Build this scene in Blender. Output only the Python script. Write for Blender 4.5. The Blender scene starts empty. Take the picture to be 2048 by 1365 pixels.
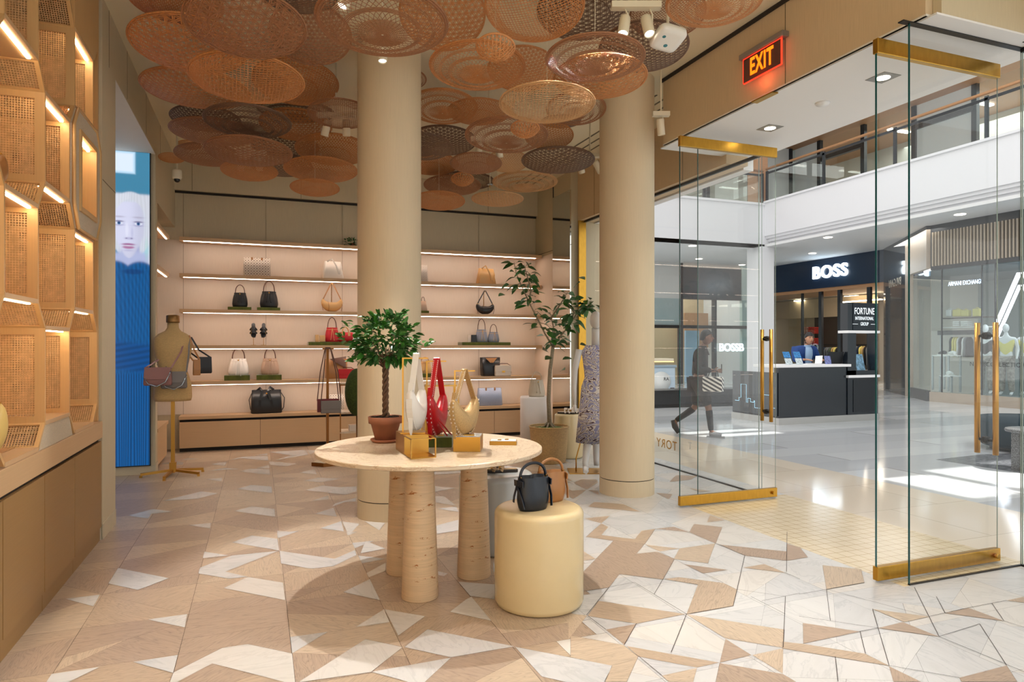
import bpy, bmesh, math, random
from mathutils import Vector, Matrix, noise
PI = math.pi
rnd = random.Random(7)
S = bpy.context.scene
COL = S.collection

# ------------------------------------------------------------------ camera
CH, FPX, HOR = 1.5, 1340.0, 691.0
YAW = math.radians(20.7)
cam_d = bpy.data.cameras.new('camera'); cam = bpy.data.objects.new('camera', cam_d); COL.objects.link(cam)
cam.location = (0, 0, CH); cam.rotation_euler = (PI/2, 0, -YAW)
cam_d.sensor_width = 36.0; cam_d.lens = 36.0*FPX/2048
cam_d.shift_y = (HOR-682.5)/2048; cam_d.clip_start = .05; cam_d.clip_end = 200
S.camera = cam
# ------------------------------------------------------------------ world, view
W = bpy.data.worlds.new('world'); S.world = W; W.use_nodes = True
W.node_tree.nodes['Background'].inputs[0].default_value = (1.0, .99, .975, 1)
W.node_tree.nodes['Background'].inputs[1].default_value = 1.6
S.view_settings.view_transform = 'Standard'; S.view_settings.look = 'None'
S.view_settings.exposure = 0.0; S.view_settings.gamma = 1.0
try: S.view_settings.use_curve_mapping = False
except Exception: pass
S.cycles.use_denoising = True
S.cycles.max_bounces = 8; S.cycles.diffuse_bounces = 4; S.cycles.glossy_bounces = 4
S.cycles.transparent_max_bounces = 24; S.cycles.transmission_bounces = 4
S.cycles.sample_clamp_indirect = 6.0
S.cycles.caustics_reflective = False; S.cycles.caustics_refractive = False

def lamp(name, kind, loc, energy, color=(1, .9, .78), target=None, **kw):
    d = bpy.data.lights.new(name, kind); d.energy = energy; d.color = color
    o = bpy.data.objects.new(name, d); COL.objects.link(o); o.location = loc
    for k, v in kw.items(): setattr(d, k, v)
    if target is not None:
        o.rotation_euler = (Vector(target)-Vector(loc)).to_track_quat('-Z', 'Y').to_euler()
    return o
# added area lamp overhead as atrium daylight, and the sun through the openings
lamp('skylight_fill', 'AREA', (10.2, 7.0, 10.8), 820, (.93, .97, 1), (10.2, 7.0, 0), shape='RECTANGLE', size=9, size_y=24)
SUN_DIR = Vector((-.42, .5, -1)).normalized()
sun = lamp('sun', 'SUN', (12, 4, 14), 10.0, (1, .97, .9), angle=.009)
sun.rotation_euler = SUN_DIR.to_track_quat('-Z', 'Y').to_euler()

# ------------------------------------------------------------------ pixels to places
FW = Vector((math.sin(YAW), math.cos(YAW), 0)); RT = Vector((math.cos(YAW), -math.sin(YAW), 0))
def ray(px, py): return FW + RT*((px-1024)/FPX) + Vector((0, 0, (HOR-py)/FPX))
O = Vector((0, 0, CH))
def at_f(px, py, f): return O+ray(px, py)*f
def at_z(px, py, z=0.0): d = ray(px, py); return O+d*((z-CH)/d.z)
def at_x(px, py, x): d = ray(px, py); return O+d*(x/d.x)
def at_y(px, py, y): d = ray(px, py); return O+d*(y/d.y)
def depth(p): return Vector(p).dot(FW)

# ------------------------------------------------------------------ materials
MATS = {}
def _nt(name):
    m = bpy.data.materials.new(name); m.use_nodes = True
    return m, m.node_tree, m.node_tree.nodes['Principled BSDF']
def uvmap(nt, sx=1, sy=1, sz=1, rot=0, coord='UV'):
    tc = nt.nodes.new('ShaderNodeTexCoord'); mp = nt.nodes.new('ShaderNodeMapping')
    mp.inputs['Scale'].default_value = (sx, sy, sz); mp.inputs['Rotation'].default_value[2] = rot
    nt.links.new(tc.outputs[coord], mp.inputs['Vector']); return mp.outputs[0]
def noise_n(nt, vec, scale=5, detail=4, rough=.55, dist=0):
    n = nt.nodes.new('ShaderNodeTexNoise'); n.inputs['Scale'].default_value = scale
    n.inputs['Detail'].default_value = detail; n.inputs['Roughness'].default_value = rough
    n.inputs['Distortion'].default_value = dist; nt.links.new(vec, n.inputs['Vector']); return n.outputs[0]
def ramp(nt, fac, stops):
    r = nt.nodes.new('ShaderNodeValToRGB'); el = r.color_ramp.elements
    while len(el) < len(stops): el.new(.5)
    for e, (p, c) in zip(el, stops): e.position = p; e.color = (*c, 1)
    nt.links.new(fac, r.inputs[0]); return r.outputs[0]
def mixc(nt, a, b, fac, mode='MIX'):
    m = nt.nodes.new('ShaderNodeMix'); m.data_type = 'RGBA'; m.blend_type = mode
    for s, v in ((m.inputs[6], a), (m.inputs[7], b), (m.inputs[0], fac)):
        if isinstance(v, bpy.types.NodeSocket): nt.links.new(v, s)
        elif isinstance(v, (int, float)): s.default_value = v
        else: s.default_value = (*v, 1)
    return m.outputs[2]
def bump(nt, b, h, strength=.2, dist=.01):
    n = nt.nodes.new('ShaderNodeBump'); n.inputs['Strength'].default_value = strength
    n.inputs['Distance'].default_value = dist
    nt.links.new(h, n.inputs['Height']); nt.links.new(n.outputs[0], b.inputs['Normal'])
def math_n(nt, op, a, b=None, c=None):
    m = nt.nodes.new('ShaderNodeMath'); m.operation = op
    for i, v in enumerate((a, b, c)):
        if v is None: continue
        if isinstance(v, bpy.types.NodeSocket): nt.links.new(v, m.inputs[i])
        else: m.inputs[i].default_value = v
    return m.outputs[0]
def srgb(r, g, b):
    f = lambda c: (c/255/12.92 if c/255 <= .04045 else ((c/255+.055)/1.055)**2.4)
    return (f(r), f(g), f(b))
def mat(name, c, rough=.5, metal=0.0, var=0.0, vs=8.0, bmp=0.0, coat=0.0, sx=1, sy=1, emit=None, es=0, spec=None, sheen=0):
    """plain surface with mottled tone"""
    if name in MATS: return MATS[name]
    m, nt, b = _nt(name); MATS[name] = m
    c = srgb(*c); b.inputs['Base Color'].default_value = (*c, 1)
    b.inputs['Roughness'].default_value = rough; b.inputs['Metallic'].default_value = metal
    if coat: b.inputs['Coat Weight'].default_value = coat; b.inputs['Coat Roughness'].default_value = .12
    if sheen: b.inputs['Sheen Weight'].default_value = sheen
    if spec is not None: b.inputs['Specular IOR Level'].default_value = spec
    if var or bmp:
        n = noise_n(nt, uvmap(nt, sx, sy, 1), vs, 5)
        if var:
            lo = tuple(x*(1-var) for x in c); hi = tuple(min(1, x*(1+var)) for x in c)
            nt.links.new(ramp(nt, n, [(.3, lo), (.7, hi)]), b.inputs['Base Color'])
        if bmp: bump(nt, b, n, bmp, .004)
    if emit: b.inputs['Emission Color'].default_value = (*srgb(*emit), 1); b.inputs['Emission Strength'].default_value = es
    return m
def veneer(name, c, contrast=.12, rough=.45, vertical=True, fine=140, coarse=3, bmp=.05, spec=.5):
    """straight-grained wood or woven wallcovering: fine stretched streaks"""
    if name in MATS: return MATS[name]
    m, nt, b = _nt(name); MATS[name] = m; c = srgb(*c)
    sx, sy = (fine, coarse) if vertical else (coarse, fine)
    n = noise_n(nt, uvmap(nt, sx, sy, 1), 1, 3, .6)
    n2 = noise_n(nt, uvmap(nt, 1.2, .8, 1), 2, 2)
    col = ramp(nt, n, [(.25, tuple(x*(1-contrast) for x in c)), (.75, tuple(min(1, x*(1+contrast)) for x in c))])
    col = mixc(nt, col, tuple(x*.86 for x in c), math_n(nt, 'MULTIPLY', n2, .35))
    nt.links.new(col, b.inputs['Base Color']); b.inputs['Roughness'].default_value = rough
    b.inputs['Specular IOR Level'].default_value = spec
    bump(nt, b, n, bmp, .002)
    return m
def oak(name, c, dark, rough=.35):
    """floor oak: long cathedral grain with dark pores, in piece UVs"""
    if name in MATS: return MATS[name]
    m, nt, b = _nt(name); MATS[name] = m; c = srgb(*c); dark = srgb(*dark)
    v = uvmap(nt, 1, 9, 1)
    n = noise_n(nt, v, 1.6, 3, .5, .6)
    w = math_n(nt, 'FRACT', math_n(nt, 'MULTIPLY', n, 16))
    w = math_n(nt, 'PINGPONG', w, .5)
    fine = noise_n(nt, uvmap(nt, 6, 190, 1), 1, 3, .6)
    pore = noise_n(nt, uvmap(nt, 9, 120, 1), 1.3, 4, .7)
    col = ramp(nt, w, [(0, tuple(x*.62+y*.38 for x, y in zip(c, dark))), (.14, tuple(x*.93 for x in c)), (.5, tuple(min(1, x*1.06) for x in c))])
    col = mixc(nt, col, tuple(x*.8 for x in c), math_n(nt, 'MULTIPLY', fine, .55))
    pf = ramp(nt, pore, [(.60, (0, 0, 0)), (.70, (1, 1, 1))])
    col = mixc(nt, col, dark, math_n(nt, 'MULTIPLY', pf, .75))
    nt.links.new(col, b.inputs['Base Color']); b.inputs['Roughness'].default_value = rough
    bump(nt, b, fine, .06, .002)
    return m
def marble(name, c, vein, rough=.25, scale=3.0, amount=.5):
    if name in MATS: return MATS[name]
    m, nt, b = _nt(name); MATS[name] = m; c = srgb(*c); vein = srgb(*vein)
    v = uvmap(nt, 1, 3.2, 1)
    n = noise_n(nt, v, scale, 6, .6, 1.2)
    col = ramp(nt, n, [(.30, tuple(x*.93 for x in c)), (.47, c), (.505, tuple(x*(1-amount)+y*amount for x, y in zip(c, vein))), (.53, c), (.8, tuple(min(1, x*1.03) for x in c))])
    nt.links.new(col, b.inputs['Base Color']); b.inputs['Roughness'].default_value = rough
    return m
def glow(name, c, s):
    if name in MATS: return MATS[name]
    m, nt, b = _nt(name); MATS[name] = m
    b.inputs['Base Color'].default_value = (*srgb(*c), 1)
    b.inputs['Emission Color'].default_value = (*srgb(*c), 1); b.inputs['Emission Strength'].default_value = s
    return m
def glass(name, tint=(.93, .97, .96), ior=1.5, rough=0.0, refl=1.0):
    if name in MATS: return MATS[name]
    m, nt, b = _nt(name); MATS[name] = m; nt.nodes.remove(b)
    out = nt.nodes['Material Output']; t = nt.nodes.new('ShaderNodeBsdfTransparent'); g = nt.nodes.new('ShaderNodeBsdfGlossy')
    t.inputs[0].default_value = (*tint, 1); g.inputs['Roughness'].default_value = rough
    lw = nt.nodes.new('ShaderNodeLayerWeight'); lw.inputs[0].default_value = .5; mx = nt.nodes.new('ShaderNodeMixShader')
    r0 = ((ior-1)/(ior+1))**2
    f = math_n(nt, 'MULTIPLY_ADD', math_n(nt, 'POWER', lw.outputs['Facing'], 5.0), refl*(1-r0)*.9, r0*1.5*refl)
    nt.links.new(f, mx.inputs[0]); nt.links.new(t.outputs[0], mx.inputs[1]); nt.links.new(g.outputs[0], mx.inputs[2])
    nt.links.new(mx.outputs[0], out.inputs[0]); return m
def cane(name, c, pitch=.0135, hole=.30, rough=.5, weave=False):
    """woven cane: round holes on a square grid, the strands between them"""
    if name in MATS: return MATS[name]
    m, nt, b = _nt(name); MATS[name] = m; c = srgb(*c); out = nt.nodes['Material Output']
    v = uvmap(nt, 1/pitch, 1/pitch, 1)
    sep = nt.nodes.new('ShaderNodeSeparateXYZ'); nt.links.new(v, sep.inputs[0])
    fx = math_n(nt, 'SUBTRACT', math_n(nt, 'FRACT', sep.outputs[0]), .5)
    fy = math_n(nt, 'SUBTRACT', math_n(nt, 'FRACT', sep.outputs[1]), .5)
    r = math_n(nt, 'SQRT', math_n(nt, 'ADD', math_n(nt, 'MULTIPLY', fx, fx), math_n(nt, 'MULTIPLY', fy, fy)))
    n = noise_n(nt, v, .35, 3)
    col = ramp(nt, n, [(.3, tuple(x*.8 for x in c)), (.7, tuple(min(1, x*1.12) for x in c))])
    edge = ramp(nt, r, [(hole, (0, 0, 0)), (hole+.12, (1, 1, 1))])
    col = mixc(nt, tuple(x*.6 for x in c), col, edge)
    nt.links.new(col, b.inputs['Base Color']); b.inputs['Roughness'].default_value = rough
    bump(nt, b, r, .5, .004)
    if hole > 0:
        t = nt.nodes.new('ShaderNodeBsdfTransparent'); mx = nt.nodes.new('ShaderNodeMixShader')
        k = math_n(nt, 'GREATER_THAN', r, hole)
        tr = nt.nodes.new('ShaderNodeBsdfTranslucent'); nt.links.new(col, tr.inputs[0])
        m2 = nt.nodes.new('ShaderNodeMixShader'); m2.inputs[0].default_value = .35
        nt.links.new(b.outputs[0], m2.inputs[1]); nt.links.new(tr.outputs[0], m2.inputs[2])
        nt.links.new(k, mx.inputs[0]); nt.links.new(t.outputs[0], mx.inputs[1]); nt.links.new(m2.outputs[0], mx.inputs[2])
        nt.links.new(mx.outputs[0], out.inputs[0])
    return m
def woven(name, c, sx=40, sy=60, contrast=.35, rough=.6, spec=.4):
    """basket weave as brick-like bumps"""
    if name in MATS: return MATS[name]
    m, nt, b = _nt(name); MATS[name] = m; c = srgb(*c)
    br = nt.nodes.new('ShaderNodeTexBrick'); nt.links.new(uvmap(nt, sx, sy, 1), br.inputs['Vector'])
    br.inputs['Scale'].default_value = 1; br.inputs['Mortar Size'].default_value = .045; br.inputs['Mortar Smooth'].default_value = .6
    br.inputs['Color1'].default_value = (*c, 1); br.inputs['Color2'].default_value = (*tuple(x*(1-contrast*.6) for x in c), 1)
    br.inputs['Mortar'].default_value = (*tuple(x*(1-contrast*1.6) for x in c), 1)
    nt.links.new(br.outputs[0], b.inputs['Base Color']); b.inputs['Roughness'].default_value = rough
    inv = math_n(nt, 'SUBTRACT', 1.0, br.outputs['Fac']); bump(nt, b, inv, .6, .006)
    return m
def pattern(name, base, ink, pitch=.05, rough=.5):
    """diamond lattice with a small flower in each lozenge, printed on a bag"""
    if name in MATS: return MATS[name]
    m, nt, b = _nt(name); MATS[name] = m
    v = uvmap(nt, 1/pitch, 1/pitch, 1, PI/4)
    sep = nt.nodes.new('ShaderNodeSeparateXYZ'); nt.links.new(v, sep.inputs[0])
    fx = math_n(nt, 'ABSOLUTE', math_n(nt, 'SUBTRACT', math_n(nt, 'FRACT', sep.outputs[0]), .5))
    fy = math_n(nt, 'ABSOLUTE', math_n(nt, 'SUBTRACT', math_n(nt, 'FRACT', sep.outputs[1]), .5))
    r = math_n(nt, 'SQRT', math_n(nt, 'ADD', math_n(nt, 'MULTIPLY', fx, fx), math_n(nt, 'MULTIPLY', fy, fy)))
    edge = math_n(nt, 'GREATER_THAN', math_n(nt, 'MAXIMUM', fx, fy), .44)
    ring = math_n(nt, 'LESS_THAN', math_n(nt, 'ABSOLUTE', math_n(nt, 'SUBTRACT', r, .24)), .045)
    cross = math_n(nt, 'MULTIPLY', math_n(nt, 'LESS_THAN', math_n(nt, 'MINIMUM', fx, fy), .035), math_n(nt, 'LESS_THAN', r, .24))
    k = math_n(nt, 'MAXIMUM', math_n(nt, 'MAXIMUM', edge, ring), cross)
    nt.links.new(mixc(nt, srgb(*base), srgb(*ink), k), b.inputs['Base Color']); b.inputs['Roughness'].default_value = rough
    return m

WOOD = veneer('oak_veneer', (208, 172, 130), .06, .42, False, 150, 2.5)
WOODV = veneer('oak_veneer_upright', (210, 168, 112), .06, .42, True, 150, 2.5)
CABW = veneer('oak_cabinet', (152, 117, 70), .07, .45, False, 160, 2.5)
WALLC = veneer('wallcovering', (206, 192, 162), .07, .6, True, 170, 5)
WALLP = veneer('wallcovering_blush', (226, 212, 196), .05, .6, True, 170, 5)
WALLT = veneer('wallcovering_tan', (214, 190, 154), .08, .6, True, 170, 5)
COLM = veneer('column_wrap', (220, 202, 170), .045, .55, True, 150, 4)
STONE = mat('limestone_base', (205, 192, 165), .5, var=.05, vs=5)
CEIL = mat('ceiling_paint', (234, 224, 194), .8)
WHITE = mat('white_paint', (238, 238, 238), .6)
SOFF = mat('soffit_paint', (228, 224, 216), .7)
DARK = mat('dark_joint', (40, 32, 26), .8); JOINT = mat('panel_joint', (112, 98, 74), .8)
BRASS = mat('brass', (196, 150, 62), .28, 1.0, var=.08, vs=12, sx=3)
GOLD = mat('gold_satin', (198, 150, 72), .30, 1.0)
BLACK = mat('black_metal', (18, 20, 22), .4)
LED = glow('led_light', (255, 226, 184), 34)
LEDC = glow('led_cool', (255, 232, 214), 15)
GLASS = glass('clear_glass', (.985, .995, .99), 1.5, 0, .6)
GEDGE = mat('glass_edge', (20, 120, 120), .1, emit=None)
MIRR = mat('mirror', (225, 225, 220), .02, 1.0)
TRAV = None

# ------------------------------------------------------------------ mesh builder
class MB:
    def __init__(s): s.v = []; s.f = []; s.m = []; s.sm = []; s.uv = []; s.mats = []; s.M = Matrix()
    def mi(s, m):
        if m not in s.mats: s.mats.append(m)
        return s.mats.index(m)
    def V(s, p): s.v.append(s.M @ Vector(p)); return len(s.v)-1
    def F(s, idx, m=None, smooth=False, uv=None):
        s.f.append(tuple(idx)); s.m.append(s.mi(m) if m else 0); s.sm.append(smooth); s.uv.append(uv)
    def poly(s, pts, m=None, uv=None): s.F([s.V(p) for p in pts], m, False, uv)
    def box(s, lo, hi, m=None):
        (a, b, c), (d, e, f) = lo, hi
        i = [s.V(p) for p in ((a,b,c),(d,b,c),(d,e,c),(a,e,c),(a,b,f),(d,b,f),(d,e,f),(a,e,f))]
        for q in ((0,3,2,1),(4,5,6,7),(0,1,5,4),(1,2,6,5),(2,3,7,6),(3,0,4,7)): s.F([i[k] for k in q], m)
    def cbox(s, c, d, m=None): s.box([c[k]-d[k]/2 for k in range(3)], [c[k]+d[k]/2 for k in range(3)], m)
    def prism(s, pts, ext, m=None):
        """closed outline (3-D points) pushed along vector ext"""
        ext = Vector(ext); n = len(pts)
        a = [s.V(p) for p in pts]; b = [s.V(Vector(p)+ext) for p in pts]
        s.F(a[::-1], m); s.F(b, m)
        for i in range(n): s.F((a[i], a[(i+1) % n], b[(i+1) % n], b[i]), m)
    def rings(s, rs, m=None, cap=(True, True), smooth=True, closed=True):
        """loft through rings of equal length"""
        ids = [[s.V(p) for p in r] for r in rs]; n = len(rs[0])
        # running lengths for the UVs
        us = [0.0]
        for i in range(n): us.append(us[-1]+(Vector(rs[len(rs)//2][(i+1) % n])-Vector(rs[len(rs)//2][i])).length)
        vv = [0.0]
        for k in range(1, len(rs)): vv.append(vv[-1]+(Vector(rs[k][0])-Vector(rs[k-1][0])).length)
        for k in range(len(rs)-1):
            for i in range(n if closed else n-1):
                j = (i+1) % n
                s.F((ids[k][i], ids[k][j], ids[k+1][j], ids[k+1][i]), m, smooth,
                    [(us[i], vv[k]), (us[i+1], vv[k]), (us[i+1], vv[k+1]), (us[i], vv[k+1])])
        if closed and cap[0]: s.F(ids[0][::-1], m)
        if closed and cap[1]: s.F(ids[-1], m)
    def lathe(s, prof, c=(0, 0, 0), n=32, m=None, cap=(True, True), smooth=True):
        s.rings([[(c[0]+r*math.cos(2*PI*i/n), c[1]+r*math.sin(2*PI*i/n), c[2]+z) for i in range(n)] for r, z in prof], m, cap, smooth)
    def loft(s, secs, c=(0, 0, 0), n=28, m=None, cap=(True, True), e=2.0):
        """superellipse sections (z, half x, half y[, dx, dy, exponent])"""
        rs = []
        for q in secs:
            z, a, b = q[:3]; dx, dy = (q[3], q[4]) if len(q) > 4 else (0, 0); ee = q[5] if len(q) > 5 else e
            r = []
            for i in range(n):
                t = 2*PI*i/n; ct, st = math.cos(t), math.sin(t)
                r.append((c[0]+dx+a*math.copysign(abs(ct)**(2/ee), ct), c[1]+dy+b*math.copysign(abs(st)**(2/ee), st), c[2]+z))
            rs.append(r)
        s.rings(rs, m, cap)
    def tube(s, pts, r, n=8, m=None, closed=False, cap=True, flat=None, up=None):
        """sweep along a polyline; r number or list; flat=(w,t) sweeps a strap"""
        P = [Vector(p) for p in pts]; k = len(P); rs = []
        pv = None
        for i in range(k):
            if closed: t = P[(i+1) % k]-P[i-1]
            else: t = P[min(i+1, k-1)]-P[max(i-1, 0)]
            if t.length < 1e-9: t = Vector((0, 0, 1))
            t.normalize()
            if up is not None: a = Vector(up)
            elif pv is None: a = Vector((0, 0, 1)) if abs(t.z) < .9 else Vector((1, 0, 0))
            else: a = pv
            b = t.cross(a)
            if b.length < 1e-6: b = t.cross(Vector((.3, 1, .2)))
            b.normalize(); a = b.cross(t).normalized(); pv = a
            ri = r[i] if isinstance(r, (list, tuple)) else r
            if flat:
                w, th = flat; sc = ri if isinstance(r, (list, tuple)) else 1
                rs.append([P[i]+b*(x*w/2*sc)+a*(y*th/2) for x, y in ((-1,-1),(1,-1),(1,1),(-1,1))])
            else: rs.append([P[i]+(b*math.cos(2*PI*j/n)+a*math.sin(2*PI*j/n))*ri for j in range(n)])
        if closed: rs.append(rs[0]); s.rings(rs, m, (False, False), flat is None)
        else: s.rings(rs, m, (cap, cap), flat is None)
    def ball(s, c, r, m=None, n=14, sc=(1, 1, 1)):
        h = max(6, n//2); pr = [(math.sin(PI*i/h), -math.cos(PI*i/h)) for i in range(h+1)]
        s.rings([[(c[0]+max(a, 1e-4)*r*sc[0]*math.cos(2*PI*j/n), c[1]+max(a, 1e-4)*r*sc[1]*math.sin(2*PI*j/n), c[2]+b*r*sc[2]) for j in range(n)] for a, b in pr], m, (True, True))
    def build(s, name, m=None, parent=None, loc=None, bevel=0, subs=0, weld=False):
        me = bpy.data.meshes.new(name); me.from_pydata(s.v, [], s.f)
        if m and not s.mats: s.mats = [m]
        for q in s.mats: me.materials.append(q)
        me.polygons.foreach_set('material_index', s.m); me.polygons.foreach_set('use_smooth', s.sm)
        uvl = me.uv_layers.new(name='UVMap'); d = []
        for p, u in zip(me.polygons, s.uv):
            if u: d += [c for q in u for c in q]; continue
            nx, ny, nz = (abs(c) for c in p.normal)
            for vi in p.vertices:
                c = me.vertices[vi].co
                if nz >= nx and nz >= ny: d += (c.x, c.y)
                elif nx >= ny: d += (c.y, c.z)
                else: d += (c.x, c.z)
        uvl.data.foreach_set('uv', d)
        me.update()
        o = bpy.data.objects.new(name, me); COL.objects.link(o)
        if parent: o.parent = parent
        if loc is not None: o.location = loc
        if weld: o.modifiers.new('weld', 'WELD').merge_threshold = 1e-4
        if bevel:
            b = o.modifiers.new('bevel', 'BEVEL'); b.width = bevel; b.segments = 2; b.limit_method = 'ANGLE'; b.harden_normals = False
        if subs: q = o.modifiers.new('subdivision', 'SUBSURF'); q.levels = q.render_levels = subs
        return o
def tag(o, label=None, cat=None, group=None, kind=None):
    if label: o['label'] = label
    if cat: o['category'] = cat
    if group: o['group'] = group
    if kind: o['kind'] = kind
    return o
def thing(name, label, cat, loc=(0, 0, 0), rz=0, group=None, rot=None):
    o = bpy.data.objects.new(name, None); COL.objects.link(o); o.empty_display_size = .05
    o.location = loc; o.rotation_euler = rot or (0, 0, rz)
    return tag(o, label, cat, group)
def part(name, parent, m, fn, label=None, bevel=0, subs=0, kind=None, **kw):
    b = MB(); fn(b); o = b.build(name, m, parent, None, bevel, subs, **kw)
    if label: o['label'] = label
    if kind: o['kind'] = kind
    return o
def struct(name, m, fn, bevel=0):
    b = MB(); fn(b); return tag(b.build(name, m, None, None, bevel), kind='structure')
def solo(name, label, cat, m, fn, loc=(0, 0, 0), rz=0, group=None, bevel=0, subs=0):
    b = MB(); fn(b); o = b.build(name, m, None, loc, bevel, subs); o.rotation_euler = (0, 0, rz)
    return tag(o, label, cat, group)
def copy_tree(o, parent=None):
    c = o.copy(); COL.objects.link(c); c.parent = parent
    for ch in list(o.children): copy_tree(ch, c)
    return c
def arc(c, r, a0, a1, n=16, ax='xz', ry=None):
    out = []
    for i in range(n+1):
        t = a0+(a1-a0)*i/n; u, v = r*math.cos(t), (ry if ry else r)*math.sin(t)
        if ax == 'xz': out.append((c[0]+u, c[1], c[2]+v))
        elif ax == 'yz': out.append((c[0], c[1]+u, c[2]+v))
        else: out.append((c[0]+u, c[1]+v, c[2]))
    return out
def text(name, s, size, m, parent, mat4, ext=.004, align='CENTER', space=1.0, sx=1.0, bold=0.0):
    d = bpy.data.curves.new(name, 'FONT'); d.body = s; d.size = size; d.extrude = ext; d.align_x = align; d.align_y = 'CENTER'
    d.space_character = space; d.offset = bold
    d.materials.append(m); o = bpy.data.objects.new(name, d); COL.objects.link(o)
    dg = bpy.context.evaluated_depsgraph_get(); me = bpy.data.meshes.new_from_object(o.evaluated_get(dg)); bpy.data.objects.remove(o); me.name = name
    o = bpy.data.objects.new(name, me); COL.objects.link(o)
    if parent: o.parent = parent
    o.matrix_basis = mat4 @ Matrix.Scale(sx, 4, (1, 0, 0)); return o
def frame_m(loc, xdir, ydir=(0, 0, 1)):
    x = Vector(xdir).normalized(); y = Vector(ydir).normalized(); z = x.cross(y)
    M = Matrix((x, y, z)).transposed().to_4x4(); M.translation = Vector(loc); return M

# ================================================================== SHELL
CZ = 4.2
XL, YB, XR = -1.13, 10.75, 4.5
XF, SZ = 3.84, 3.53            # entrance bulkhead plane and soffit height
XG = 4.75                      # shop window plane
struct('ceiling', CEIL, lambda b: b.box((-2.8, -.6, CZ), (4.95, 11, CZ+.2)))
def _bk(b):
    b.box((-2.6, YB, 0), (XG+.3, YB+.2, CZ), WALLC)
    b.box((-2.6, YB-.012, .5), (XR, YB, 3.02), WALLP)
    for x in (-1.02+k*1.12 for k in range(0, 6)): b.box((x-.002, YB-.0135, 0), (x+.002, YB-.012, 3.75), JOINT)
    b.box((-2.6, YB-.03, 3.70), (XR, YB, 3.73), DARK)  # dark strip painted in as the shadow line under the cove
    b.box((-2.6, YB-.09, 3.73), (XR, YB, CZ), WALLC)
    for x in (-.9, .6, 2.1, 3.6): b.box((x-.003, YB-.092, 3.73), (x+.003, YB-.09, CZ), JOINT)
struct('wall_back', WALLC, _bk)
def _rt(b):
    b.box((XR, 9.35, 0), (XG+.3, YB, CZ), WALLC)
    b.box((XR-.012, 9.99, 0), (XR, YB, 3.0), WALLP)
    b.box((XR-.004, 9.3, 3.05), (XR, YB, 3.056), DARK)
    b.box((XR-.014, 9.985, 0), (XR, 9.992, CZ), BLACK)
    b.box((4.62, 5.82, 3.42), (XG+.15, 9.35, CZ), WALLT)      # header over the window
    for y in (6.6, 7.7, 8.8): b.box((4.617, y-.003, 3.42), (4.62, y+.003, CZ), JOINT)
struct('wall_right', WALLC, _rt)
tag(part('mirror', None, MIRR, lambda b: b.box((XR-.02, 9.33, .02), (XR-.002, 9.98, 3.9))), 'tall frameless mirror panel at the right end of the back shelves', 'mirror')
def _lf(b):
    b.box((XL-.9, -4, 0), (XL-.45, 5.95, CZ), WALLC)          # behind the honeycomb shelving
    b.box((XL-.9, 5.95, .12), (XL, 6.46, CZ), WALLC)          # pier
    b.box((XL-.9, 5.945, 0), (XL-.004, 6.46, .12), STONE)
    b.box((XL-.9, 5.94, .0), (XL-.3, 5.95, CZ), WALLC)
    b.box((XL-1.3, 6.46, 3.74), (XL, 8.80, CZ), WALLC)        # over the screen niche
    b.box((XL-1.3, 6.46, 3.73), (XL, 8.80, 3.74), SOFF)
    b.box((XL-1.4, 6.46, 0), (XL-1.3, 8.80, 3.74), WALLC)
    b.box((XL-1.3, 8.80, 0), (XL, 8.96, CZ), WALLC)           # jamb beside the screen
    b.box((XL-.9, 8.96, 3.2), (XL, YB, CZ), WALLC)
    b.box((XL-.55, 8.96, 0), (XL-.35, YB, 3.2), WALLP)
    for y, z0, z1 in ((6.05, 0.12, 3.9), (5.99, 3.0, 3.004)): pass
    b.box((XL, 6.2-.003, 3.74), (XL+.002, 6.2+.003, CZ), JOINT)
    b.box((XL, 5.96, 2.78), (XL+.002, 6.46, 2.785), JOINT)
    for y in (7.0, 8.1, 9.2): b.box((XL, y-.002, 3.76), (XL+.002, y+.002, CZ), JOINT)
struct('wall_left', WALLC, _lf)
struct('baseboard_left', STONE, lambda b: (b.box((XL-1.3, 8.78, 0), (XL+.004, 8.80, .10)), b.box((XL, 8.79, 0), (XL+.006, 8.97, .12)), b.box((XL, 5.95, 0), (XL+.006, 6.46, .12))))
# entrance bulkhead
def _bh(b):
    b.box((XF, 2.96, SZ), (XG+.29, 5.82, CZ), WALLT)
    b.box((XG+.0, -.6, SZ), (XG+.29, 2.96, CZ), WALLT)
    b.box((XF-.001, 2.955, SZ), (XG+.29, 5.825, SZ+.012), SOFF)
    b.box((XF-.004, 4.13, SZ+.01), (XF, 4.134, CZ), JOINT)
    b.box((XF-.02, 2.94, CZ-.03), (XF, 5.84, CZ), DARK)
struct('wall_entrance', WALLT, _bh)
def _soff(b):
    b.box((XF+.02, 2.9, SZ-.012), (5.04, 5.9, SZ), WHITE)
    b.box((XG+.16, -.6, SZ-.012), (5.04, 2.9, SZ), WHITE)
    b.box((XG+.16, 5.9, 3.40), (5.04, 11, SZ), WHITE)
    b.box((XG+.0, 2.96-.16, SZ-.014), (XG+.04, 2.97, SZ-.011), DARK)
struct('trim_1', WHITE, _soff)
# header facing the room right of the entrance
struct('trim_2', WALLC, lambda b: b.box((3.9, 2.90, SZ), (XG+.29, 2.957, CZ)))

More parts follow.
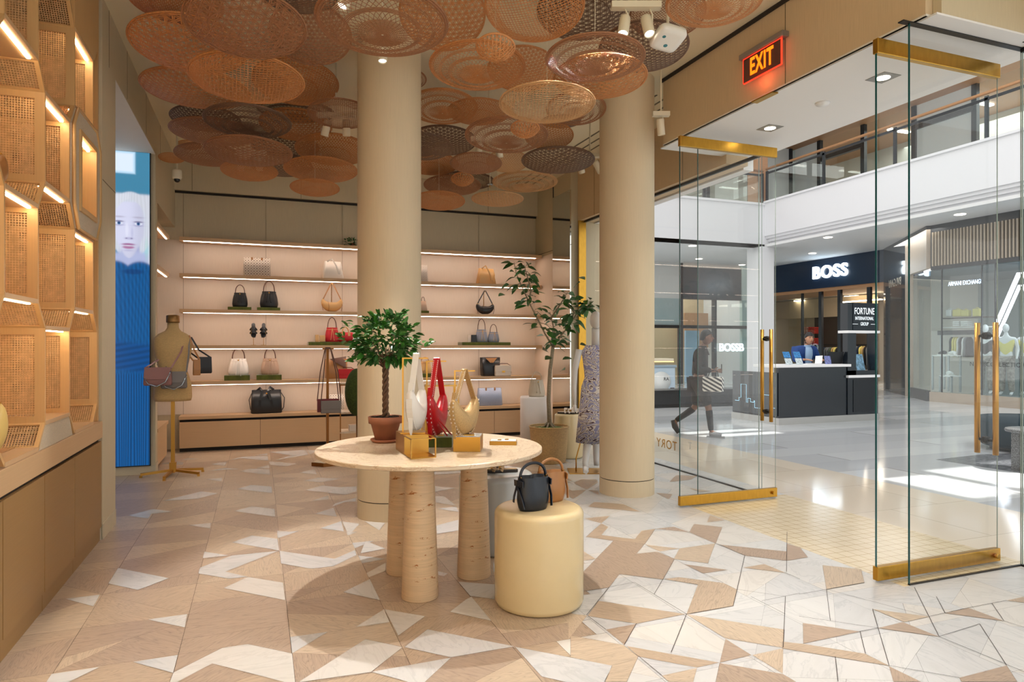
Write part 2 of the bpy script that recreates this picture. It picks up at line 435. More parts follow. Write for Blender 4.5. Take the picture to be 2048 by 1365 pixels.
# columns
def column(px, py, r, label):
    p0 = at_z(px, py); f = depth(p0)+r; c = at_f(px, HOR, f)
    def fn(b):
        b.lathe([(r, 0), (r, .155)], (c.x, c.y, 0), 64, COLM, (False, False))
        b.lathe([(r-.004, .155), (r-.004, .163)], (c.x, c.y, 0), 64, DARK, (False, False))
        b.lathe([(r, .163), (r, CZ)], (c.x, c.y, 0), 64, COLM, (False, False))
        b.lathe([(r-.004, .1625), (r, .163)], (c.x, c.y, 0), 64, COLM, (False, False))
        b.lathe([(r, .155), (r-.004, .1555)], (c.x, c.y, 0), 64, COLM, (False, False))
    o = struct('column', COLM, fn); o['label'] = label; return c
C1 = column(779, 1046, .278, 'round fabric-wrapped column behind the stone table')
C2 = column(1253.5, 997, .277, 'round fabric-wrapped column beside the open glass door')
struct('trim_3', mat('slot_diffuser', (110, 100, 80), .6), lambda b: [b.box((x, 6.2, CZ-.006), (x+.02, 10.4, CZ-.001)) for x in (4.0, 4.14, 4.28)])
# ================================================================== FLOOR
OAK = [oak('floor_oak', (192, 170, 146), (92, 74, 60)), oak('floor_oak_rosy', (180, 158, 138), (86, 68, 58)), oak('floor_oak_pale', (202, 182, 158), (104, 86, 70))]
MARB = [marble('floor_marble', (212, 211, 209), (176, 178, 180), .25, 1.6, .35), marble('floor_marble_grey', (204, 204, 204), (168, 171, 174), .25, 1.4, .35), marble('floor_marble_warm', (214, 210, 204), (182, 178, 172), .25, 1.5, .3)]
def Z(o, sc, polys): return [[(o[0]+x*sc, o[1]+y*sc) for x, y in p] for p in polys]
k1, k6, k7 = 450/2048, 520/2048, 440/2048
WHITEP = (Z((800, 1115), k1, [[(1045,818),(1930,990),(1850,1180),(1500,1138),(1290,1090)], [(455,500),(600,388),(650,362),(832,582)],
    [(530,225),(860,250),(860,385),(640,355)], [(345,130),(435,150),(400,178),(350,165)]])
 + Z((400, 1065), k1, [[(290,95),(475,32),(705,62),(720,170),(470,125)], [(705,0),(700,-12),(870,0),(715,55)], [(1330,0),(1430,0),(1345,32)],
    [(1385,100),(1590,78),(1410,148)], [(40,178),(260,215),(25,240)], [(0,325),(290,215),(715,172),(230,362),(435,408),(265,425),(-15,378)],
    [(435,410),(755,462),(775,622),(215,512)], [(725,172),(1225,245),(1410,165),(1425,210),(1210,312),(1010,335),(738,288)],
    [(1440,215),(1690,245),(1475,285)], [(1515,375),(1690,280),(1690,355),(1535,415)], [(1305,548),(1545,430),(1638,622)],
    [(1415,868),(1675,705),(1725,822)], [(1680,705),(2048,768),(1805,945)], [(822,958),(1165,910),(840,1105)],
    [(200,1058),(435,1022),(838,1108),(880,1500),(760,1365),(110,1198),(-200,1365),(-290,1400),(-240,1280)],
    [(1505,978),(1845,1050),(1555,1278),(920,1368),(900,1366)], [(2070,888),(2865,1043),(2285,1143),(1860,1050)], [(1560,1275),(2285,1146),(1990,1420),(1880,1362)]])
 + Z((0, 1065), k1, [[(1075,328),(1540,422),(1255,528),(985,470)], [(595,610),(910,572),(850,678)], [(1345,798),(1705,748),(1680,870)],
    [(1210,1185),(1618,1122),(1575,1285)], [(470,1295),(905,1232),(560,1400),(400,1400)]])
 + Z((200, 890), k6, [[(485,445),(800,370),(930,385),(770,427)], [(220,560),(420,508),(575,530),(405,545),(380,583)], [(695,635),(875,618),(865,662)],
    [(830,273),(962,263),(958,290)], [(855,208),(985,183),(1100,193),(975,199)], [(870,155),(1000,133),(985,167)], [(630,125),(690,105),(780,113)],
    [(480,150),(590,130),(660,140),(650,160)], [(1080,350),(1190,318),(1352,332),(1355,382)], [(1058,525),(1195,487),(1375,508),(1380,570)],
    [(1395,695),(1575,680),(1400,738)], [(1000,130),(1120,95),(1320,90),(1325,127),(1110,107)], [(1220,87),(1318,68),(1318,85)],
    [(1100,212),(1180,190),(1335,195),(1340,238)], [(1230,185),(1330,162),(1335,187)], [(1332,132),(1555,150),(1470,170),(1340,160)],
    [(1570,222),(1690,195),(1707,235)], [(1600,285),(1720,260),(1885,270),(1745,298)], [(1620,360),(1750,322),(1885,337),(1780,377)],
    [(1665,445),(1795,402),(1805,432)], [(1695,545),(1840,498),(1865,568)], [(1735,660),(1900,605),(1920,685)], [(1905,607),(2045,625),(1960,715)],
    [(1785,380),(1880,337),(2020,330),(2020,370),(1930,395)], [(1830,490),(1850,465),(2015,420),(2015,450),(1935,452)],
    [(1325,58),(1620,42),(1640,80),(1370,125),(1510,85)], [(1625,42),(1720,45),(1655,78)], [(1690,128),(1790,105),(1790,135)]])
 + Z((740, 840), 500/1625, [[(415,325),(600,322),(598,348),(410,358)], [(400,430),(560,446),(415,472)], [(430,690),(575,652),(575,722),(435,745)], [(800,925),(800,990),(840,1000)], [(-40,660),(100,672),(60,720)], [(-30,790),(100,840),(-60,870)], [(420,500),(480,498),(560,560),(430,540)],[(440,580),(560,566),(575,600)]]))
WOODP = (Z((1150, 1065), k1, [[(0,950),(440,1030),(575,1135),(470,1365),(265,1365),(340,1220),(0,1150),(-40,1140),(-40,945)], [(-60,740),(0,750),(110,760),(0,905),(-60,980)],
    [(215,628),(1005,748),(560,835),(115,765)], [(555,838),(450,1028),(280,890)], [(470,1040),(1310,1190),(1110,1235),(580,1135)],
    [(1110,1240),(1075,1365),(855,1365),(790,1310)], [(815,430),(945,412),(1350,465),(1472,525),(1440,675),(1050,745),(1015,748),(1120,480)],
    [(1015,750),(1905,890),(1895,1055),(1370,970)], [(1370,975),(1605,1122),(1318,1190)], [(1615,1122),(1895,1060),(1890,1290)],
    [(1318,1195),(1890,1295),(2010,1365),(1275,1400)], [(105,45),(240,28),(545,68),(620,0),(705,0),(635,108),(555,200),(745,178),(905,245),(800,432),(405,382),(310,505),(80,538),(80,360),(190,247),(350,80)],
    [(640,115),(950,150),(770,178)], [(950,150),(1275,105),(1210,285),(900,247)], [(1000,295),(1385,345),(1170,378)],
    [(1320,115),(1930,178),(1930,262),(1545,215)], [(1530,325),(1725,292),(1915,372)], [(1930,105),(2048,140),(2120,230),(1930,262)]])
 + Z((1150, 950), k1, [[(1085,450),(1340,480),(1280,628),(1040,525)], [(1230,370),(1360,415),(1200,437)], [(735,495),(900,475),(1040,525)],
    [(240,445),(305,478),(235,555),(545,588),(605,512),(730,495),(635,632),(100,570)], [(80,400),(318,375),(240,445)], [(118,293),(175,250),(440,270),(598,340)],
    [(0,85),(60,40),(200,45),(210,70),(110,135)], [(0,145),(100,140),(0,215)], [(120,140),(215,150),(215,185)], [(735,165),(888,180),(850,225)],
    [(860,68),(920,5),(1105,12),(1060,45)], [(1040,125),(1235,150),(1135,158)], [(80,700),(190,770),(80,785)]])
 + Z((1598, 1065), k1, [[(215,303),(565,340),(595,462),(250,522)], [(670,703),(1185,772),(960,822)], [(720,877),(945,822),(1275,955)], [(35,830),(555,908),(40,1018)],
    [(-150,1000),(45,1022),(600,1110),(820,1220),(-150,1062)], [(820,1225),(1110,1365),(860,1365)], [(1460,1330),(1890,1218),(1985,1365),(1480,1365)], [(1330,740),(1545,692),(1865,812)], [(1890,625),(2048,590),(2048,645)]])
 + Z((860, 900), k7, [[(1340,310),(1400,280),(1560,290),(1450,370)], [(1230,390),(1440,375),(1330,460)], [(1225,285),(1330,315),(1240,300)]]))
SEAMS = (Z((1598, 1065), k1, [[(250,525),(285,810)], [(670,703),(720,877)], [(720,877),(820,1220)], [(1050,505),(1275,955)], [(1275,955),(2048,1275)], [(1645,840),(1890,1218)],
    [(555,908),(605,1110)], [(0,570),(595,462)], [(720,877),(555,908)], [(330,1140),(355,1365)], [(250,525),(1185,772)], [(1185,772),(1545,692)], [(1250,590),(1330,740)], [(1865,812),(2048,870)], [(1755,650),(1865,812)], [(1545,692),(1890,625)], [(0,770),(720,877)],[(820,1220),(1460,1330)],[(1275,955),(1645,840)]])
 + Z((1150, 1065), k1, [[(1930,0),(1925,365)], [(1545,215),(1475,525)], [(1475,525),(1440,675)], [(1915,590),(1895,1055)], [(1015,750),(875,1100)], [(310,505),(105,760)], [(1475,525),(1915,590)], [(1600,590),(1915,750)],
    [(540,460),(1015,750)], [(1120,480),(800,432)], [(800,432),(720,570)], [(1350,465),(1170,378)], [(120,770),(280,890)], [(580,1135),(790,1310)], [(560,835),(450,1028)], [(1275,105),(1545,215)], [(1700,630),(2048,560)], [(1915,372),(2048,430)],[(310,505),(540,460)],[(1440,675),(1050,745)]]))
def FX(p, z): q = at_z(p[0], p[1]); return (q.x, q.y, z)
def grain_uv(pts, ang, off):
    c, s = math.cos(ang), math.sin(ang); return [(p[0]*c+p[1]*s+off, -p[0]*s+p[1]*c+off*1.7) for p in pts]
def clip(pts, x0, y0, x1, y1):
    for ax, lim, sg in ((0, x0, 1), (0, x1, -1), (1, y0, 1), (1, y1, -1)):
        out = []
        for i in range(len(pts)):
            a, b = pts[i-1], pts[i]; da, db = sg*(a[ax]-lim), sg*(b[ax]-lim)
            if (da >= 0) != (db >= 0):
                t = da/(da-db); out.append((a[0]+(b[0]-a[0])*t, a[1]+(b[1]-a[1])*t))
            if db >= 0: out.append(b)
        pts = out
        if len(pts) < 3: return []
    return pts
def inset(pts, d):
    n = len(pts); c = (sum(p[0] for p in pts)/n, sum(p[1] for p in pts)/n); out = []
    for p in pts:
        v = Vector((c[0]-p[0], c[1]-p[1])); L = v.length or 1
        out.append((p[0]+v.x/L*d, p[1]+v.y/L*d))
    return out
def boundary_x(y):       # where the floor turns from mostly oak to mostly marble
    p = at_z(1150, 1240); q = at_z(1125, 950)
    t = (y-p.y)/(q.y-p.y); return p.x+(q.x-p.x)*t
def _floor(b):
    b.box((-5, -5, -.2), (XG+.2, 11, -.003), DARK)
    g = .515; X0, Y0 = .15, 3.61
    R = random.Random(3)
    for i in range(-10, 11):
        for j in range(-17, 15):
            x, y = X0+i*g, Y0+j*g
            bx = boundary_x(y+g/2)
            # each cell: cut along one line into two or three pieces
            t0, t1 = R.choice(((0, 1), (1, 0), (.35, .35), (.65, .2), (.3, .8), (0, .5)))
            A, B, C, D = (x, y), (x+g, y), (x+g, y+g), (x, y+g)
            l, r = (x, y+g*t0), (x+g, y+g*t1)
            P = [[A, B, r, l], [l, r, C, D]]
            if R.random() < .5:
                q = (x+g*.5, (l[1]+r[1])/2); P = [[A, B, r, q], [A, q, l], [l, r, C, D]] if t0 > .1 else P
            for p in P:
                q = []
                for v in p:
                    if not q or (abs(v[0]-q[-1][0])+abs(v[1]-q[-1][1])) > 1e-6: q.append(v)
                if len(q) > 1 and abs(q[0][0]-q[-1][0])+abs(q[0][1]-q[-1][1]) < 1e-6: q.pop()
                ang = R.choice((0, PI/2, PI/4, -PI/4)); off = R.random()*40
                mo, mm = R.choice(OAK), R.choice(MARB)
                for side in (0, 1):
                    c = clip(q, -5, -5, bx, 11) if side == 0 else clip(q, bx, -5, XG+.2, 11)
                    if side == 1:   # leave the mosaic at the door to its own tiles
                        cc = [v for v in (clip(c, bx, -5, 3.75, 11), clip(c, 3.75, 5.33, XG+.2, 11), clip(c, 3.75, -5, XG+.2, 3.03)) if v] if c else []
                    else: cc = [c] if c else []
                    for c in cc:
                        if len(c) < 3: continue
                        c = inset(c, .0010 if side else .0012); m = mm if side else mo
                        b.poly([(v[0], v[1], 0) for v in c], m, grain_uv(c, ang, off))
    for polys, mats, zt in ((WHITEP, MARB, .0012), (WOODP, OAK, .0012)):
        for k, p in enumerate(polys):
            zk = k*1.5e-5
            pts = [FX(v, zt+zk) for v in p]
            if sum(a[0]*c[1]-c[0]*a[1] for a, c in zip(pts, pts[1:]+pts[:1])) < 0: pts = pts[::-1]
            under = pts
            c = (sum(v[0] for v in pts)/len(pts), sum(v[1] for v in pts)/len(pts))
            under = [(v[0]+(v[0]-c[0])*.006, v[1]+(v[1]-c[1])*.006, .0011+zk) for v in under]
            b.poly(under, DARK)
            b.poly(pts, R.choice(mats), grain_uv(pts, R.choice((0, PI/2, PI/4, -PI/4)), R.random()*40))
    for s in SEAMS:
        p, q = Vector(FX(s[0], .0030)), Vector(FX(s[1], .0030)); d = (q-p).normalized(); n = Vector((-d.y, d.x, 0))*.0014
        b.poly([p-n, q-n, q+n, p+n], DARK)
struct('floor', OAK[0], _floor)
def brick_floor(name, c1, c2, mortar, sx, sy, ms, rough, off=.5, freq=2):
    m, nt, b = _nt(name)
    br = nt.nodes.new('ShaderNodeTexBrick'); nt.links.new(uvmap(nt, sx, sy, 1), br.inputs['Vector'])
    br.inputs['Scale'].default_value = 1; br.inputs['Brick Width'].default_value = 1; br.inputs['Row Height'].default_value = 1
    br.inputs['Mortar Size'].default_value = ms; br.inputs['Mortar Smooth'].default_value = .1; br.offset = off; br.offset_frequency = freq
    br.inputs['Color1'].default_value = (*srgb(*c1), 1); br.inputs['Color2'].default_value = (*srgb(*c2), 1); br.inputs['Mortar'].default_value = (*srgb(*mortar), 1)
    nt.links.new(br.outputs[0], b.inputs['Base Color']); b.inputs['Roughness'].default_value = rough
    return m
MOS = brick_floor('threshold_mosaic', (228, 212, 180), (222, 205, 172), (176, 152, 112), 10, 10, .03, .18, 0.0)
MALLF = brick_floor('mall_tile', (222, 224, 226), (186, 190, 194), (176, 176, 176), 1/4.8, 1/.55, .004, .10)
MALLW = brick_floor('mall_tile_warm', (230, 218, 200), (218, 206, 188), (190, 178, 160), 1/1.2, 1/.9, .004, .10)
MALLD = marble('mall_inlay_grey', (96, 98, 104), (170, 172, 176), .15, 3, .7)
struct('floor_2', MOS, lambda b: b.box((3.75, 3.03, -.02), (XG+.2, 5.33, 0)))
struct('floor_3', MALLF, lambda b: (b.box((XG+.2, -6, -.02), (6.4, 30, 0), MALLW), b.box((6.4, -6, -.02), (26, 30, 0), MALLF), b.prism([FX((1872, 920), .001), FX((2060, 950), .001), FX((2060, 905), .001), FX((1960, 910), .001)], (0, 0, .001), MALLD)))
# brass pivots let into the floor and soffit
# ================================================================== HONEYCOMB SHELVING (left)
CANE = cane('cane_webbing', (232, 192, 140), .0135, .29)
CANEW = woven('woven_screen', (226, 210, 184), 26, 60, .22)
HX = XL                      # front face; cells go back .36
DEP = .36
YF = [(3.70, 3.83), (4.35, 4.48), (5.00, 5.13), (5.65, 5.78)]   # each upright: two positions
BAND = [(.93, 1.06), (1.60, 1.74), (2.26, 2.42), (2.93, 3.07), (3.58, 3.72)]
hc = thing('honeycomb_shelving', 'honeycomb display wall of oak cells with cane panels on the left', 'shelving')
def up_path(i):
    """(y, z) turning points of upright i"""
    lo, hi = YF[i]; pts = []; z = .86
    wide = (i % 2 == 1)          # between band 0 and 1
    pts.append((lo if wide else hi, .93))
    for k, (a, c) in enumerate(BAND):
        ya = hi if ((k % 2 == 0) == (not wide)) else lo
        yb = lo if ya == hi else hi
        pts += [(ya, a), (yb, c)]
    pts.append((pts[-1][0], 4.19)); return pts[1:]
part('back_panel', hc, WOODV, lambda b: b.box((HX-DEP-.03, 2.9, .918), (HX-DEP, 5.94, CZ-.02)))
def panel(i, k, p, q):
    (y0, z0), (y1, z1) = p, q
    d = Vector((0, y1-y0, z1-z0)); L = d.length; d.normalize(); n = d.cross(Vector((1, 0, 0))).normalized()
    w, t = (.05 if L > .3 else .022), .018
    P = Vector((HX, y0, z0))
    def fr(b):
        def strip(a0, a1, b0, b1):     # along depth a, along d b
            pts = [P+Vector((-a0, 0, 0))+d*b0, P+Vector((-a1, 0, 0))+d*b0, P+Vector((-a1, 0, 0))+d*b1, P+Vector((-a0, 0, 0))+d*b1]
            b.prism([v-n*t/2 for v in pts], n*t, WOODV)
        strip(0, w, 0, L); strip(DEP-w, DEP, 0, L); strip(w, DEP-w, 0, w*.8); strip(w, DEP-w, L-w*.8, L)
    part('upright_frame', hc, WOODV, fr)
    def cn(b):
        pts = [P+Vector((-w, 0, 0))+d*w*.8, P+Vector((-DEP+w, 0, 0))+d*w*.8, P+Vector((-DEP+w, 0, 0))+d*(L-w*.8), P+Vector((-w, 0, 0))+d*(L-w*.8)]
        b.poly(pts, CANE, [(0, 0), (DEP-2*w, 0), (DEP-2*w, L-1.6*w), (0, L-1.6*w)])
    part('cane_panel', hc, CANE, cn)
for i in range(0, 4):
    pts = up_path(i)
    for k in range(len(pts)-1):
        if pts[k][1] > 4.1: continue
        if i == 3 and pts[k][1] > 3.5: continue
        panel(i, k, pts[k], pts[k+1])
def yat(i, z):
    pts = up_path(i)
    if z <= pts[0][1]: return pts[0][0]
    for (y0, z0), (y1, z1) in zip(pts, pts[1:]):
        if z0 <= z <= z1: return y0+(y1-y0)*(z-z0)/(z1-z0) if z1 > z0 else y0
    return pts[-1][0]
for i in range(-1, 3):
    for k, (a, c) in enumerate(BAND):
        odd = (i % 2 == 1)
        # the column's wide cells lie above band 1,3 when i is odd, above 0,2 when even
        z = (c if (k % 2 == 1) == (not odd) else a)
        if i == -1: y0, y1 = 2.95, yat(0, z)
        else: y0, y1 = yat(i, z), yat(i+1, z)
        if k == 0 and z < 1: z = .93
        if i == 2 and k == 4: z = 3.58; y0, y1 = 5.13, 5.66
        part('shelf_board', hc, WOOD, lambda b: b.box((HX-DEP, y0, z-.012), (HX+.002, y1, z+.012)))
        if k > 0 and not (k == 4 and i != 2):
            part('led_strip', hc, LED, lambda b: b.box((HX-.045, y0+.03, z-.018), (HX-.028, y1-.03, z-.012)), 'glowing warm light strip')
part('top_panel', hc, WOODV, lambda b: b.prism([(HX-.0, 5.13, 3.60), (HX, 5.70, 3.60), (HX, 5.80, 3.72), (HX, 5.80, 4.18), (HX, 5.13, 4.18)], (-.03, 0, 0)))
part('end_panel', hc, WOODV, lambda b: b.box((HX-DEP, 5.90, .918), (HX-.02, 5.935, 4.18)))
# closed woven box with a lit window in the last column
def _wb(b):
    z0, z1, z2, z3 = 2.27, 2.42, 2.93, 3.06; ya, yb = 5.13, 5.65; ya2, yb2 = 5.02, 5.77
    o = [(ya, z0), (yb, z0), (yb2, z1), (yb2, z2), (yb, z3), (ya, z3), (ya2, z2), (ya2, z1)]
    q = [(5.16, 2.40), (5.16, 2.40), (5.60, 2.40), (5.60, 2.95)]
    wy0, wy1, wz0, wz1 = 5.18, 5.60, 2.42, 2.90
    x = HX+.02
    # face ring split into four
    top = [(ya2, z2), (ya, z3), (yb, z3), (yb2, z2), (wy1, wz1), (wy0, wz1)]
    bot = [(ya2, z1), (wy0, wz0), (wy1, wz0), (yb2, z1), (yb, z0), (ya, z0)]
    lf = [(ya2, z1), (ya2, z2), (wy0, wz1), (wy0, wz0)]; rg = [(yb2, z1), (wy1, wz0), (wy1, wz1), (yb2, z2)]
    for f in (top, bot, lf, rg): b.prism([(x, y, z) for y, z in f], (-.025, 0, 0), CANEW)
    for (y0, y1, zz0, zz1) in ((wy0-.03, wy0+.003, wz0-.03, wz1+.03), (wy1-.003, wy1+.03, wz0-.03, wz1+.03), (wy0+.003, wy1-.003, wz0-.03, wz0+.003), (wy0+.003, wy1-.003, wz1-.003, wz1+.03)):
        b.box((x-.22, y0, zz0), (x+.012, y1, zz1), WOODV)
    b.box((x-.24, wy0, wz0), (x-.22, wy1, wz1), WHITE)
    b.tube([(x, y, z) for y, z in o], .012, 4, WOODV, True)
wb = part('window_box', hc, None, _wb, 'woven front with a small lit window')
part('led_strip', wb, LED, lambda b: b.box((HX-.02, 5.22, 2.885), (HX-.005, 5.56, 2.898)))
# woven apron panels between the cells and the worktop
part('apron_panel', hc, CANEW, lambda b: b.prism([(HX-.004, 4.38, .917), (HX-.004, 5.09, .917), (HX-.004, 5.01, 1.045), (HX-.004, 4.47, 1.045)], (-.01, 0, 0), CANEW))
part('apron_panel', hc, CANE, lambda b: b.prism([(HX-.30, 3.9, .945), (HX-.10, 3.9, .945), (HX-.10, 4.33, .945), (HX-.30, 4.33, .945)], (0, 0, .004), CANE))
# worktop + cabinets
solo('worktop', 'long oak worktop ledge running over the left base cabinets', 'worktop', WOOD, lambda b: b.box((HX-.44, 2.6, .79), (HX+.006, 5.935, .916)), bevel=.003)
for n, (ya, yb) in enumerate(((5.13, 5.93), (4.47, 5.125), (3.81, 4.465), (3.15, 3.805), (2.6, 3.145))):
    c = thing('base_cabinet', ['plain oak base cabinet under the honeycomb wall, farthest and next to the pier', 'plain oak base cabinet under the honeycomb wall, second from the pier', 'plain oak base cabinet under the honeycomb wall, third from the pier',
      'plain oak base cabinet under the honeycomb wall, fourth from the pier', 'plain oak base cabinet at the left edge nearest the camera'][n], 'cabinet', (HX, ya, 0), group='left base cabinets')
    part('carcass', c, DARK, lambda b: b.box((-.43, 0, 0), (-.022, yb-ya, .785)))
    part('door', c, CABW, lambda b: b.box((-.02, .002, .105), (0, yb-ya-.002, .765)), bevel=.001)
    part('toe_kick', c, CABW, lambda b: b.box((-.40, 0, 0), (-.012, yb-ya, .10)))

# ================================================================== VIDEO SCREEN
import numpy as np
def screen_art():
    nx, nz = 240, 700; w, h = .95, 3.62
    X, Y = np.meshgrid(np.linspace(0, 1, nx), np.linspace(0, 1, nz))   # Y up
    px = 300-(1-X)*w/.36*68*1.0; py = 932-Y*(932-306)     # the picture in rough picture units
    px = 232+(X-1)*0+((X*w-(w-.36))/.36)*68
    def c(r, g, b): return np.array([(v/255)**2.2 for v in (r, g, b)])
    im = np.zeros((nz, nx, 3)); t = (py-306)/626
    im[:] = c(60, 130, 165); im += (1-np.clip(t*3, 0, 1))[..., None]*c(40, 40, 30)
    def sm(d, k=2.0): return (1/(1+np.exp(np.clip(d*k, -30, 30))))[..., None]
    def put(mask, col):
        nonlocal im; im = im*(1-mask)+mask*col
    def ell(cx, cy, a, b, k=1.0, soft=6.0): return sm((np.sqrt(((px-cx)/a)**2+((py-cy)/b)**2)-1)*min(a, b)/1.0, soft/3)
    def rect(x0, x1, y0, y1): return sm(np.maximum(np.maximum(x0-px, px-x1), np.maximum(y0-py, py-y1)), 1.5)
    put(rect(200, 272, 306, 350), c(190, 225, 250)); put(rect(195, 268, 310, 346), c(225, 240, 255)); put(rect(262, 330, 395, 520), c(170, 205, 230))
    # hair, neck, face
    strand = 1+(.05*np.sin(px*1.1+np.sin(py*.03+px*.1)*3)+.04*np.sin(px*2.7-py*.05))[..., None]
    put(ell(263, 452, 43, 66), c(206, 212, 226)*strand); put(sm(np.abs(px-263)-17, 1.2)*sm(np.abs(py-522)-30, .6), c(158, 164, 208)); put(sm(500-py-np.abs(px-262)*-.28, .5)*sm(py-560, 1), c(176, 184, 222))
    fy = np.clip((py-400)/120, 0, 1); hw = 29*np.sqrt(np.clip(1-((py-452)/66)**2, 0, 1))*(1-.34*np.clip((py-474)/45, 0, 1)); face = sm(np.abs(px-260)-hw, .9)
    shade = 1-.18*(1/(1+np.exp(-(px-272)/5)))[..., None]-.10*(1/(1+np.exp(-(py-497)/5)))[..., None]
    put(face*sm(406-py, 1)*sm(py-520, 1), c(214, 216, 242)*shade)
    put(sm((px-262)*.9-(py-398)*.85+6, .5)*sm((py-452), .12)*sm(px-262, 1)*.0, c(210, 214, 228))
    for sd in (-1, 1):   # hair falling from the centre parting
        edge = 31*np.sqrt(np.clip((py-401)/30, 0, 1.3)); put(sm(edge-(px-262)*sd, .9)*sm(py-(520 if sd < 0 else 560), .25)*sm(390-py, 1)*sm((px-262)*sd-46, 1), c(214, 218, 230)*strand*(1 if sd < 0 else .93))
    fold = np.sin(px*.9+np.sin(py*.013+px*.06)*3)*.4+np.sin(px*2.3+py*.03)*.3+np.sin((px*.6-py*.25))*.25
    dress = c(8, 84, 142)*(1+.40*fold[..., None])
    top = 533-.75*np.abs(px-258)+.016*(px-258)**2; put(sm(top-py, .8), dress)
    put(ell(268, 545, 20, 5)*sm(533-py, 1)*.6, c(3, 50, 105))
    sw = np.sin((py-680)*.55+px*.10)*.5
    put(sm(np.abs(py-715-(px-262)*.12)-28, .5), c(6, 72, 130)*(1+.4*sw[..., None]))
    low = np.sin(px*1.3+((py-740)*.012)*np.sin(px*.2)); put(sm(748-py, .8), c(8, 80, 138)*(1+.4*low[..., None]))
    # features
    for ex in (241, 278):
        put(ell(ex, 450, 10, 5.5)*.35, c(150, 150, 200)); put(ell(ex, 449, 7.5, 3.2, soft=9), c(226, 230, 246)); put(ell(ex, 449, 3.3, 3.4, soft=9), c(46, 104, 166)); put(ell(ex, 449, 1.4, 1.5, soft=9), c(10, 20, 40))
        put(ell(ex, 445.6, 8.5, 1.7, soft=9)*.8, c(96, 92, 130)); put(ell(ex, 453, 7.5, .7, soft=9)*.5, c(120, 116, 160)); put(ell(ex, 436.5, 10, 1.7, soft=8)*.55, c(160, 152, 176))
    put(ell(256, 462, 3.0, 14)*.5, c(236, 238, 255)); put(ell(266, 468, 2.2, 10)*.35, c(160, 160, 206)); put(ell(260, 479, 8, 2.4)*.45, c(140, 130, 180)); put(ell(255, 479, 1.8, 1.1, soft=9)*.7, c(90, 80, 130)); put(ell(265, 479, 1.8, 1.1, soft=9)*.7, c(90, 80, 130))
    put(ell(259, 491, 12, 2.4, soft=8), c(158, 104, 150)); put(ell(259, 496.5, 11, 3.2, soft=8), c(172, 116, 158)); put(ell(259, 493.5, 8, 1.0, soft=9), c(222, 218, 236)); put(ell(259, 503, 8, 1.6)*.4, c(140, 136, 190))
    put(ell(294, 500, 4.0, 22)*(.5+.5*np.sin(py*1.9)[..., None])*(.6+.4*np.sin(px*2.2)[..., None]), c(150, 215, 200))
    b = MB(); dx, dz = w/(nx-1), h/(nz-1)
    me = bpy.data.meshes.new('screen_picture'); vs = [(-w+i*dx, 0, j*dz) for j in range(nz) for i in range(nx)]
    fs = [(j*nx+i, j*nx+i+1, (j+1)*nx+i+1, (j+1)*nx+i) for j in range(nz-1) for i in range(nx-1)]
    me.from_pydata(vs, [], fs); at = me.color_attributes.new('picture', 'FLOAT_COLOR', 'POINT')
    a = np.ones((nz*nx, 4)); a[:, :3] = np.clip(im.reshape(-1, 3), 0, 1.2); at.data.foreach_set('color', a.ravel())
    m, nt, bs = _nt('lit_screen'); an = nt.nodes.new('ShaderNodeAttribute'); an.attribute_name = 'picture'
    nt.links.new(an.outputs['Color'], bs.inputs['Emission Color']); bs.inputs['Emission Strength'].default_value = 1.0
    bs.inputs['Base Color'].default_value = (.01, .01, .01, 1); bs.inputs['Roughness'].default_value = .25
    me.materials.append(m); o = bpy.data.objects.new('screen_picture', me); COL.objects.link(o); return o
vs = thing('video_screen', 'tall video screen showing a blond woman in a blue dress', 'screen', (XL-.055, 8.775, .105))
pic = screen_art(); pic.parent = vs; pic.location = (0, -.012, .005)
part('bezel', vs, BLACK, lambda b: (b.box((-.97, -.01, -.005), (.012, .0, 3.635)), b.box((0, -.02, -.005), (.012, -.01, 3.635)), b.box((-.97, -.02, 3.625), (.012, -.01, 3.635)), b.box((-.97, -.02, -.005), (.012, -.01, .005))))

# ================================================================== BACK SHELVES
SX0, SX1, SY = -1.04, 4.47, 10.40
SHZ = [3.02, 2.51, 2.01, 1.50, .99]
nm = ['topmost', 'second from top', 'third from top', 'fourth from top', 'lowest']
for z, n in zip(SHZ, nm):
    s = thing('wall_shelf', f'long oak wall shelf on the back wall, {n}', 'shelf', (0, 0, z), group='back wall shelves')
    part('board', s, WOOD, lambda b: b.box((SX0, SY, -.05), (SX1, YB-.013, 0)))
    part('led_strip', s, LEDC, lambda b: b.box((SX0+.05, SY+.03, -.056), (SX1-.10, SY+.06, -.0505)), 'glowing light strip')
xs = [SX0, .02, 1.42, 2.16, 3.0, 3.62, SX1]
solo('worktop', 'long oak top over the low cabinets at the back wall', 'worktop', WOOD, lambda b: b.box((SX0-.01, SY-.01, .455), (SX1, YB-.016, .50)), bevel=.003)
dn = ['leftmost', 'second from left', 'third from left', 'fourth from left', 'fifth from left', 'rightmost']
for k in range(6):
    c = thing('low_cabinet', f'low oak cabinet along the back wall, {dn[k]}', 'cabinet', (xs[k], SY, 0), group='back wall low cabinets')
    w = xs[k+1]-xs[k]
    part('carcass', c, DARK, lambda b: b.box((.0, .05, .0), (w, YB-SY-.02, .45)))
    part('door', c, WOOD, lambda b: b.box((.002, 0, .055), (w-.002, .02, .42)), bevel=.001)
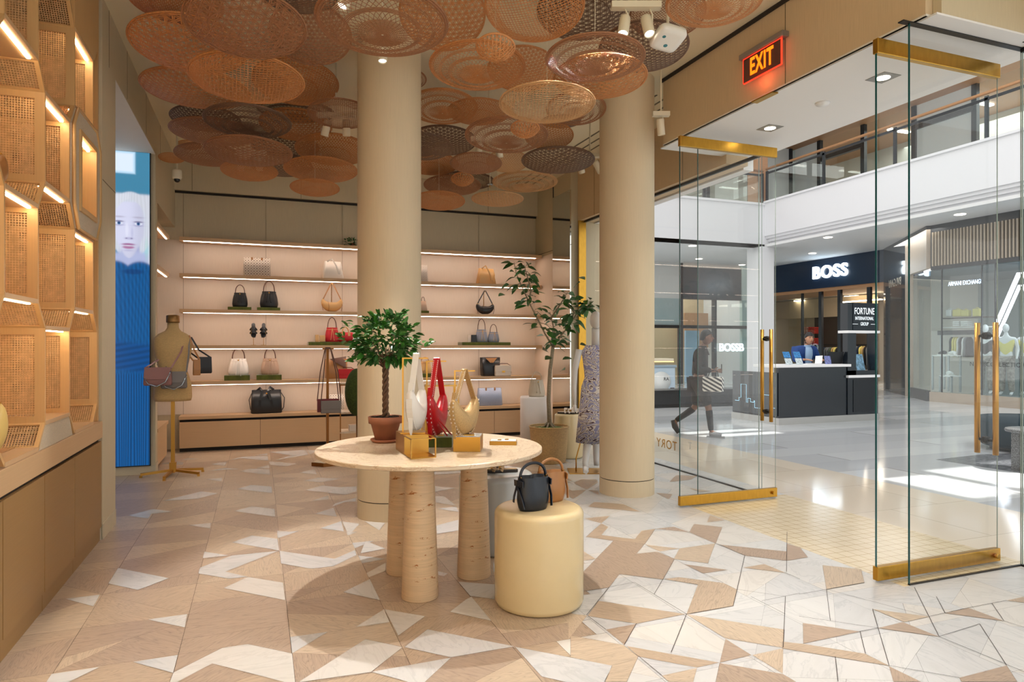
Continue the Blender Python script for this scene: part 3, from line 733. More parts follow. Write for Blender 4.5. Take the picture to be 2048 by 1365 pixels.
# left side shelves in the recess beyond the screen
for z, n in ((2.98, 'upper'), (2.47, 'lower')):
    s = thing('side_shelf', f'{n} short lit shelf in the recess beside the video screen', 'shelf', (XL, 9.0, z))
    part('board', s, WOOD, lambda b: b.box((-.33, 0, -.05), (0, 1.1, 0)))
    part('led_strip', s, LEDC, lambda b: b.box((-.04, .05, -.056), (-.025, 1.05, -.05)))
c = thing('side_cabinet', 'small low cabinet in the recess beyond the video screen', 'cabinet', (XL, 8.97, 0))
part('body', c, WOOD, lambda b: b.box((-.33, 0, .05), (-.01, .95, .45)))
part('top', c, WOOD, lambda b: b.box((-.33, 0, .46), (.005, .98, .50)))

# ================================================================== WOVEN BASKETS
RAT = [mat('rattan_orange', (188, 126, 72), .5, var=.25, vs=20), mat('rattan_brown', (146, 98, 64), .5, var=.25, vs=20), mat('rattan_dark', (106, 78, 58), .5, var=.25, vs=20), mat('rattan_tan', (198, 154, 106), .5, var=.2, vs=20)]
DP = .20
def bz(r, dp=DP): return -dp*(1-min(1, r*r))**.9 if r < 1 else 0
def line_strands(b, ang, sp, w, off=0.0, seg=10, zig=0.0, dp=DP, th=.006):
    c, s = math.cos(ang), math.sin(ang); k = -int(1/sp)-1
    while k*sp+off < 1:
        t = k*sp+off; k += 1
        if abs(t) >= .985: continue
        L = math.sqrt(1-t*t); pts = []
        for i in range(seg+1):
            u = -L+2*L*i/seg; x, y = c*u-s*t, s*u+c*t
            pts.append((x, y, bz(math.hypot(x, y), dp)+(zig if i % 2 else -zig)))
        b.tube(pts, 1, m=None, flat=(w*1.35, th), up=(0, 0, 1), cap=False)
def rim(b, r=.019):
    b.tube([(math.cos(a)*.99, math.sin(a)*.99, 0) for a in (2*PI*i/56 for i in range(56))], r, 6, None, True)
    b.tube([(math.cos(a)*.965, math.sin(a)*.965, -.022) for a in (2*PI*i/56 for i in range(56))], r*.6, 5, None, True)
def ring(b, r, w, dp=DP, n=56, th=.008): b.tube([(math.cos(a)*r, math.sin(a)*r, bz(r, dp)) for a in (2*PI*i/n for i in range(n))], 1, m=None, flat=(w*1.35, th), up=(0, 0, 1), closed=True)
def spokes(b, r0, r1, n, w, tw=0.0, dp=DP):
    for i in range(n):
        a = 2*PI*i/n; pts = []
        for k in range(5):
            t = k/4; r = r0+(r1-r0)*t; aa = a+tw*t; pts.append((math.cos(aa)*r, math.sin(aa)*r, bz(r, dp)))
        b.tube(pts, 1, m=None, flat=(w*1.3, .006), up=(0, 0, 1), cap=False)
def wv_rings(b):
    for k in range(14): ring(b, .03+k*.026, .009)
    spokes(b, .02, .40, 30, .007)
    for r0, r1 in ((.54, .62), (.76, .82)):
        k = r0
        while k < r1+.001: ring(b, k, .010); k += .022
    for k in (.92, .945, .97): ring(b, k, .014)
    for r0, r1, n in ((.38, .54, 36), (.62, .76, 48), (.82, .92, 60)):
        spokes(b, r0, r1, n, .006, .18); spokes(b, r0, r1, n, .006, -.18)
def wv_hex(b):
    for j in range(3):
        line_strands(b, j*PI/3+.2, .105, .013); line_strands(b, j*PI/3+.2, .105, .010, .024)
def wv_fine(b):
    for j in range(3): line_strands(b, j*PI/3+.5, .066, .017, 0, 12, .004)
    ring(b, .5, .03); ring(b, .8, .02)
def wv_grid(b):
    line_strands(b, .1, .062, .010, 0, 12); line_strands(b, .1+PI/2, .062, .010, 0, 12)
    spokes(b, .72, .97, 70, .010, .5)
def wv_open(b):
    for j in range(3):
        line_strands(b, j*PI/3, .13, .016); line_strands(b, j*PI/3, .13, .012, .030)
    ring(b, .6, .02)
def wv_bowl(b):
    for j in range(3): line_strands(b, j*PI/3, .20, .045, 0, 12, 0, .62, .012)
WV = {'R': (wv_rings, 'concentric rings'), 'H': (wv_hex, 'open hexagon weave'), 'F': (wv_fine, 'close fine weave'), 'G': (wv_grid, 'open grid weave'), 'O': (wv_open, 'wide star weave'), 'B': (wv_bowl, 'deep open bowl')}
PROTO = {}
for k, (fn, _) in WV.items():
    b = MB(); fn(b); me1 = b.build('weave', RAT[0]); b = MB()
    if k == 'B': b.tube([(math.cos(a), math.sin(a), 0) for a in (2*PI*i/32 for i in range(32))], .06, 6, None, True)
    else: rim(b)
    me2 = b.build('rim', RAT[0]); PROTO[k] = (me1.data, me2.data)
    bpy.data.objects.remove(me1); bpy.data.objects.remove(me2)
ROD = mat('ceiling_rod', (226, 214, 186), .5)
TONE = ['orange', 'brown', 'dark', 'tan']
BASK = [ # cx, cy, w, h, weave, tone, z, where
 (352,2,178,86,'F',0,3.85,'at the top edge above the video screen'), (378,90,218,108,'O',0,3.72,'over the left wall, second row from the top'), (492,50,233,128,'O',1,3.5,'top row left of the tan column'),
 (622,70,160,116,'H',1,3.8,'top row just left of the column'), (495,158,219,94,'G',0,3.52,'centre of the left cluster'), (392,178,202,74,'H',0,3.7,'along the left wall, third row'),
 (592,165,166,88,'F',0,3.66,'left of the column, third row'), (412,238,132,50,'H',2,3.82,'against the left wall, fourth row'), (427,264,162,52,'F',1,3.7,'against the left wall, just under the fourth row'),
 (496,243,166,64,'R',2,3.58,'middle of the left cluster, fourth row'), (592,222,150,42,'R',2,3.95,'high behind the left cluster, fourth row'), (592,250,140,62,'H',0,3.75,'left of the column, fourth row'),
 (680,228,125,58,'G',1,3.6,'touching the column edge, fourth row'), (665,300,144,62,'F',0,3.62,'left of the column, fifth row'), (498,303,166,58,'H',1,3.56,'middle of the left cluster, fifth row'),
 (415,310,122,44,'F',1,3.7,'against the left wall, fifth row'), (343,316,48,20,'F',0,3.75,'tiny one beside the dome camera pole'), (378,290,44,18,'H',0,3.85,'small one behind the dome camera pole'),
 (570,292,132,50,'H',2,3.8,'high behind the left cluster, fifth row'), (499,342,108,40,'F',0,3.6,'bowl-like one at the bottom of the left cluster'), (642,340,143,50,'F',0,3.58,'left of the column, sixth row'),
 (630,376,96,34,'F',0,3.55,'lowest one left of the column'), (562,330,122,46,'H',2,3.75,'behind the lowest row of the left cluster'),
 (765,45,262,132,'R',1,3.45,'largest, in front of the column top'), (885,28,172,165,'O',0,3.8,'tilted steeply right of the column top'), (1069,12,200,138,'G',0,3.55,'top edge in the middle'),
 (1165,22,182,112,'O',2,3.8,'top edge left of the spotlights'), (955,133,192,94,'R',0,3.56,'under the small bowl right of the column'), (991,95,76,50,'B',0,3.48,'small bowl, upper one'),
 (1045,139,140,86,'H',0,3.78,'behind the ringed one right of the column'), (1190,117,198,90,'R',1,3.52,'under the spotlights'), (1200,155,187,84,'O',0,3.74,'above the right column, behind a ringed one'),
 (1287,95,178,96,'H',2,3.76,'behind the white ceiling sensor'), (1428,3,190,96,'R',0,3.62,'at the top edge nearest the exit sign'), (1335,28,150,96,'G',1,3.85,'behind the spotlight track at the top'),
 (1094,207,192,78,'G',3,3.5,'left of the right column, third row'), (1152,218,120,64,'R',1,3.75,'tucked behind a grid one by the right column'), (885,214,140,68,'R',0,3.52,'right of the tan column, third row'),
 (958,224,126,52,'F',0,3.75,'between two large ones, third row'), (1013,271,166,70,'R',1,3.52,'centre of the right cluster, fourth row'), (1050,257,56,32,'B',0,3.42,'small bowl, middle one'),
 (1098,272,98,54,'H',0,3.68,'right part of the fourth row'), (1122,243,80,26,'H',2,3.85,'high behind the fourth row'), (885,282,136,58,'H',2,3.78,'right of the tan column, fourth row'),
 (845,294,118,52,'R',2,3.6,'half hidden by the column, fourth row'), (862,328,110,44,'F',0,3.7,'right of the tan column, fifth row'), (952,327,104,42,'F',1,3.58,'middle of the right cluster, fifth row'),
 (1015,323,84,44,'H',3,3.7,'behind the fifth row of the right cluster'), (1116,321,146,52,'H',2,3.58,'left of the right column, fifth row'), (905,371,114,40,'F',1,3.56,'middle of the lower right cluster'),
 (925,358,44,24,'B',0,3.46,'small bowl, lowest one'), (930,362,116,36,'G',2,3.74,'behind the small lowest bowl'), (1050,364,130,40,'R',3,3.58,'lower right cluster above the mirror'),
 (995,398,104,30,'H',3,3.52,'lowest one right of the column'), (878,402,104,38,'F',0,3.54,'lowest one at the column edge'), (820,158,66,38,'R',1,3.7,'mostly hidden by the tan column'),
 (590,-22,170,90,'H',2,3.8,'above the top edge, left of the column'),
]
R2 = random.Random(5); PL = []
HANG = [3.89, 3.68, 3.41, 3.85, 3.37, 3.71, 3.94, 3.86, 3.64, 3.46, 4.08, 3.9, 3.63, 3.61, 3.25, 3.63, 3.7, 3.97, 3.96, 3.4, 3.37, 3.13, 3.63, 3.24, 3.96, 3.56, 4.02, 3.52, 3.13, 3.73, 3.19, 3.38, 3.63, 3.53, 4.05, 3.19, 3.76, 3.86, 3.86, 3.42, 3.28, 3.71, 3.96, 3.77, 3.47, 3.91, 3.4, 3.66, 3.51, 3.68, 3.39, 4.04, 3.76, 3.36, 3.36, 3.94, 3.75]
ALLC = []
for (cx, cy, w, h, k, tn, _, where), z in zip(BASK, HANG):
    f = (z-CH)*FPX/(HOR-cy); q = at_f(cx, cy, f); ALLC.append((q.x, q.y, w*f/FPX/2, z))
for (cx, cy, w, h, k, tn, _, where), z in zip(BASK, HANG):
    f = (z-CH)*FPX/(HOR-cy); D = w*f/FPX; c = at_f(cx, cy, f)
    el = math.atan((HOR-cy)/math.hypot(FPX, cx-1024)); tilt = max(-.15, min(.5, math.asin(min(.98, h/w))-el))
    t = thing('woven_basket', f"{TONE[tn]} rattan ceiling basket, {WV[k][1]}, {where}", 'basket', (0, 0, 0), group='rattan baskets hanging from the ceiling')
    d = Vector((c.x, c.y, 0)).normalized(); axis = Vector((d.y, -d.x, 0))
    M = Matrix.Translation(c) @ Matrix.Rotation(-tilt, 4, axis) @ Matrix.Rotation(R2.random()*6.28, 4, 'Z') @ Matrix.Scale(D/2, 4)
    t.matrix_world = M
    for me, n in zip(PROTO[k], ('weave', 'rim')):
        o = bpy.data.objects.new(n, me); COL.objects.link(o); o.parent = t
        o.material_slots[0].link = 'OBJECT'; o.material_slots[0].material = RAT[tn]
    PL.append((c.x, c.y, D/2, c.z)); clearup = not any(math.hypot(c.x-q[0], c.y-q[1]) < q[2]*1.05 and q[3] > c.z for q in ALLC)
    if cy > 0 and (clearup or len(PL)-1 in (20, 21, 40, 46, 50, 54)):
        L = (CZ-c.z)/(D/2); b = MB(); b.lathe([(.006, -.1), (.006, L)], (0, 0, 0), 6)
        o = b.build('hanging_rod', ROD, t); o.matrix_parent_inverse = Matrix()
        up = M.to_quaternion().inverted() @ Vector((0, 0, 1)); o.rotation_mode = 'QUATERNION'; o.rotation_quaternion = Vector((0, 0, 1)).rotation_difference(up)

# ================================================================== SPOTLIGHTS AND CEILING DEVICES
CREAM = mat('cream_enamel', (232, 222, 196), .35)
LAMPF = glow('lamp_face', (255, 240, 215), 12)
def track(px, py, z, n, label, aim=(0, 0, -1), gap=.22, plate=True, sz=1.0):
    c = at_z(px, py, z); t = thing('track_spotlight', label, 'spotlight', c)
    d = Vector((RT.x, RT.y, 0))
    part('plate', t, CREAM, lambda b: (setattr(b, 'M', frame_m((0, 0, .15*sz), RT, (0, 0, 1))), b.box((-gap*(n-1)/2-.08, -.02, -.03), (gap*(n-1)/2+.08, .02, .03))))
    part('hanging_rod', t, ROD, lambda b: b.lathe([(.008, .17*sz), (.008, CZ-c.z)], (0, 0, 0), 8))
    for i in range(n):
        o = d*(gap*(i-(n-1)/2)); a = Vector(aim).normalized(); a = (a+Vector((.25*(i-.5), -.1*i, 0))).normalized()
        M = Matrix.Translation(o) @ a.to_track_quat('-Z', 'Y').to_matrix().to_4x4()
        def hd(b):
            b.M = M; b.lathe([(.0, .10), (.034, .10), (.036, .09), (.036, -.045), (.032, -.05), (.030, -.035), (0, -.035)], (0, 0, 0), 20, None, (False, False))
        hh = part('lamp_head', t, CREAM, hd)
        part('lens', hh, LAMPF, lambda b: (setattr(b, 'M', M), b.lathe([(0, -.0375), (.029, -.0375)], (0, 0, 0), 16, None, (False, False))))
        part('bracket', t, CREAM, lambda b: b.tube([o+Vector((0, 0, .15)), o+Vector((.03, 0, .1)), o+Vector((.03, 0, .04)), o], .006, 6))
    return c
track(1272, 58, 3.55, 2, 'pair of bright cream spotlights beside the white ceiling sensor', (-.2, -.35, -1), .16)
track(765, 112, 3.72, 1, 'lone bright spotlight in front of the column', (.1, -.2, -1))
track(672, 262, 3.55, 2, 'pair of cream spotlights left of the column', (-.1, .3, -1), .2)
track(500, 333, 3.5, 2, 'pair of cream spotlights in the lower left basket cluster', (0, .3, -1), .2)
track(978, 306, 3.52, 2, 'pair of lit cream spotlights in the right basket cluster', (0, .2, -1), .22)
track(1180, 338, 3.5, 2, 'pair of bright spotlights left of the right column, near the window', (.6, .3, -1), .2)
track(690, 2, 3.6, 1, 'spotlight at the top edge over the big star-weave basket', (-.3, -.2, -1))
track(1322, 260, 3.55, 1, 'small bright spotlight right of the second column', (.3, .1, -1))
t = thing('dome_camera', 'cream dome security camera on a pole near the left wall', 'camera', at_z(354, 352, 3.55))
part('housing', t, CREAM, lambda b: b.lathe([(0, .07), (.05, .07), (.055, .05), (.055, -.02), (.048, -.04), (0, -.04)], n=24))
part('dome', t, mat('smoked_dome', (20, 18, 20), .08), lambda b: b.ball((0, 0, -.045), .036))
part('hanging_rod', t, ROD, lambda b: b.lathe([(.012, .07), (.012, CZ-3.55)], n=10))
t = thing('ceiling_sensor', 'white rounded square sensor hanging right of the spotlights', 'sensor', at_z(1336, 77, 3.5))
SM = Matrix.Rotation(-.32, 4, RT) @ Matrix.Rotation(.35-YAW, 4, 'Z'); t.rotation_euler = SM.to_euler()
part('casing', t, mat('sensor_casing', (240, 238, 232), .35), lambda b: b.loft([(-.028, .06, .06), (-.025, .088, .088), (-.012, .098, .098), (.02, .098, .098), (.035, .07, .07)], n=32, e=5), bevel=0)
part('badge', t, mat('badge_teal', (50, 120, 130), .4), lambda b: b.lathe([(0, -.0285), (.014, -.0285)], (.0, .035, 0), 16, None, (False, False)))
part('badge', t, MATS['badge_teal'], lambda b: b.lathe([(0, -.0285), (.012, -.0285)], (-.05, -.03, 0), 16, None, (False, False)))
part('hanging_rod', t, ROD, lambda b: b.tube([(0, 0, .03), SM.to_3x3().inverted() @ Vector((0, 0, .69))], .010, 8))
def disc_dev(px, py, z, label, m):
    t = thing('sprinkler', label, 'sprinkler', at_z(px, py, z))
    part('plate', t, m, lambda b: b.lathe([(0, .01), (.035, .01), (.038, 0), (.03, -.006), (0, -.006)], n=24)); part('pipe', t, CREAM, lambda b: b.lathe([(.006, .01), (.006, CZ-z)], n=8))
    part('nozzle', t, GOLD, lambda b: b.lathe([(.006, -.006), (.006, -.03), (.014, -.034), (0, -.036)], n=10))
SILV = mat('silver', (190, 205, 215), .2, 1.0)
disc_dev(1131, 161, 3.66, 'small silver sprinkler above the tan grid basket', SILV); disc_dev(980, 370, 3.66, 'small silver sprinkler in the lower right basket cluster', SILV)
# ================================================================== LEATHERS
def leather(name, c, rough=.38, bmp=.10, vs=260): return mat(name, c, rough, var=.025, vs=vs, bmp=bmp)
LBLK = leather('leather_black', (22, 24, 28)); LNAVY = leather('leather_midnight', (18, 26, 38), .3); LBRN = leather('leather_camel', (168, 116, 66))
LTAN = leather('leather_tan', (214, 170, 112)); LWHT = leather('leather_white', (240, 234, 226), .35); LCRM = leather('leather_cream', (232, 216, 198)); LPNK = leather('leather_mauve', (150, 106, 100))
LGRY = leather('leather_grey', (112, 104, 98)); LRED = leather('leather_red', (186, 16, 30), .3); LTAU = leather('leather_taupe', (190, 160, 138)); LBUR = leather('leather_burgundy', (110, 26, 34))
LDKB = leather('leather_dark_brown', (84, 50, 34)); LGLD = mat('woven_gold_leather', (198, 164, 112), .35, .25, var=.2, vs=120, bmp=.6)
LBEI = leather('leather_beige', (206, 192, 170)); LYEL = leather('leather_straw', (206, 176, 104))
VELV = mat('green_velvet', (84, 92, 24), .9, var=.35, vs=14, bmp=.4, sheen=.6, sy=.3)
PTOTE = pattern('printed_tote', (232, 224, 212), (92, 66, 50), .055); PRED = pattern('printed_red', (206, 30, 44), (176, 20, 34), .03)
PGRY = pattern('printed_grey', (158, 164, 178), (86, 94, 116), .026); PBLU = pattern('printed_blue', (164, 176, 198), (108, 122, 156), .03)
STITCH = mat('white_stitch', (244, 236, 226), .5)

# ------------------------------------------------------------------ bag builders, standing on z = 0, front towards -Y
def pleat_body(b, w, d, h, m, npl=14, neck=.62):
    n = 56; rs = []
    for k in range(11):
        t = k/10; z = h*t
        sc = 1.0-.06*(1-t)**4*2+.02 if t < .2 else 1.0
        sc = (.90+.10*min(1, t*6)) if t < .18 else 1-(1-neck)*max(0, (t-.25)/.75)**1.5
        if t > .92: sc += .06
        a = .0+.11*max(0, (t-.35)/.65)
        rs.append([(w/2*sc*(1+a*math.cos(npl*2*PI*i/n))*math.cos(2*PI*i/n), d/2*sc*(1+a*math.cos(npl*2*PI*i/n))*math.sin(2*PI*i/n), z) for i in range(n)])
    b.rings(rs, m, (True, False)); inner = [[(x*.94, y*.94, z) for x, y, z in r] for r in rs[::-1][:4]]
    b.rings([rs[-1]]+inner, m, (False, True))
def bucket(name, label, loc, w, h, m, hm, rz=0, cord=None, handle=True, hh=None, group=None, cords_len=.55, d=None):
    t = thing(name, label, 'handbag', loc, rz, group); d = d or w*.72
    part('body', t, m, lambda b: pleat_body(b, w, d, h, m))
    r = w*.022
    if handle:
        hh = hh or h*.55; a = w*.30
        part('handle', t, hm, lambda b: b.tube([(a*math.cos(s), 0, h*.93+hh*math.sin(s)**.8 if math.sin(s) > 0 else h*.93) for s in (PI*i/18 for i in range(19))], r*1.3, 8))
        part('ring', t, GOLD, lambda b: (b.ball((a, 0, h*.95), r*1.9, n=10), b.ball((-a, 0, h*.95), r*1.9, n=10)))
    c = cord or hm; zc = h*.86; rw = w/2*.72; rd = d/2*.72
    part('drawstring', t, c, lambda b: (b.tube([(rw*math.cos(s)*1.04, rd*math.sin(s)*1.06, zc) for s in (2*PI*i/24 for i in range(24))], r*.7, 6, None, True),
        b.tube([(-.02*w, -rd*1.1, zc), (-.06*w, -d*.44, h*.6), (-.10*w, -d*.52, h*(.86-cords_len)), (-.13*w, -d*.55, h*(.80-cords_len*1.1))], [r*.7, r*.7, r*.7, r*1.5], 6),
        b.tube([(.02*w, -rd*1.1, zc), (.05*w, -d*.46, h*.6), (.09*w, -d*.54, h*(.84-cords_len)), (.12*w, -d*.56, h*(.76-cords_len*1.1))], [r*.7, r*.7, r*.7, r*1.5], 6)))
    part('clasp', t, GOLD, lambda b: b.ball((0, -rd*1.1, zc+.01), r*1.8, n=10, sc=(1, .5, 1)))
    return t
def tote(name, label, loc, w, d, h, m, hm, rz=0, taper=.85, handles='loops', group=None, hh=.10):
    t = thing(name, label, 'handbag', loc, rz, group)
    part('body', t, m, lambda b: b.loft([(0, w/2*.94, d/2*.9), (.012, w/2, d/2), (h*.5, w/2*(1+taper)/2, d/2*(1+taper)/2*.9), (h, w/2*taper, d/2*taper*.6), (h*.985, w/2*taper*.95, d/2*taper*.5)], n=36, e=7))
    if handles == 'loops':
        for s in (-1, 1): part('handle', t, hm, lambda b: b.tube([(w*.2*math.cos(q), s*d*.22, h*.97+hh*math.sin(q)) for q in (PI*i/14 for i in range(15))], w*.018, 6))
    if handles == 'tabs':
        for s in (-1, 1): part('handle', t, hm, lambda b: (b.box((s*w*.18-.012, -d*.3-.004, h*.86), (s*w*.18+.012, -d*.3+.006, h*1.03)), b.ball((s*w*.18, -d*.3-.006, h*.93), .008, n=8)))
    return t
def crescent_bag(name, label, loc, w, h, m, sm, rz=0, strap_h=.28, stand=True, dangling=True):
    t = thing(name, label, 'handbag', loc, rz)
    def body(b):
        rs = []; N = 24
        for i in range(N+1):
            a = PI*(1+i/N); s = math.sin(PI*i/N)
            R = w/2*.80; cx, cz = R*math.cos(a), h*.78+R*.72*math.sin(a)*h/(w*.5)
            th = .012+.62*h*.5*s**.8; dep = .012+.045*s**.6
            rad = Vector((math.cos(a), 0, math.sin(a)*.9)).normalized()
            rs.append([Vector((cx, 0, cz))+rad*(th*math.cos(q)) +Vector((0, dep*math.sin(q), 0)) for q in (2*PI*j/14 for j in range(14))])
        lo = min(p.z for r in rs for p in r); rs = [[p-Vector((0, 0, lo)) for p in r] for r in rs]; b.rings(rs, m)
        t['tip'] = [w/2*.80, rs[0][0].z]
    part('body', t, m, body); tx, tz = t['tip']; del t['tip']
    part('strap', t, sm, lambda b: b.tube([(-tx, 0, tz), (-tx*.5, 0, tz+strap_h*.55), (-.01, 0, tz+strap_h), (.01, 0, tz+strap_h), (tx*.5, 0, tz+strap_h*.55), (tx, 0, tz)], 1, flat=(.016, .005), up=(0, 1, 0)))
    part('ring', t, GOLD, lambda b: (b.ball((-tx, 0, tz), .012, n=8), b.ball((tx, 0, tz), .012, n=8)))
    if dangling: part('tassel', t, sm, lambda b: (b.tube([(-tx, -.02, tz-.01), (-tx*1.12, -.03, tz*.5), (-tx*1.0, -.03, .02)], .004, 5), b.tube([(tx, -.02, tz-.01), (tx*1.14, -.03, tz*.5), (tx*1.0, -.03, .01)], .004, 5), b.tube([(-tx*.45, -.05, tz*.85), (-tx*.38, -.06, tz*.4), (-tx*.42, -.05, .01)], .004, 5)))
    if stand:
        q = thing('bag_stand', 'slim brass stand holding the '+label.split(' on ')[0], 'stand', loc, rz)
        part('pole', q, GOLD, lambda b: b.tube([(0, .035+.03, 0), (0, .065, tz+strap_h-.02), (0, -.02, tz+strap_h-.012)], .006, 6)); part('base', q, GOLD, lambda b: b.cbox((0, .075, .003), (.09, .07, .006)))
    return t
def satchel(name, label, loc, w, d, h, m, sm, rz=0, strap=True, clasp=True):
    t = thing(name, label, 'handbag', loc, rz)
    part('body', t, m, lambda b: b.box((-w/2, -d/2, 0), (w/2, d/2, h)), bevel=.012)
    part('flap', t, m, lambda b: b.prism([(-w/2-.003, -d/2-.008, h*.42), (-w/2-.003, -d/2-.008, h+.006), (-w/2-.003, d/2, h+.006), (-w/2-.003, d/2, h), (-w/2-.003, -d/2-.001, h), (-w/2-.003, -d/2-.001, h*.42)], (w+.006, 0, 0)), bevel=.004)
    if clasp: part('clasp', t, GOLD, lambda b: (b.box((-w*.09, -d/2-.018, h*.34), (w*.09, -d/2-.006, h*.52)), b.ball((0, -d/2-.02, h*.43), .008, n=8)))
    if strap: part('strap', t, sm, lambda b: b.tube([(-w/2, 0, h*.9), (-w*.45, .0, h*1.1), (-w*.1, 0, h*1.22), (w*.3, 0, h*1.2), (w*.53, 0, h*1.0), (w*.54, -.01, h*.55), (w*.52, -.01, h*.2)], .007, 6))
    return t
def sandal_pair(label, loc, rz, sole, strp, L=.25, gap=.11, tilt=None, group=None):
    for s in (0, 1):
        t = thing('sandal', label[s], 'shoe', Vector(loc)+Vector((gap*(s-.5)*math.cos(rz), gap*(s-.5)*math.sin(rz), 0)), rz, group)
        if tilt: t.rotation_euler = (tilt, 0, rz)
        sandal_mesh(t, sole, strp, L, -1 if s else 1)
def sandal_mesh(t, sole, strp, L, mir=1):
    out = [(-.30, -.5), (.12, -.5), (.36, -.40), (.44, -.18), (.36, .05), (.30, .25), (.30, .42), (.18, .5), (-.12, .5), (-.26, .42), (-.28, .2), (-.38, -.1), (-.42, -.35)]
    out = [(x*L*.38*mir, y*L) for x, y in out]
    if mir < 0: out = out[::-1]
    part('sole', t, sole, lambda b: b.prism([(x, y, 0) for x, y in out], (0, 0, .022)), bevel=.004)
    part('footbed', t, strp, lambda b: b.prism([(x*.93, y*.95, .022) for x, y in out], (0, 0, .004)))
    for y, zz in ((-.26*L, .055), (-.02*L, .065)):
        part('strap', t, strp, lambda b: b.tube([(L*.16*math.cos(a), y+.01*math.sin(a), .012+zz*math.sin(a)) for a in (PI*i/12 for i in range(13))], 1, flat=(L*.16, .006), up=(0, 0, 1)))
        part('buckle', t, GOLD, lambda b: b.cbox((L*.13*mir, y, .045), (.006, L*.12, .02)))
def riser(label, px0, px1, z, th, y=10.55, dep=.22, m=None):
    a, c = at_y(px0, HOR, y), at_y(px1, HOR, y)
    return solo('display_riser', label, 'riser', m or VELV, lambda b: b.box((-(c.x-a.x)/2, -dep/2, 0), ((c.x-a.x)/2, dep/2, th)), ((a.x+c.x)/2, y, z), bevel=.004)
def sp(px, z, y=10.55): p = at_y(px, HOR, y); return (p.x, p.y, z)
def pw(n, y=10.55, px=600): return n*depth(at_y(px, HOR, y))/FPX

# ---- second shelf (z 2.51)
tote('tote_bag', 'cream monogram print tote lying flat-topped on the second shelf, left', sp(514, 2.51), pw(50), .14, .27, PTOTE, LBRN, .0, .98, 'tabs')
t = tote('tote_bag', 'plain white shoulder tote on the second shelf left of the column', sp(665, 2.51), pw(44), .14, .27, LWHT, LWHT, .2, .72, None)
part('shoulder_strap', t, LWHT, lambda b: b.tube([(-.09, -.03, .26), (-.03, -.07, .30), (.03, -.09, .2), (.07, -.09, .08), (.11, -.07, .07), (.12, -.05, .18), (.11, -.02, .27)], 1, flat=(.022, .005), up=(0, 1, 0)))
tote('tote_bag', 'cream speckled tote on the second shelf, half hidden by the column', sp(838, 2.51), pw(34, px=840), .12, .27, PTOTE, LBRN, .0, .95, None)
t = tote('tote_bag', 'tan leather shoulder tote on the second shelf, right of the column', sp(972, 2.51), pw(40, px=970), .14, .26, LTAN, LTAN, .2, .78, None)
part('shoulder_strap', t, LTAN, lambda b: b.tube([(-.10, -.03, .25), (-.05, -.07, .30), (.01, -.09, .19), (.06, -.09, .06), (.11, -.07, .05), (.13, -.05, .16), (.12, -.02, .25)], 1, flat=(.024, .005), up=(0, 1, 0)))
# ---- third shelf (z 2.01)
riser('green velvet riser under the smaller black bucket bag', 456, 503, 2.01, .045); bucket('bucket_bag', 'smaller black leather bucket bag on the third shelf', sp(480, 2.055), pw(28), .21, LBLK, LDKB, 0, LBLK, hh=.13, cords_len=.45)
riser('green velvet riser under the larger black bucket bag', 514, 560, 2.01, .045); bucket('bucket_bag', 'larger black leather bucket bag on the third shelf', sp(538, 2.055), pw(34), .24, LBLK, LDKB, 0, LBLK, hh=.17, cords_len=.45)
crescent_bag('crescent_bag', 'tan crescent shoulder bag on the third shelf', sp(664, 2.01), pw(44), .20, LTAN, LBRN, 0, .25)
crescent_bag('crescent_bag', 'black crescent shoulder bag on the third shelf', sp(970, 2.01), pw(40, px=970), .18, LBLK, LBLK, 0, .22)
riser('small green velvet riser at the column edge, third shelf', 838, 855, 2.01, .04)
tote('mini_bag', 'small taupe bag at the column edge on the third shelf', sp(846, 2.05), .13, .08, .16, LTAU, LDKB, .0, .7, 'loops', hh=.07)
# ---- fourth shelf (z 1.50)
for s, px in enumerate((507, 527)):
    q = thing('shoe_stand', ['left', 'right'][s]+' thin brass shoe stand on the fourth shelf', 'stand', sp(px, 1.50)); part('pole', q, GOLD, lambda b: b.tube([(0, 0, .0), (0, 0, .13)], .004, 6)); part('base', q, GOLD, lambda b: b.cbox((0, 0, .002), (.07, .07, .004)))
    t = thing('sandal', ['left', 'right'][s]+' black buckled sandal propped on a brass stand', 'shoe', Vector(sp(px, 1.715))+Vector((0, -.03, 0))); t.rotation_euler = (1.15, 0, 0); sandal_mesh(t, LBLK, LBLK, .23, 1 if s else -1)
riser('long green velvet riser under the red bags', 616, 713, 1.50, .05, 10.55, .26)
solo('box', 'tall tan card box left of the red bucket bag', 'box', LTAN, lambda b: b.cbox((0, 0, .055), (.05, .05, .11)), Vector(sp(634, 1.55)), bevel=.003)
solo('wallet', 'small tan folded wallet beside the red bucket bag', 'wallet', LTAN, lambda b: b.cbox((0, 0, .05), (.085, .03, .10)), Vector(sp(644, 1.55))+Vector((.0, -.06, 0)), .2, bevel=.008)
bucket('bucket_bag', 'red printed bucket bag on the fourth shelf', sp(664, 1.55), pw(28), .22, PRED, LDKB, 0, LTAN, hh=.17, cords_len=.6)
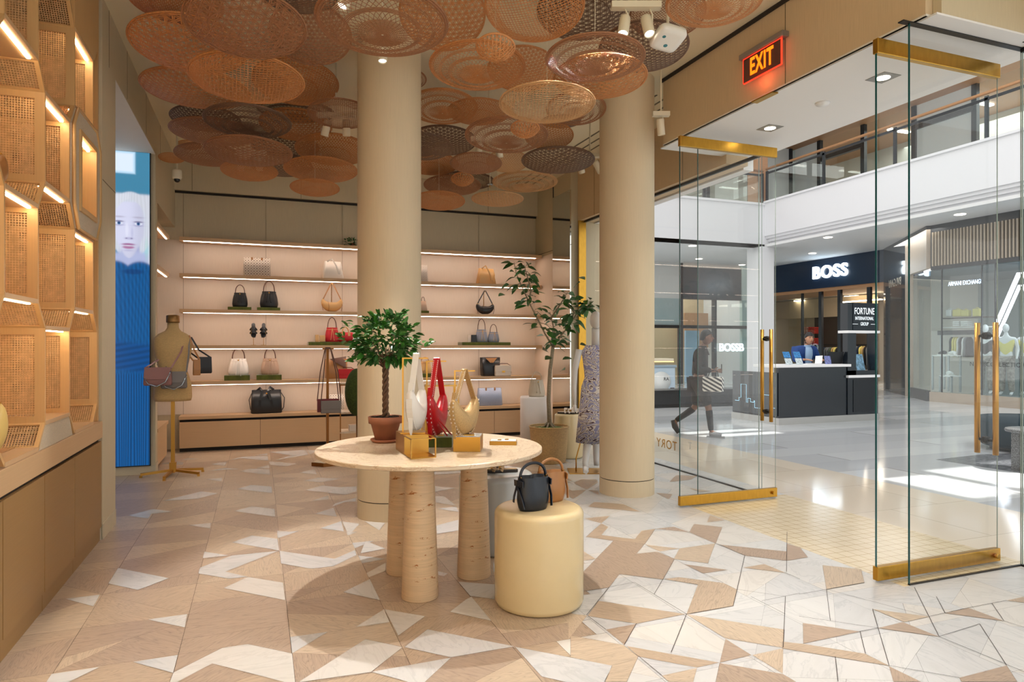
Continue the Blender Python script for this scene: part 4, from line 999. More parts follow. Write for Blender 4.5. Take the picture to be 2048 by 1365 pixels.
def bowler(label, loc, w, h, d, m, hm, rz=0):
    t = thing('bowling_bag', label, 'handbag', loc, rz)
    part('body', t, m, lambda b: b.rings([[(x, d/2*math.cos(q)*k, h*.5+h*.5*k*math.copysign(abs(math.sin(q))**.7, math.sin(q))) for q in (2*PI*j/24 for j in range(24))] for x, k in ((-w/2, .88), (-w/2+.01, 1), (w/2-.01, 1), (w/2, .88))], m))
    for s in (-1, 1): part('handle', t, hm, lambda b: (b.tube([(w*.22*math.cos(q), s*d*.2-.01, h*.9+h*.62*math.sin(q)) for q in (PI*i/14 for i in range(15))], .007, 6), b.cbox((-w*.22, s*d*.47, h*.78), (.035, .012, .05)), b.cbox((w*.22, s*d*.47, h*.78), (.035, .012, .05))))
    return t
bowler('small red bowling bag with tan handles on the fourth shelf', sp(691, 1.55), pw(29), .15, .12, PRED, LTAN)
riser('long green velvet riser under the grey bucket bags', 920, 1016, 1.50, .05, 10.55, .26)
solo('box', 'cream card standing left of the black wallet', 'box', LCRM, lambda b: b.cbox((0, 0, .06), (.045, .04, .12)), Vector(sp(938, 1.55)), bevel=.003)
solo('wallet', 'small black wallet beside the grey bucket bags', 'wallet', LBLK, lambda b: b.cbox((0, 0, .06), (.09, .03, .12)), Vector(sp(946, 1.55))+Vector((0, -.05, 0)), bevel=.006)
bucket('bucket_bag', 'larger grey printed bucket bag on the fourth shelf', sp(963, 1.55), pw(26, px=960), .21, PGRY, LDKB, 0, LTAN, hh=.19, cords_len=.6)
bucket('bucket_bag', 'smaller grey printed bucket bag on the fourth shelf', sp(987, 1.55), pw(24, px=960), .17, PGRY, LDKB, 0, LTAN, hh=.14, cords_len=.6)
# ---- fifth shelf (z .99)
riser('green velvet block under the white bucket bag', 449, 500, .99, .075); bucket('bucket_bag', 'white bucket bag on a green block, fifth shelf', sp(477, 1.065), pw(37), .24, LWHT, LDKB, 0, LWHT, hh=.17, cords_len=.72)
riser('green velvet block under the taupe bucket bag', 513, 563, .99, .075); bucket('bucket_bag', 'taupe bucket bag on a green block, fifth shelf', sp(540, 1.065), pw(34), .24, LTAU, LDKB, 0, LTAU, hh=.17, cords_len=.72)
t = tote('tote_bag', 'camel leather open bag on the fifth shelf behind the bag rack', sp(672, .99), pw(40), .16, .30, LBRN, LBRN, .35, 1.12, None); part('flap', t, LDKB, lambda b: b.prism([(-.14, -.07, .3), (.15, -.03, .34), (.12, -.085, .16)], (0, -.006, 0)))
satchel('box_bag', 'red printed box bag on the fifth shelf at the column', sp(693, .99, 10.50), pw(30), .10, .14, PRED, LDKB, -.2, True, False)
riser('green velvet block behind the red hobo bag', 838, 862, .99, .06); bucket('bucket_bag', 'tan round bag on a green block behind the red hobo bag', sp(850, 1.05), pw(26, px=850), .19, LTAN, LBRN, 0, None, True, .08)
t = tote('tote_bag', 'black and brown tall tote on the fifth shelf, right', sp(980, .99), pw(36, px=980), .15, .31, LBLK, LBLK, .1, 1.14, None)
part('flap', t, LBRN, lambda b: b.prism([(-.11, -.062, .30), (.10, -.062, .30), (.02, -.075, .22), (-.03, -.075, .22)], (0, -.006, 0))); part('clasp', t, GOLD, lambda b: b.ball((0, -.085, .24), .009, n=8))
satchel('satchel', 'small cream flap satchel in front of the black tote', sp(1005, .99, 10.47), pw(33, px=1000), .10, .17, LCRM, LDKB, -.05)
# ---- on the low cabinets (z .5)
t = tote('tote_bag', 'large black leather tote on the low cabinet', sp(533, .50), pw(58), .20, .34, LBLK, LBLK, 0, .93, None)
part('shoulder_strap', t, LBLK, lambda b: (b.tube([(-.20, 0, .30), (-.24, -.02, .2), (-.22, -.03, .06), (-.17, -.06, .02)], .006, 6), b.tube([(.20, 0, .30), (.25, -.02, .22), (.24, -.03, .08), (.20, -.06, .02)], .006, 6),
  b.tube([(-.10, -.08, .02), (-.09, -.10, .2), (-.06, -.08, .33), (-.09, -.03, .37), (-.13, 0, .33)], 1, flat=(.035, .01), up=(0, 1, 0)), b.tube([(.10, -.08, .02), (.06, -.10, .2), (.02, -.08, .33), (.05, -.03, .38), (.10, 0, .34)], 1, flat=(.035, .01), up=(0, 1, 0))))
part('clasp', t, GOLD, lambda b: b.ball((.0, -.085, .29), .013, n=10))
tote('tote_bag', 'blue grey monogram tote on the low cabinet, right', sp(979, .50), pw(51, px=980), .16, .29, PBLU, LBRN, 0, .93, 'tabs')
tote('tote_bag', 'white quilted print tote on the low cabinet behind the bag rack', sp(672, .50), pw(30), .14, .25, PTOTE, LWHT, .1, .95, None)
# ---- trailing plant on the top shelf
LEAF = mat('leaf_green', (58, 118, 42), .35, var=.35, vs=9, coat=.25); LEAFD = mat('leaf_deep', (44, 92, 40), .35, var=.3, vs=9, coat=.25); LEAFG = mat('leaf_sage', (74, 112, 66), .4, var=.3, vs=9)
BARK = mat('bark_grey', (150, 136, 112), .8, var=.25, vs=30, bmp=.6, sy=3); BARKD = mat('bark_brown', (104, 78, 58), .8, var=.3, vs=30, bmp=.6)
SOIL = mat('dark_bark_chips', (40, 28, 22), .9, var=.4, vs=60, bmp=1)
def leaf(b, p, d, L, w, m, droop=.25, R=rnd, curl=.25):
    d = Vector(d).normalized(); side = d.cross(Vector((0, 0, 1)))
    if side.length < .1: side = Vector((1, 0, 0))
    side.normalize(); side = (Matrix.Rotation(R.uniform(-.9, .9), 3, d) @ side); up = side.cross(d)
    prof = [(0, .06), (.18, .62), (.42, 1), (.68, .86), (.88, .42), (1, .02)]
    c = []; l = []; r = []
    for t, k in prof:
        q = Vector(p)+d*(L*t)-Vector((0, 0, 1))*droop*L*t*t
        c.append(b.V(q)); e = up*(curl*w*k*.5); l.append(b.V(q-side*(w/2*k)+e)); r.append(b.V(q+side*(w/2*k)+e))
    for i in range(5):
        b.F((l[i], c[i], c[i+1], l[i+1]), m, True, [(0, 0), (.1, 0), (.1, .1), (0, .1)]); b.F((c[i], r[i], r[i+1], c[i+1]), m, True, [(.1, 0), (.2, 0), (.2, .1), (.1, .1)])
def foliage(b, pts, n, L, w, ms, R, spread=.05, droop=.25):
    for _ in range(n):
        p, d = R.choice(pts); p = Vector(p)+Vector([R.uniform(-1, 1) for _ in range(3)])*spread
        dd = (Vector(d).normalized()+Vector((R.uniform(-1, 1), R.uniform(-1, 1), R.uniform(-.5, .8)))*1.1)
        k = R.uniform(.7, 1.15); leaf(b, p, dd, L*k, w*k, R.choice(ms), droop*R.uniform(.3, 1.5), R)
t = thing('trailing_plant', 'little trailing green plant on the topmost back shelf', 'plant', sp(705, 3.02, 10.6)); R = random.Random(2)
part('foliage', t, LEAFD, lambda b: foliage(b, [((0, 0, .08), (0, 0, 1)), ((-.06, 0, .06), (-1, 0, .3)), ((.06, 0, .06), (1, 0, .2))], 60, .05, .03, [LEAFD, LEAFG], R, .06)); part('pot', t, LDKB, lambda b: b.lathe([(.03, 0), (.045, .06), (.04, .06)], n=16))

# ================================================================== STONE TABLE
TRAV = marble('travertine', (226, 206, 178), (180, 140, 98), .30, 5, .7)
def trav_leg():
    m, nt, b = _nt('travertine_leg'); c = srgb(220, 190, 152)
    n = noise_n(nt, uvmap(nt, 1.2, 26, 1), 3, 5, .6); col = ramp(nt, n, [(.3, tuple(x*.86 for x in c)), (.7, tuple(min(1, x*1.08) for x in c))])
    v = noise_n(nt, uvmap(nt, 7, 24, 1), .8, 5, .75, .3); vf = ramp(nt, v, [(.61, (0, 0, 0)), (.63, (1, 1, 1))])
    nt.links.new(mixc(nt, col, srgb(164, 96, 36), vf), b.inputs['Base Color']); b.inputs['Roughness'].default_value = .42
    bump(nt, b, vf, -.4, .004); return m
TLEG = trav_leg()
TC = at_f(861, HOR, 4.30); TR = .715; TZ = .85
tb = thing('display_table', 'round travertine display table on conical stone legs', 'table', (TC.x, TC.y, 0))
part('tabletop', tb, TRAV, lambda b: b.lathe([(0, TZ-.06), (TR-.17, TZ-.06), (TR-.02, TZ-.032), (TR, TZ-.024), (TR, TZ-.004), (TR-.005, TZ), (0, TZ)], (0, 0, 0), 96, None, (False, False), False))
for px, f in ((840, 4.0), (806, 4.44), (948, 4.37)):
    q = at_f(px, HOR, f)-TC
    part('leg', tb, TLEG, lambda b: b.lathe([(.0, 0), (.108, 0), (.110, .006), (.083, TZ-.06)], (q.x, q.y, 0), 48, None, (False, False)))
def on_t(px, py, z=TZ): return at_z(px, py, z)
# ---- potted fig
P0 = on_t(771, 884); TERR = mat('terracotta', (172, 112, 84), .75, var=.22, vs=4, bmp=.25)
pl = thing('potted_plant', 'small bushy ficus with braided trunk in a terracotta pot', 'plant', P0)
part('saucer', pl, TERR, lambda b: b.lathe([(0, 0), (.085, 0), (.100, .016), (.100, .022), (.088, .012), (0, .012)], n=40, cap=(False, False)))
part('pot', pl, TERR, lambda b: b.lathe([(0, .014), (.068, .014), (.098, .125), (.112, .127), (.116, .17), (.110, .172), (.102, .150), (0, .150)], n=40, cap=(False, False)))
part('bark_mulch', pl, SOIL, lambda b: [b.ball((.085*math.sqrt(rnd.random())*math.cos(a), .085*math.sqrt(rnd.random())*math.sin(a), .155+rnd.random()*.012), .009+rnd.random()*.008, n=6, sc=(1.4, .8, .5)) for a in (rnd.random()*6.28 for _ in range(90))])
def braid(b):
    for k in range(3):
        b.tube([(.013*math.cos(t*2.4+k*2.1)*(1+.5*(t < 1)), .013*math.sin(t*2.4+k*2.1), .15+t*.045) for t in (i*.25 for i in range(33))], .0105, 7)
part('trunk', pl, BARKD, braid)
def twigs(b):
    R = random.Random(8)
    for _ in range(26):
        a = R.random()*6.28; e = R.uniform(.2, 1.3); L = R.uniform(.10, .22); b.tube([(0, 0, .49), (math.cos(a)*L*.4*math.cos(e), math.sin(a)*L*.4*math.cos(e), .52+L*.6*math.sin(e)), (math.cos(a)*L*math.cos(e), math.sin(a)*L*math.cos(e), .51+L*1.3*math.sin(e))], [.006, .004, .002], 5)
part('twigs', pl, BARKD, twigs)
def crown(b):
    R = random.Random(9); pts = []
    for _ in range(260):
        a = R.random()*6.28; u = R.uniform(-.75, 1); r = math.sqrt(max(0, 1-u*u))*R.uniform(.55, 1)
        pts.append(((.205*r*math.cos(a), .205*r*math.sin(a), .68+u*.165), (math.cos(a)*r, math.sin(a)*r, u*.5)))
    foliage(b, pts, 820, .062, .03, [LEAF, LEAF, LEAFD], R, .02)
    for s in ((-.24, 0, .78), (.28, -.02, .66), (-.22, 0, .55), (.1, 0, .86), (-.27, 0, .70)): foliage(b, [(s, (s[0], 0, .1))], 9, .06, .028, [LEAF], R, .025)
part('foliage', pl, LEAF, crown)
# ---- risers and plinths on the table
FL, FRt, BL = on_t(822, 919.7), on_t(872.5, 915.5), on_t(793, 900)
ux, uy = (FRt-FL), (BL-FL); uy = uy*1.05; RH = .115
rs_ = thing('display_riser', 'brass box riser with open frame front under the white hobo bag', 'riser', FL)
def RB(b): b.M = Matrix(((ux.x, uy.x, 0, 0), (ux.y, uy.y, 0, 0), (0, 0, 1, 0), (0, 0, 0, 1)))
part('solid_box', rs_, GOLD, lambda b: (RB(b), b.box((0, .42, .0), (1, 1, RH))))
part('frame', rs_, GOLD, lambda b: (RB(b), [b.box(*q) for q in (((0, 0, 0), (1, .03, .006)), ((0, 0, 0), (.04, .42, .006)), ((.96, 0, 0), (1, .42, .006)), ((0, 0, 0), (.04, .03, RH)), ((.96, 0, 0), (1, .03, RH)), ((0, 0, RH-.006), (1, .03, RH)), ((0, 0, RH-.006), (.04, .42, RH)), ((.96, 0, RH-.006), (1, .42, RH)))]))
part('base_plate', rs_, GOLD, lambda b: (RB(b), b.box((.05, .04, .0005), (.95, .42, .002))))
def stand(label, base, z0, px_post, ztop, arm, w=.10):
    """upright brass post with an arm; base centre in world xy"""
    t = thing('bag_stand', label, 'stand', (base.x, base.y, z0)); L = ztop-z0
    part('base', t, GOLD, lambda b: b.cbox((0, 0, .004), (w, .085, .008)), bevel=.001)
    part('post', t, GOLD, lambda b: b.box((-w*.42-.005, -.005, .008), (-w*.42+.005, .005, L)))
    part('arm', t, GOLD, lambda b: b.box((-w*.42-.005, -.004, L-.008), (arm, .004, L)))
    t.rotation_euler.z = -YAW*.8; return t
def hobo(label, loc, rz, m, W=.30, H=.26, S=.21, sw=.034, stitch=False, D=.085, tail=True):
    """slouchy crescent bag hanging by a wide strap; loc = lowest point"""
    t = thing('hobo_bag', label, 'handbag', loc, rz)
    N = 28; path = []
    for i in range(N+1):
        a = PI*(1+i/N); s = math.sin(PI*i/N); path.append((W/2*math.cos(a)*(1-.12*s), H+math.sin(a)*H*.70, s))
    def body(b):
        rs = []
        for x, z, s in path:
            th = .010+H*.29*s**.75; dep = .010+D*.5*s**.55; rad = Vector((x, 0, z-H)).normalized()
            rs.append([Vector((x, 0, z))+rad*(th*math.cos(q))+Vector((0, dep*math.sin(q)*(1-.25*math.cos(q)*s), 0)) for q in (2*PI*j/18 for j in range(18))])
        b.rings(rs, m)
    part('body', t, m, body)
    def strap(b):
        for sg in (-1, 1):
            pts = []
            for i in range(15):
                u = i/14; x = sg*W/2*(1-u)**1.0*.93+sg*.012*u; z = H*.88+(S+H*.12)*u-.0*u; pts.append((x, 0, z))
            b.tube(pts, 1, flat=(sw, .006), up=(1, 0, 0))
        b.tube([(.012*math.cos(q), 0, H+S+.012*math.sin(q)) for q in (PI*i/8 for i in range(9))], 1, flat=(sw, .006), up=(0, 0, 1))
        if tail: b.tube([(-W/2*.93, 0, H*1.18), (-W/2*1.04, 0, H*.95), (-W/2*1.05, 0, H*.5), (-W/2*.98, 0, .02), (-W/2*.9, 0, -.02)], [1, 1, 1, .9, .3], flat=(sw*.8, .006), up=(1, 0, 0))
    part('strap', t, m, strap)
    def panel_(b):
        for sg in (-1, 1): b.tube([Vector((sg*x, yy, z))+Vector((sg*x, 0, z-H)).normalized()*(.012+H*.29*s**.75+.002) for (x, z, s) in [(-p[0], p[1], p[2]) for p in path[2:12]] for yy in (0,)], 1, flat=(sw, .006), up=(1, 0, 0))
    part('side_band', t, m, panel_)
    part('buckle', t, SILV, lambda b: (b.tube([(-W/2*.93-.006, .013*math.cos(q), H*.98+.016*math.sin(q)) for q in (2*PI*i/16 for i in range(16))], .003, 6, None, True), b.ball((-W/2*.93-.008, 0, H*.98), .009, n=10), b.ball((W/2*.93+.004, 0, H*.98), .008, n=8)))
    if stitch:
        def st(b):
            for sg in (-1, 1):
                for i in range(20):
                    u = (i+.5)/20; x = sg*W/2*(1-u)*.93+sg*.012*u; z = H*.88+(S+H*.12)*u
                    for y in (-sw*.36, sw*.36): b.cbox((x+sg*.0035, y, z), (.004, .003, .009))
                for (x, z, s) in path[1:16]:
                    v = Vector((x, 0, z-H)).normalized()*(.012+H*.29*s**.75+.006)
                    for y in (-sw*.36, sw*.36): b.cbox((-sg*(x+v.x), y, z+v.z), (.006, .003, .010))
                for (x, z, s) in path[3:-3]:
                    v = Vector((x, 0, z-H)).normalized()*(-.35*H*.29*s); dep = D*.5*s**.55; b.cbox((x+v.x, sg*dep*1.03, z+v.z), (.009, .003, .003))
        part('stitching', t, STITCH, st, 'bold white stitching')
    return t
zr = TZ+RH
q = FL+ux*.5+uy*.62; stand('gold post stand holding the white hobo bag', q, zr, 805, 1.425, .09, .15)
hobo('white leather hobo bag hanging on a gold stand', (q.x+.015, q.y-.02, zr+.025), -YAW+1.44, LWHT, .26, .245, .205, .036)
VB = on_t(881, 896, TZ); vb = VB+Vector((0, .11, 0))
solo('display_block', 'dark green velvet block under the red hobo bag', 'riser', VELV, lambda b: b.cbox((0, 0, .032), (.215, .20, .064)), (vb.x, vb.y, TZ), -YAW*.9, bevel=.004)
stand('gold post stand holding the red hobo bag', vb+Vector((-.01, .0, 0)), TZ+.064, 0, 1.40, .075, .12)
hobo('red leather hobo bag with bold white stitching', (vb.x-.005, vb.y-.035, TZ+.064+.012), -YAW+1.36, LRED, .27, .26, .22, .038, True)
part('tassel', bpy.data.objects[[o.name for o in bpy.data.objects if o.name.startswith('hobo_bag')][-1]], LRED, lambda b: (b.tube([(-.10, -.035, .12), (-.06, -.07, .06), (-.02, -.09, .015), (.0, -.10, .0)], .005, 6), b.tube([(-.10, -.03, .12), (-.08, -.06, .05), (-.06, -.09, .0)], .005, 6)))
GB = on_t(948, 904, TZ); gb = GB+Vector((-.01, .085, 0))
gx = thing('display_block', 'brass block with white top under the beige gold hobo bag', 'riser', (gb.x, gb.y, TZ), -YAW*1.15)
part('box', gx, GOLD, lambda b: b.cbox((0, 0, .045), (.165, .17, .09)), bevel=.001); part('top', gx, WHITE, lambda b: b.cbox((0, 0, .0915), (.155, .16, .003)))
stand('gold post stand holding the beige hobo bag', gb+Vector((-.03, .0, 0)), TZ+.093, 0, 1.345, .07, .13)
hobo('beige gold woven hobo bag with studded straps', (gb.x-.03, gb.y-.02, TZ+.093+.012), -YAW+1.12, LGLD, .26, .22, .165, .034, True)
JT = on_t(1012, 891, TZ)+Vector((0, .05, 0))
jt = thing('jewelry_tray', 'shallow brass tray with white pad on the table edge', 'tray', (JT.x, JT.y, TZ), -YAW*1.1)
part('tray', jt, GOLD, lambda b: b.cbox((0, 0, .0125), (.175, .10, .025)), bevel=.001); part('pad', jt, WHITE, lambda b: b.cbox((0, 0, .026), (.165, .09, .004)))
for k, (dx, n) in enumerate(((-.03, 'left'), (.02, 'right'))):
    solo('earring', f'tiny gold earring on the white tray, {n} one', 'earring', GOLD, lambda b: b.tube([(.012*math.cos(s), .008*math.sin(s), .004) for s in (2*PI*i/14 for i in range(14))], .0025, 6, None, True), (JT.x+dx, JT.y-.01, TZ+.028))
q = on_t(803, 838, TZ+.10)
# ================================================================== DRUM STOOLS
CERAM = mat('glazed_cream', (226, 204, 158), .16, var=.04, vs=3, coat=.3)
CERG = mat('glazed_grey', (176, 180, 180), .2, var=.04, vs=3, coat=.3); CERW = mat('plaster_white', (232, 226, 222), .5, var=.03, vs=3)
def drum(label, px, f, r, h, m, edge=.04, belly=0.0):
    c = at_f(px, HOR, f)
    prof = [(0, 0), (r-.03, 0), (r-.008, .012), (r, .035), (r+belly, h*.5), (r, h-edge)]+[(r-edge*(1-math.cos(a)), h-edge*(1-math.sin(a))) for a in (PI/2*i/7 for i in range(1, 8))]+[(0, h)]
    o = solo('drum_stool', label, 'stool', m, lambda b: b.lathe(prof, n=96, cap=(False, False)), (c.x, c.y, 0)); return c
PC = drum('glossy cream ceramic drum stool in front of the table', 1078, 3.915, .26, .56, CERAM)
PG = drum('glossy grey ceramic drum stool behind the table leg', 992, 4.98, .275, .56, CERG)
PK = drum('tall cream drum stool behind the big woven planter', 1138, 8.98, .195, .585, CERAM, .03, .01)
def belted_bucket(label, px, f, w, h, m, rz, z):
    c = at_f(px, HOR, f); t = thing('bucket_bag', label, 'handbag', (c.x, c.y, z), rz); d = w*.62
    def body(b):
        rs = []; n = 48
        for k in range(12):
            u = k/11; zz = h*u; sc = .82+.18*min(1, u*3.2)**.6 if u < .35 else 1-.10*(u-.35)
            pin = .0 if u < .5 else .35*(u-.5)/.5
            rs.append([(w/2*sc*math.cos(a), d/2*sc*math.sin(a)*(1-pin*math.cos(a)**6*0-pin*math.exp(-((math.cos(a))/.25)**2)), zz) for a in (2*PI*i/n for i in range(n))])
        b.rings(rs, m, (True, False)); b.rings([rs[-1], [(x*.93, y*.9, zz-.002) for x, y, zz in rs[-1]], [(x*.9, y*.88, zz-.04) for x, y, zz in rs[-2]]], m, (False, True))
    part('body', t, m, body)
    part('handle', t, m, lambda b: b.tube([(w*.42*math.cos(s), 0, h*.98+h*.42*math.sin(s)**.85) for s in (PI*i/20 for i in range(21))], .0085, 10))
    part('ring', t, GOLD, lambda b: [b.tube([(s*w*.42, .009*math.cos(q), h*.975+.012*math.sin(q)) for q in (2*PI*i/12 for i in range(12))], .0025, 6, None, True) for s in (-1, 1)])
    for s in (-1, 1):
        part('tie', t, m, lambda b: (b.tube([(s*w*.49, -.03, h*.80), (s*w*.53, -.0, h*.72), (s*w*.50, -.035, h*.40), (s*w*.46, -.05, h*.10)], 1, flat=(.018, .005), up=(s, 0, 0)),
            b.tube([(s*w*.49, .03, h*.80), (s*w*.54, .0, h*.74), (s*w*.53, .03, h*.42), (s*w*.52, .04, h*.24)], 1, flat=(.014, .005), up=(s, 0, 0)),
            b.tube([(s*w*.47, -.045, h*.82), (s*w*.515, 0, h*.84), (s*w*.47, .045, h*.82)], 1, flat=(.035, .006), up=(s, 0, 0))))
    return t
belted_bucket('midnight black knotted bucket bag on the cream drum stool', 1066, 3.84, .205, .19, LNAVY, -YAW+.55, .56)
belted_bucket('camel knotted bucket bag on the cream drum stool, behind the black one', 1102, 4.05, .19, .18, LBRN, -YAW+.45, .56)
SUED = mat('suede_taupe', (150, 124, 92), .9, var=.15, vs=40); SOLE = mat('dark_sole', (40, 32, 26), .7)
c = at_z(1002, 945, .56); t = thing('sandal', 'taupe suede buckled sandal on the grey drum stool', 'shoe', (c.x, c.y, .56), -YAW-PI/2+.15); sandal_mesh(t, SOLE, SUED, .25)
c = at_z(978, 941, .56); t = thing('sandal', 'second taupe sandal on the grey drum stool, mostly hidden by the table', 'shoe', (c.x, c.y+.06, .56), -YAW-PI/2+.25); sandal_mesh(t, SOLE, SUED, .25, -1)
for s, dx in enumerate((-.05, .06)):
    t = thing('sandal', ['left', 'right'][s]+' cream slide sandal on the tall cream stool', 'shoe', (PK.x+dx, PK.y-.02, .585), -YAW+1.2); sandal_mesh(t, SOLE, LCRM, .24, 1 if s else -1)
# ================================================================== LARGE PLANTER
BSK = woven('seagrass_weave', (240, 196, 132), 30, 56, .5)
B0 = at_f(1098, HOR, 8.62); bp = thing('potted_tree', 'tall rubber fig tree in a woven seagrass planter', 'plant', (B0.x, B0.y, 0))
part('planter', bp, BSK, lambda b: b.lathe([(0, 0), (.205, 0), (.215, .01), (.235, .22), (.25, .44), (.252, .455), (.24, .455), (.232, .43), (0, .43)], n=56, cap=(False, False)))
part('planter_rim', bp, BSK, lambda b: b.tube([(.248*math.cos(a), .248*math.sin(a), .455) for a in (2*PI*i/48 for i in range(48))], .012, 6, None, True))
part('moss', bp, mat('moss', (84, 104, 40), .95, var=.5, vs=60, bmp=1), lambda b: b.lathe([(.23, .432), (.12, .45), (0, .455)], n=32, cap=(False, False)))
def tp(px, py, df=0): return at_f(px, py, 8.62+df)-Vector((B0.x, B0.y, 0))
BR = [[(1100, 862, 0), (1097, 800, 0), (1100, 740, 0), (1106, 695, 0)], [(1106, 695, 0), (1090, 668, .02), (1076, 640, .05), (1058, 605, .05), (1042, 570, .02), (1032, 545, 0), (1028, 525, 0)],
  [(1106, 695, 0), (1122, 672, -.05), (1140, 650, -.1), (1158, 620, -.12), (1170, 600, -.12)], [(1058, 605, .05), (1062, 580, 0), (1055, 555, -.05), (1048, 530, -.05)], [(1140, 650, -.1), (1148, 625, -.02), (1130, 600, .05)],
  [(1106, 695, 0), (1108, 660, .15), (1100, 625, .2)], [(1158, 620, -.1), (1175, 615, -.15), (1185, 610, -.2)], [(1100, 640, .1), (1120, 610, .1), (1135, 585, .05)]]
def limbs(b):
    for k, br in enumerate(BR):
        pts = [tp(*q) for q in br]; n = len(pts); r0, r1 = (.030, .022) if k == 0 else (.013, .004)
        b.tube(pts, [r0+(r1-r0)*i/(n-1) for i in range(n)], 10)
    for a in range(6): b.tube([(.028*math.cos(a), .028*math.sin(a), .50), (.07*math.cos(a), .07*math.sin(a), .455), (.13*math.cos(a), .13*math.sin(a), .44)], [.014, .012, .006], 6)
part('trunk', bp, BARK, limbs)
def bigleaves(b):
    R = random.Random(21)
    for k, br in enumerate(BR[1:]):
        pts = [tp(*q) for q in br]
        for i in range(len(pts)-1):
            for u in (.15, .5, .85):
                p = pts[i].lerp(pts[i+1], u)
                for _ in range(3 if k else 2):
                    a = R.random()*6.28; dd = Vector((math.cos(a), math.sin(a), R.uniform(-.5, .7))); st = p+dd*.045
                    b.tube([p, st], .002, 4, LEAFD); leaf(b, st, dd, R.uniform(.10, .16), R.uniform(.055, .08), R.choice([LEAFG, LEAFG, LEAFD, LEAF]), R.uniform(.1, .7), R)
    for px, py in ((1028, 528), (1050, 522), (1010, 590), (1018, 570), (1065, 560), (1180, 600), (1190, 640), (1188, 622), (1085, 700), (1125, 720), (1130, 740), (1090, 720), (1160, 690), (1170, 560), (1160, 565), (1150, 600), (1045, 650), (1040, 610)):
        p = tp(px, py); a = R.random()*6.28; leaf(b, p, (math.cos(a), math.sin(a), R.uniform(-.3, .6)), .15, .08, R.choice([LEAFG, LEAFD]), .3, R)
part('foliage', bp, LEAFG, bigleaves)
# ---- white pedestal with beige bag
W0 = at_f(1069, HOR, 9.35); solo('pedestal', 'white rounded plaster pedestal behind the woven planter', 'pedestal', CERW, lambda b: b.loft([(0, .20, .20), (.77, .20, .20), (.785, .185, .185)], n=48, e=5), (W0.x, W0.y, 0), -YAW)
t = bucket('bucket_bag', 'beige knotted bucket bag on the white pedestal', (W0.x+.02, W0.y-.03, .785), .24, .23, LBEI, LBEI, -YAW+.3, LBEI, True, .13, None, .5)
# ================================================================== MANNEQUIN LEGS BY THE COLUMN
M0 = at_z(1172, 946); MW = mat('mannequin_white', (226, 224, 222), .3)
def dress_mat():
    m, nt, b = _nt('printed_dress'); v = uvmap(nt, 5, 5, 1); n = noise_n(nt, v, 1.1, 2, .5, 1.6)
    w = math_n(nt, 'PINGPONG', math_n(nt, 'MULTIPLY', n, 7), .5)
    col = ramp(nt, w, [(0, srgb(70, 36, 52)), (.05, srgb(80, 60, 90)), (.10, srgb(236, 230, 226)), (.30, srgb(232, 228, 228)), (.33, srgb(150, 152, 196)), (.5, srgb(160, 160, 200))])
    nt.links.new(col, b.inputs['Base Color']); b.inputs['Roughness'].default_value = .6; return m
mq = thing('mannequin', 'white mannequin in a long printed dress behind the right column', 'mannequin', (M0.x+.06, M0.y+.08, 0), -YAW)
part('base_plate', mq, GOLD, lambda b: b.cbox((-.02, -.02, .005), (.42, .34, .01)), bevel=.002)
part('support_rod', mq, GOLD, lambda b: b.tube([(-.14, -.05, .01), (-.14, -.05, .16), (-.04, 0, .5), (0, .02, .9)], .008, 8))
def mbody(b):
    for s, pts, rs in ((-1, [(-.02, -.09, .05), (-.03, -.03, .10), (-.01, -.02, .28), (.02, -.02, .5), (.04, .0, .9)], [.03, .035, .045, .055, .075]), (1, [(.12, .1, .05), (.12, .12, .12), (.12, .1, .5), (.12, .05, .9)], [.03, .035, .055, .075])): b.tube(pts, rs, 14)
    b.tube([(-.04, -.17, .028), (-.035, -.12, .035), (-.025, -.06, .06), (-.03, -.03, .09)], [.022, .032, .034, .035], 12)
    b.tube([(-.10, -.02, 1.45), (-.15, -.01, 1.2), (-.16, -.03, .98), (-.155, -.06, .80)], [.04, .034, .028, .02], 12); b.ball((-.155, -.065, .76), .036, n=12, sc=(.6, .8, 1.4))
    b.tube([(.30, -.02, 1.45), (.34, 0, 1.2), (.35, -.03, .98), (.345, -.05, .80)], [.04, .034, .028, .02], 12)
    b.tube([(.1, .03, 1.45), (.1, .02, 1.62), (.1, .0, 1.70)], [.05, .045, .05], 14); b.ball((.1, 0, 1.80), .085, n=20, sc=(.85, 1, 1.25))
part('figure', mq, MW, mbody); part('shoe', mq, MW, lambda b: (b.tube([(-.045, -.19, .022), (-.03, -.1, .022), (-.03, -.02, .06)], [.026, .036, .03], 10), b.cbox((-.03, .0, .03), (.015, .015, .04))))
part('dress', mq, dress_mat(), lambda b: b.loft([(.36, .20, .16, .08, .05), (.34, .215, .17, .08, .05), (.7, .19, .15, .09, .04), (1.0, .17, .13, .1, .03), (1.12, .13, .10, .1, .03), (1.3, .15, .11, .1, .03), (1.42, .17, .10, .1, .03), (1.50, .12, .07, .1, .03)], n=48))
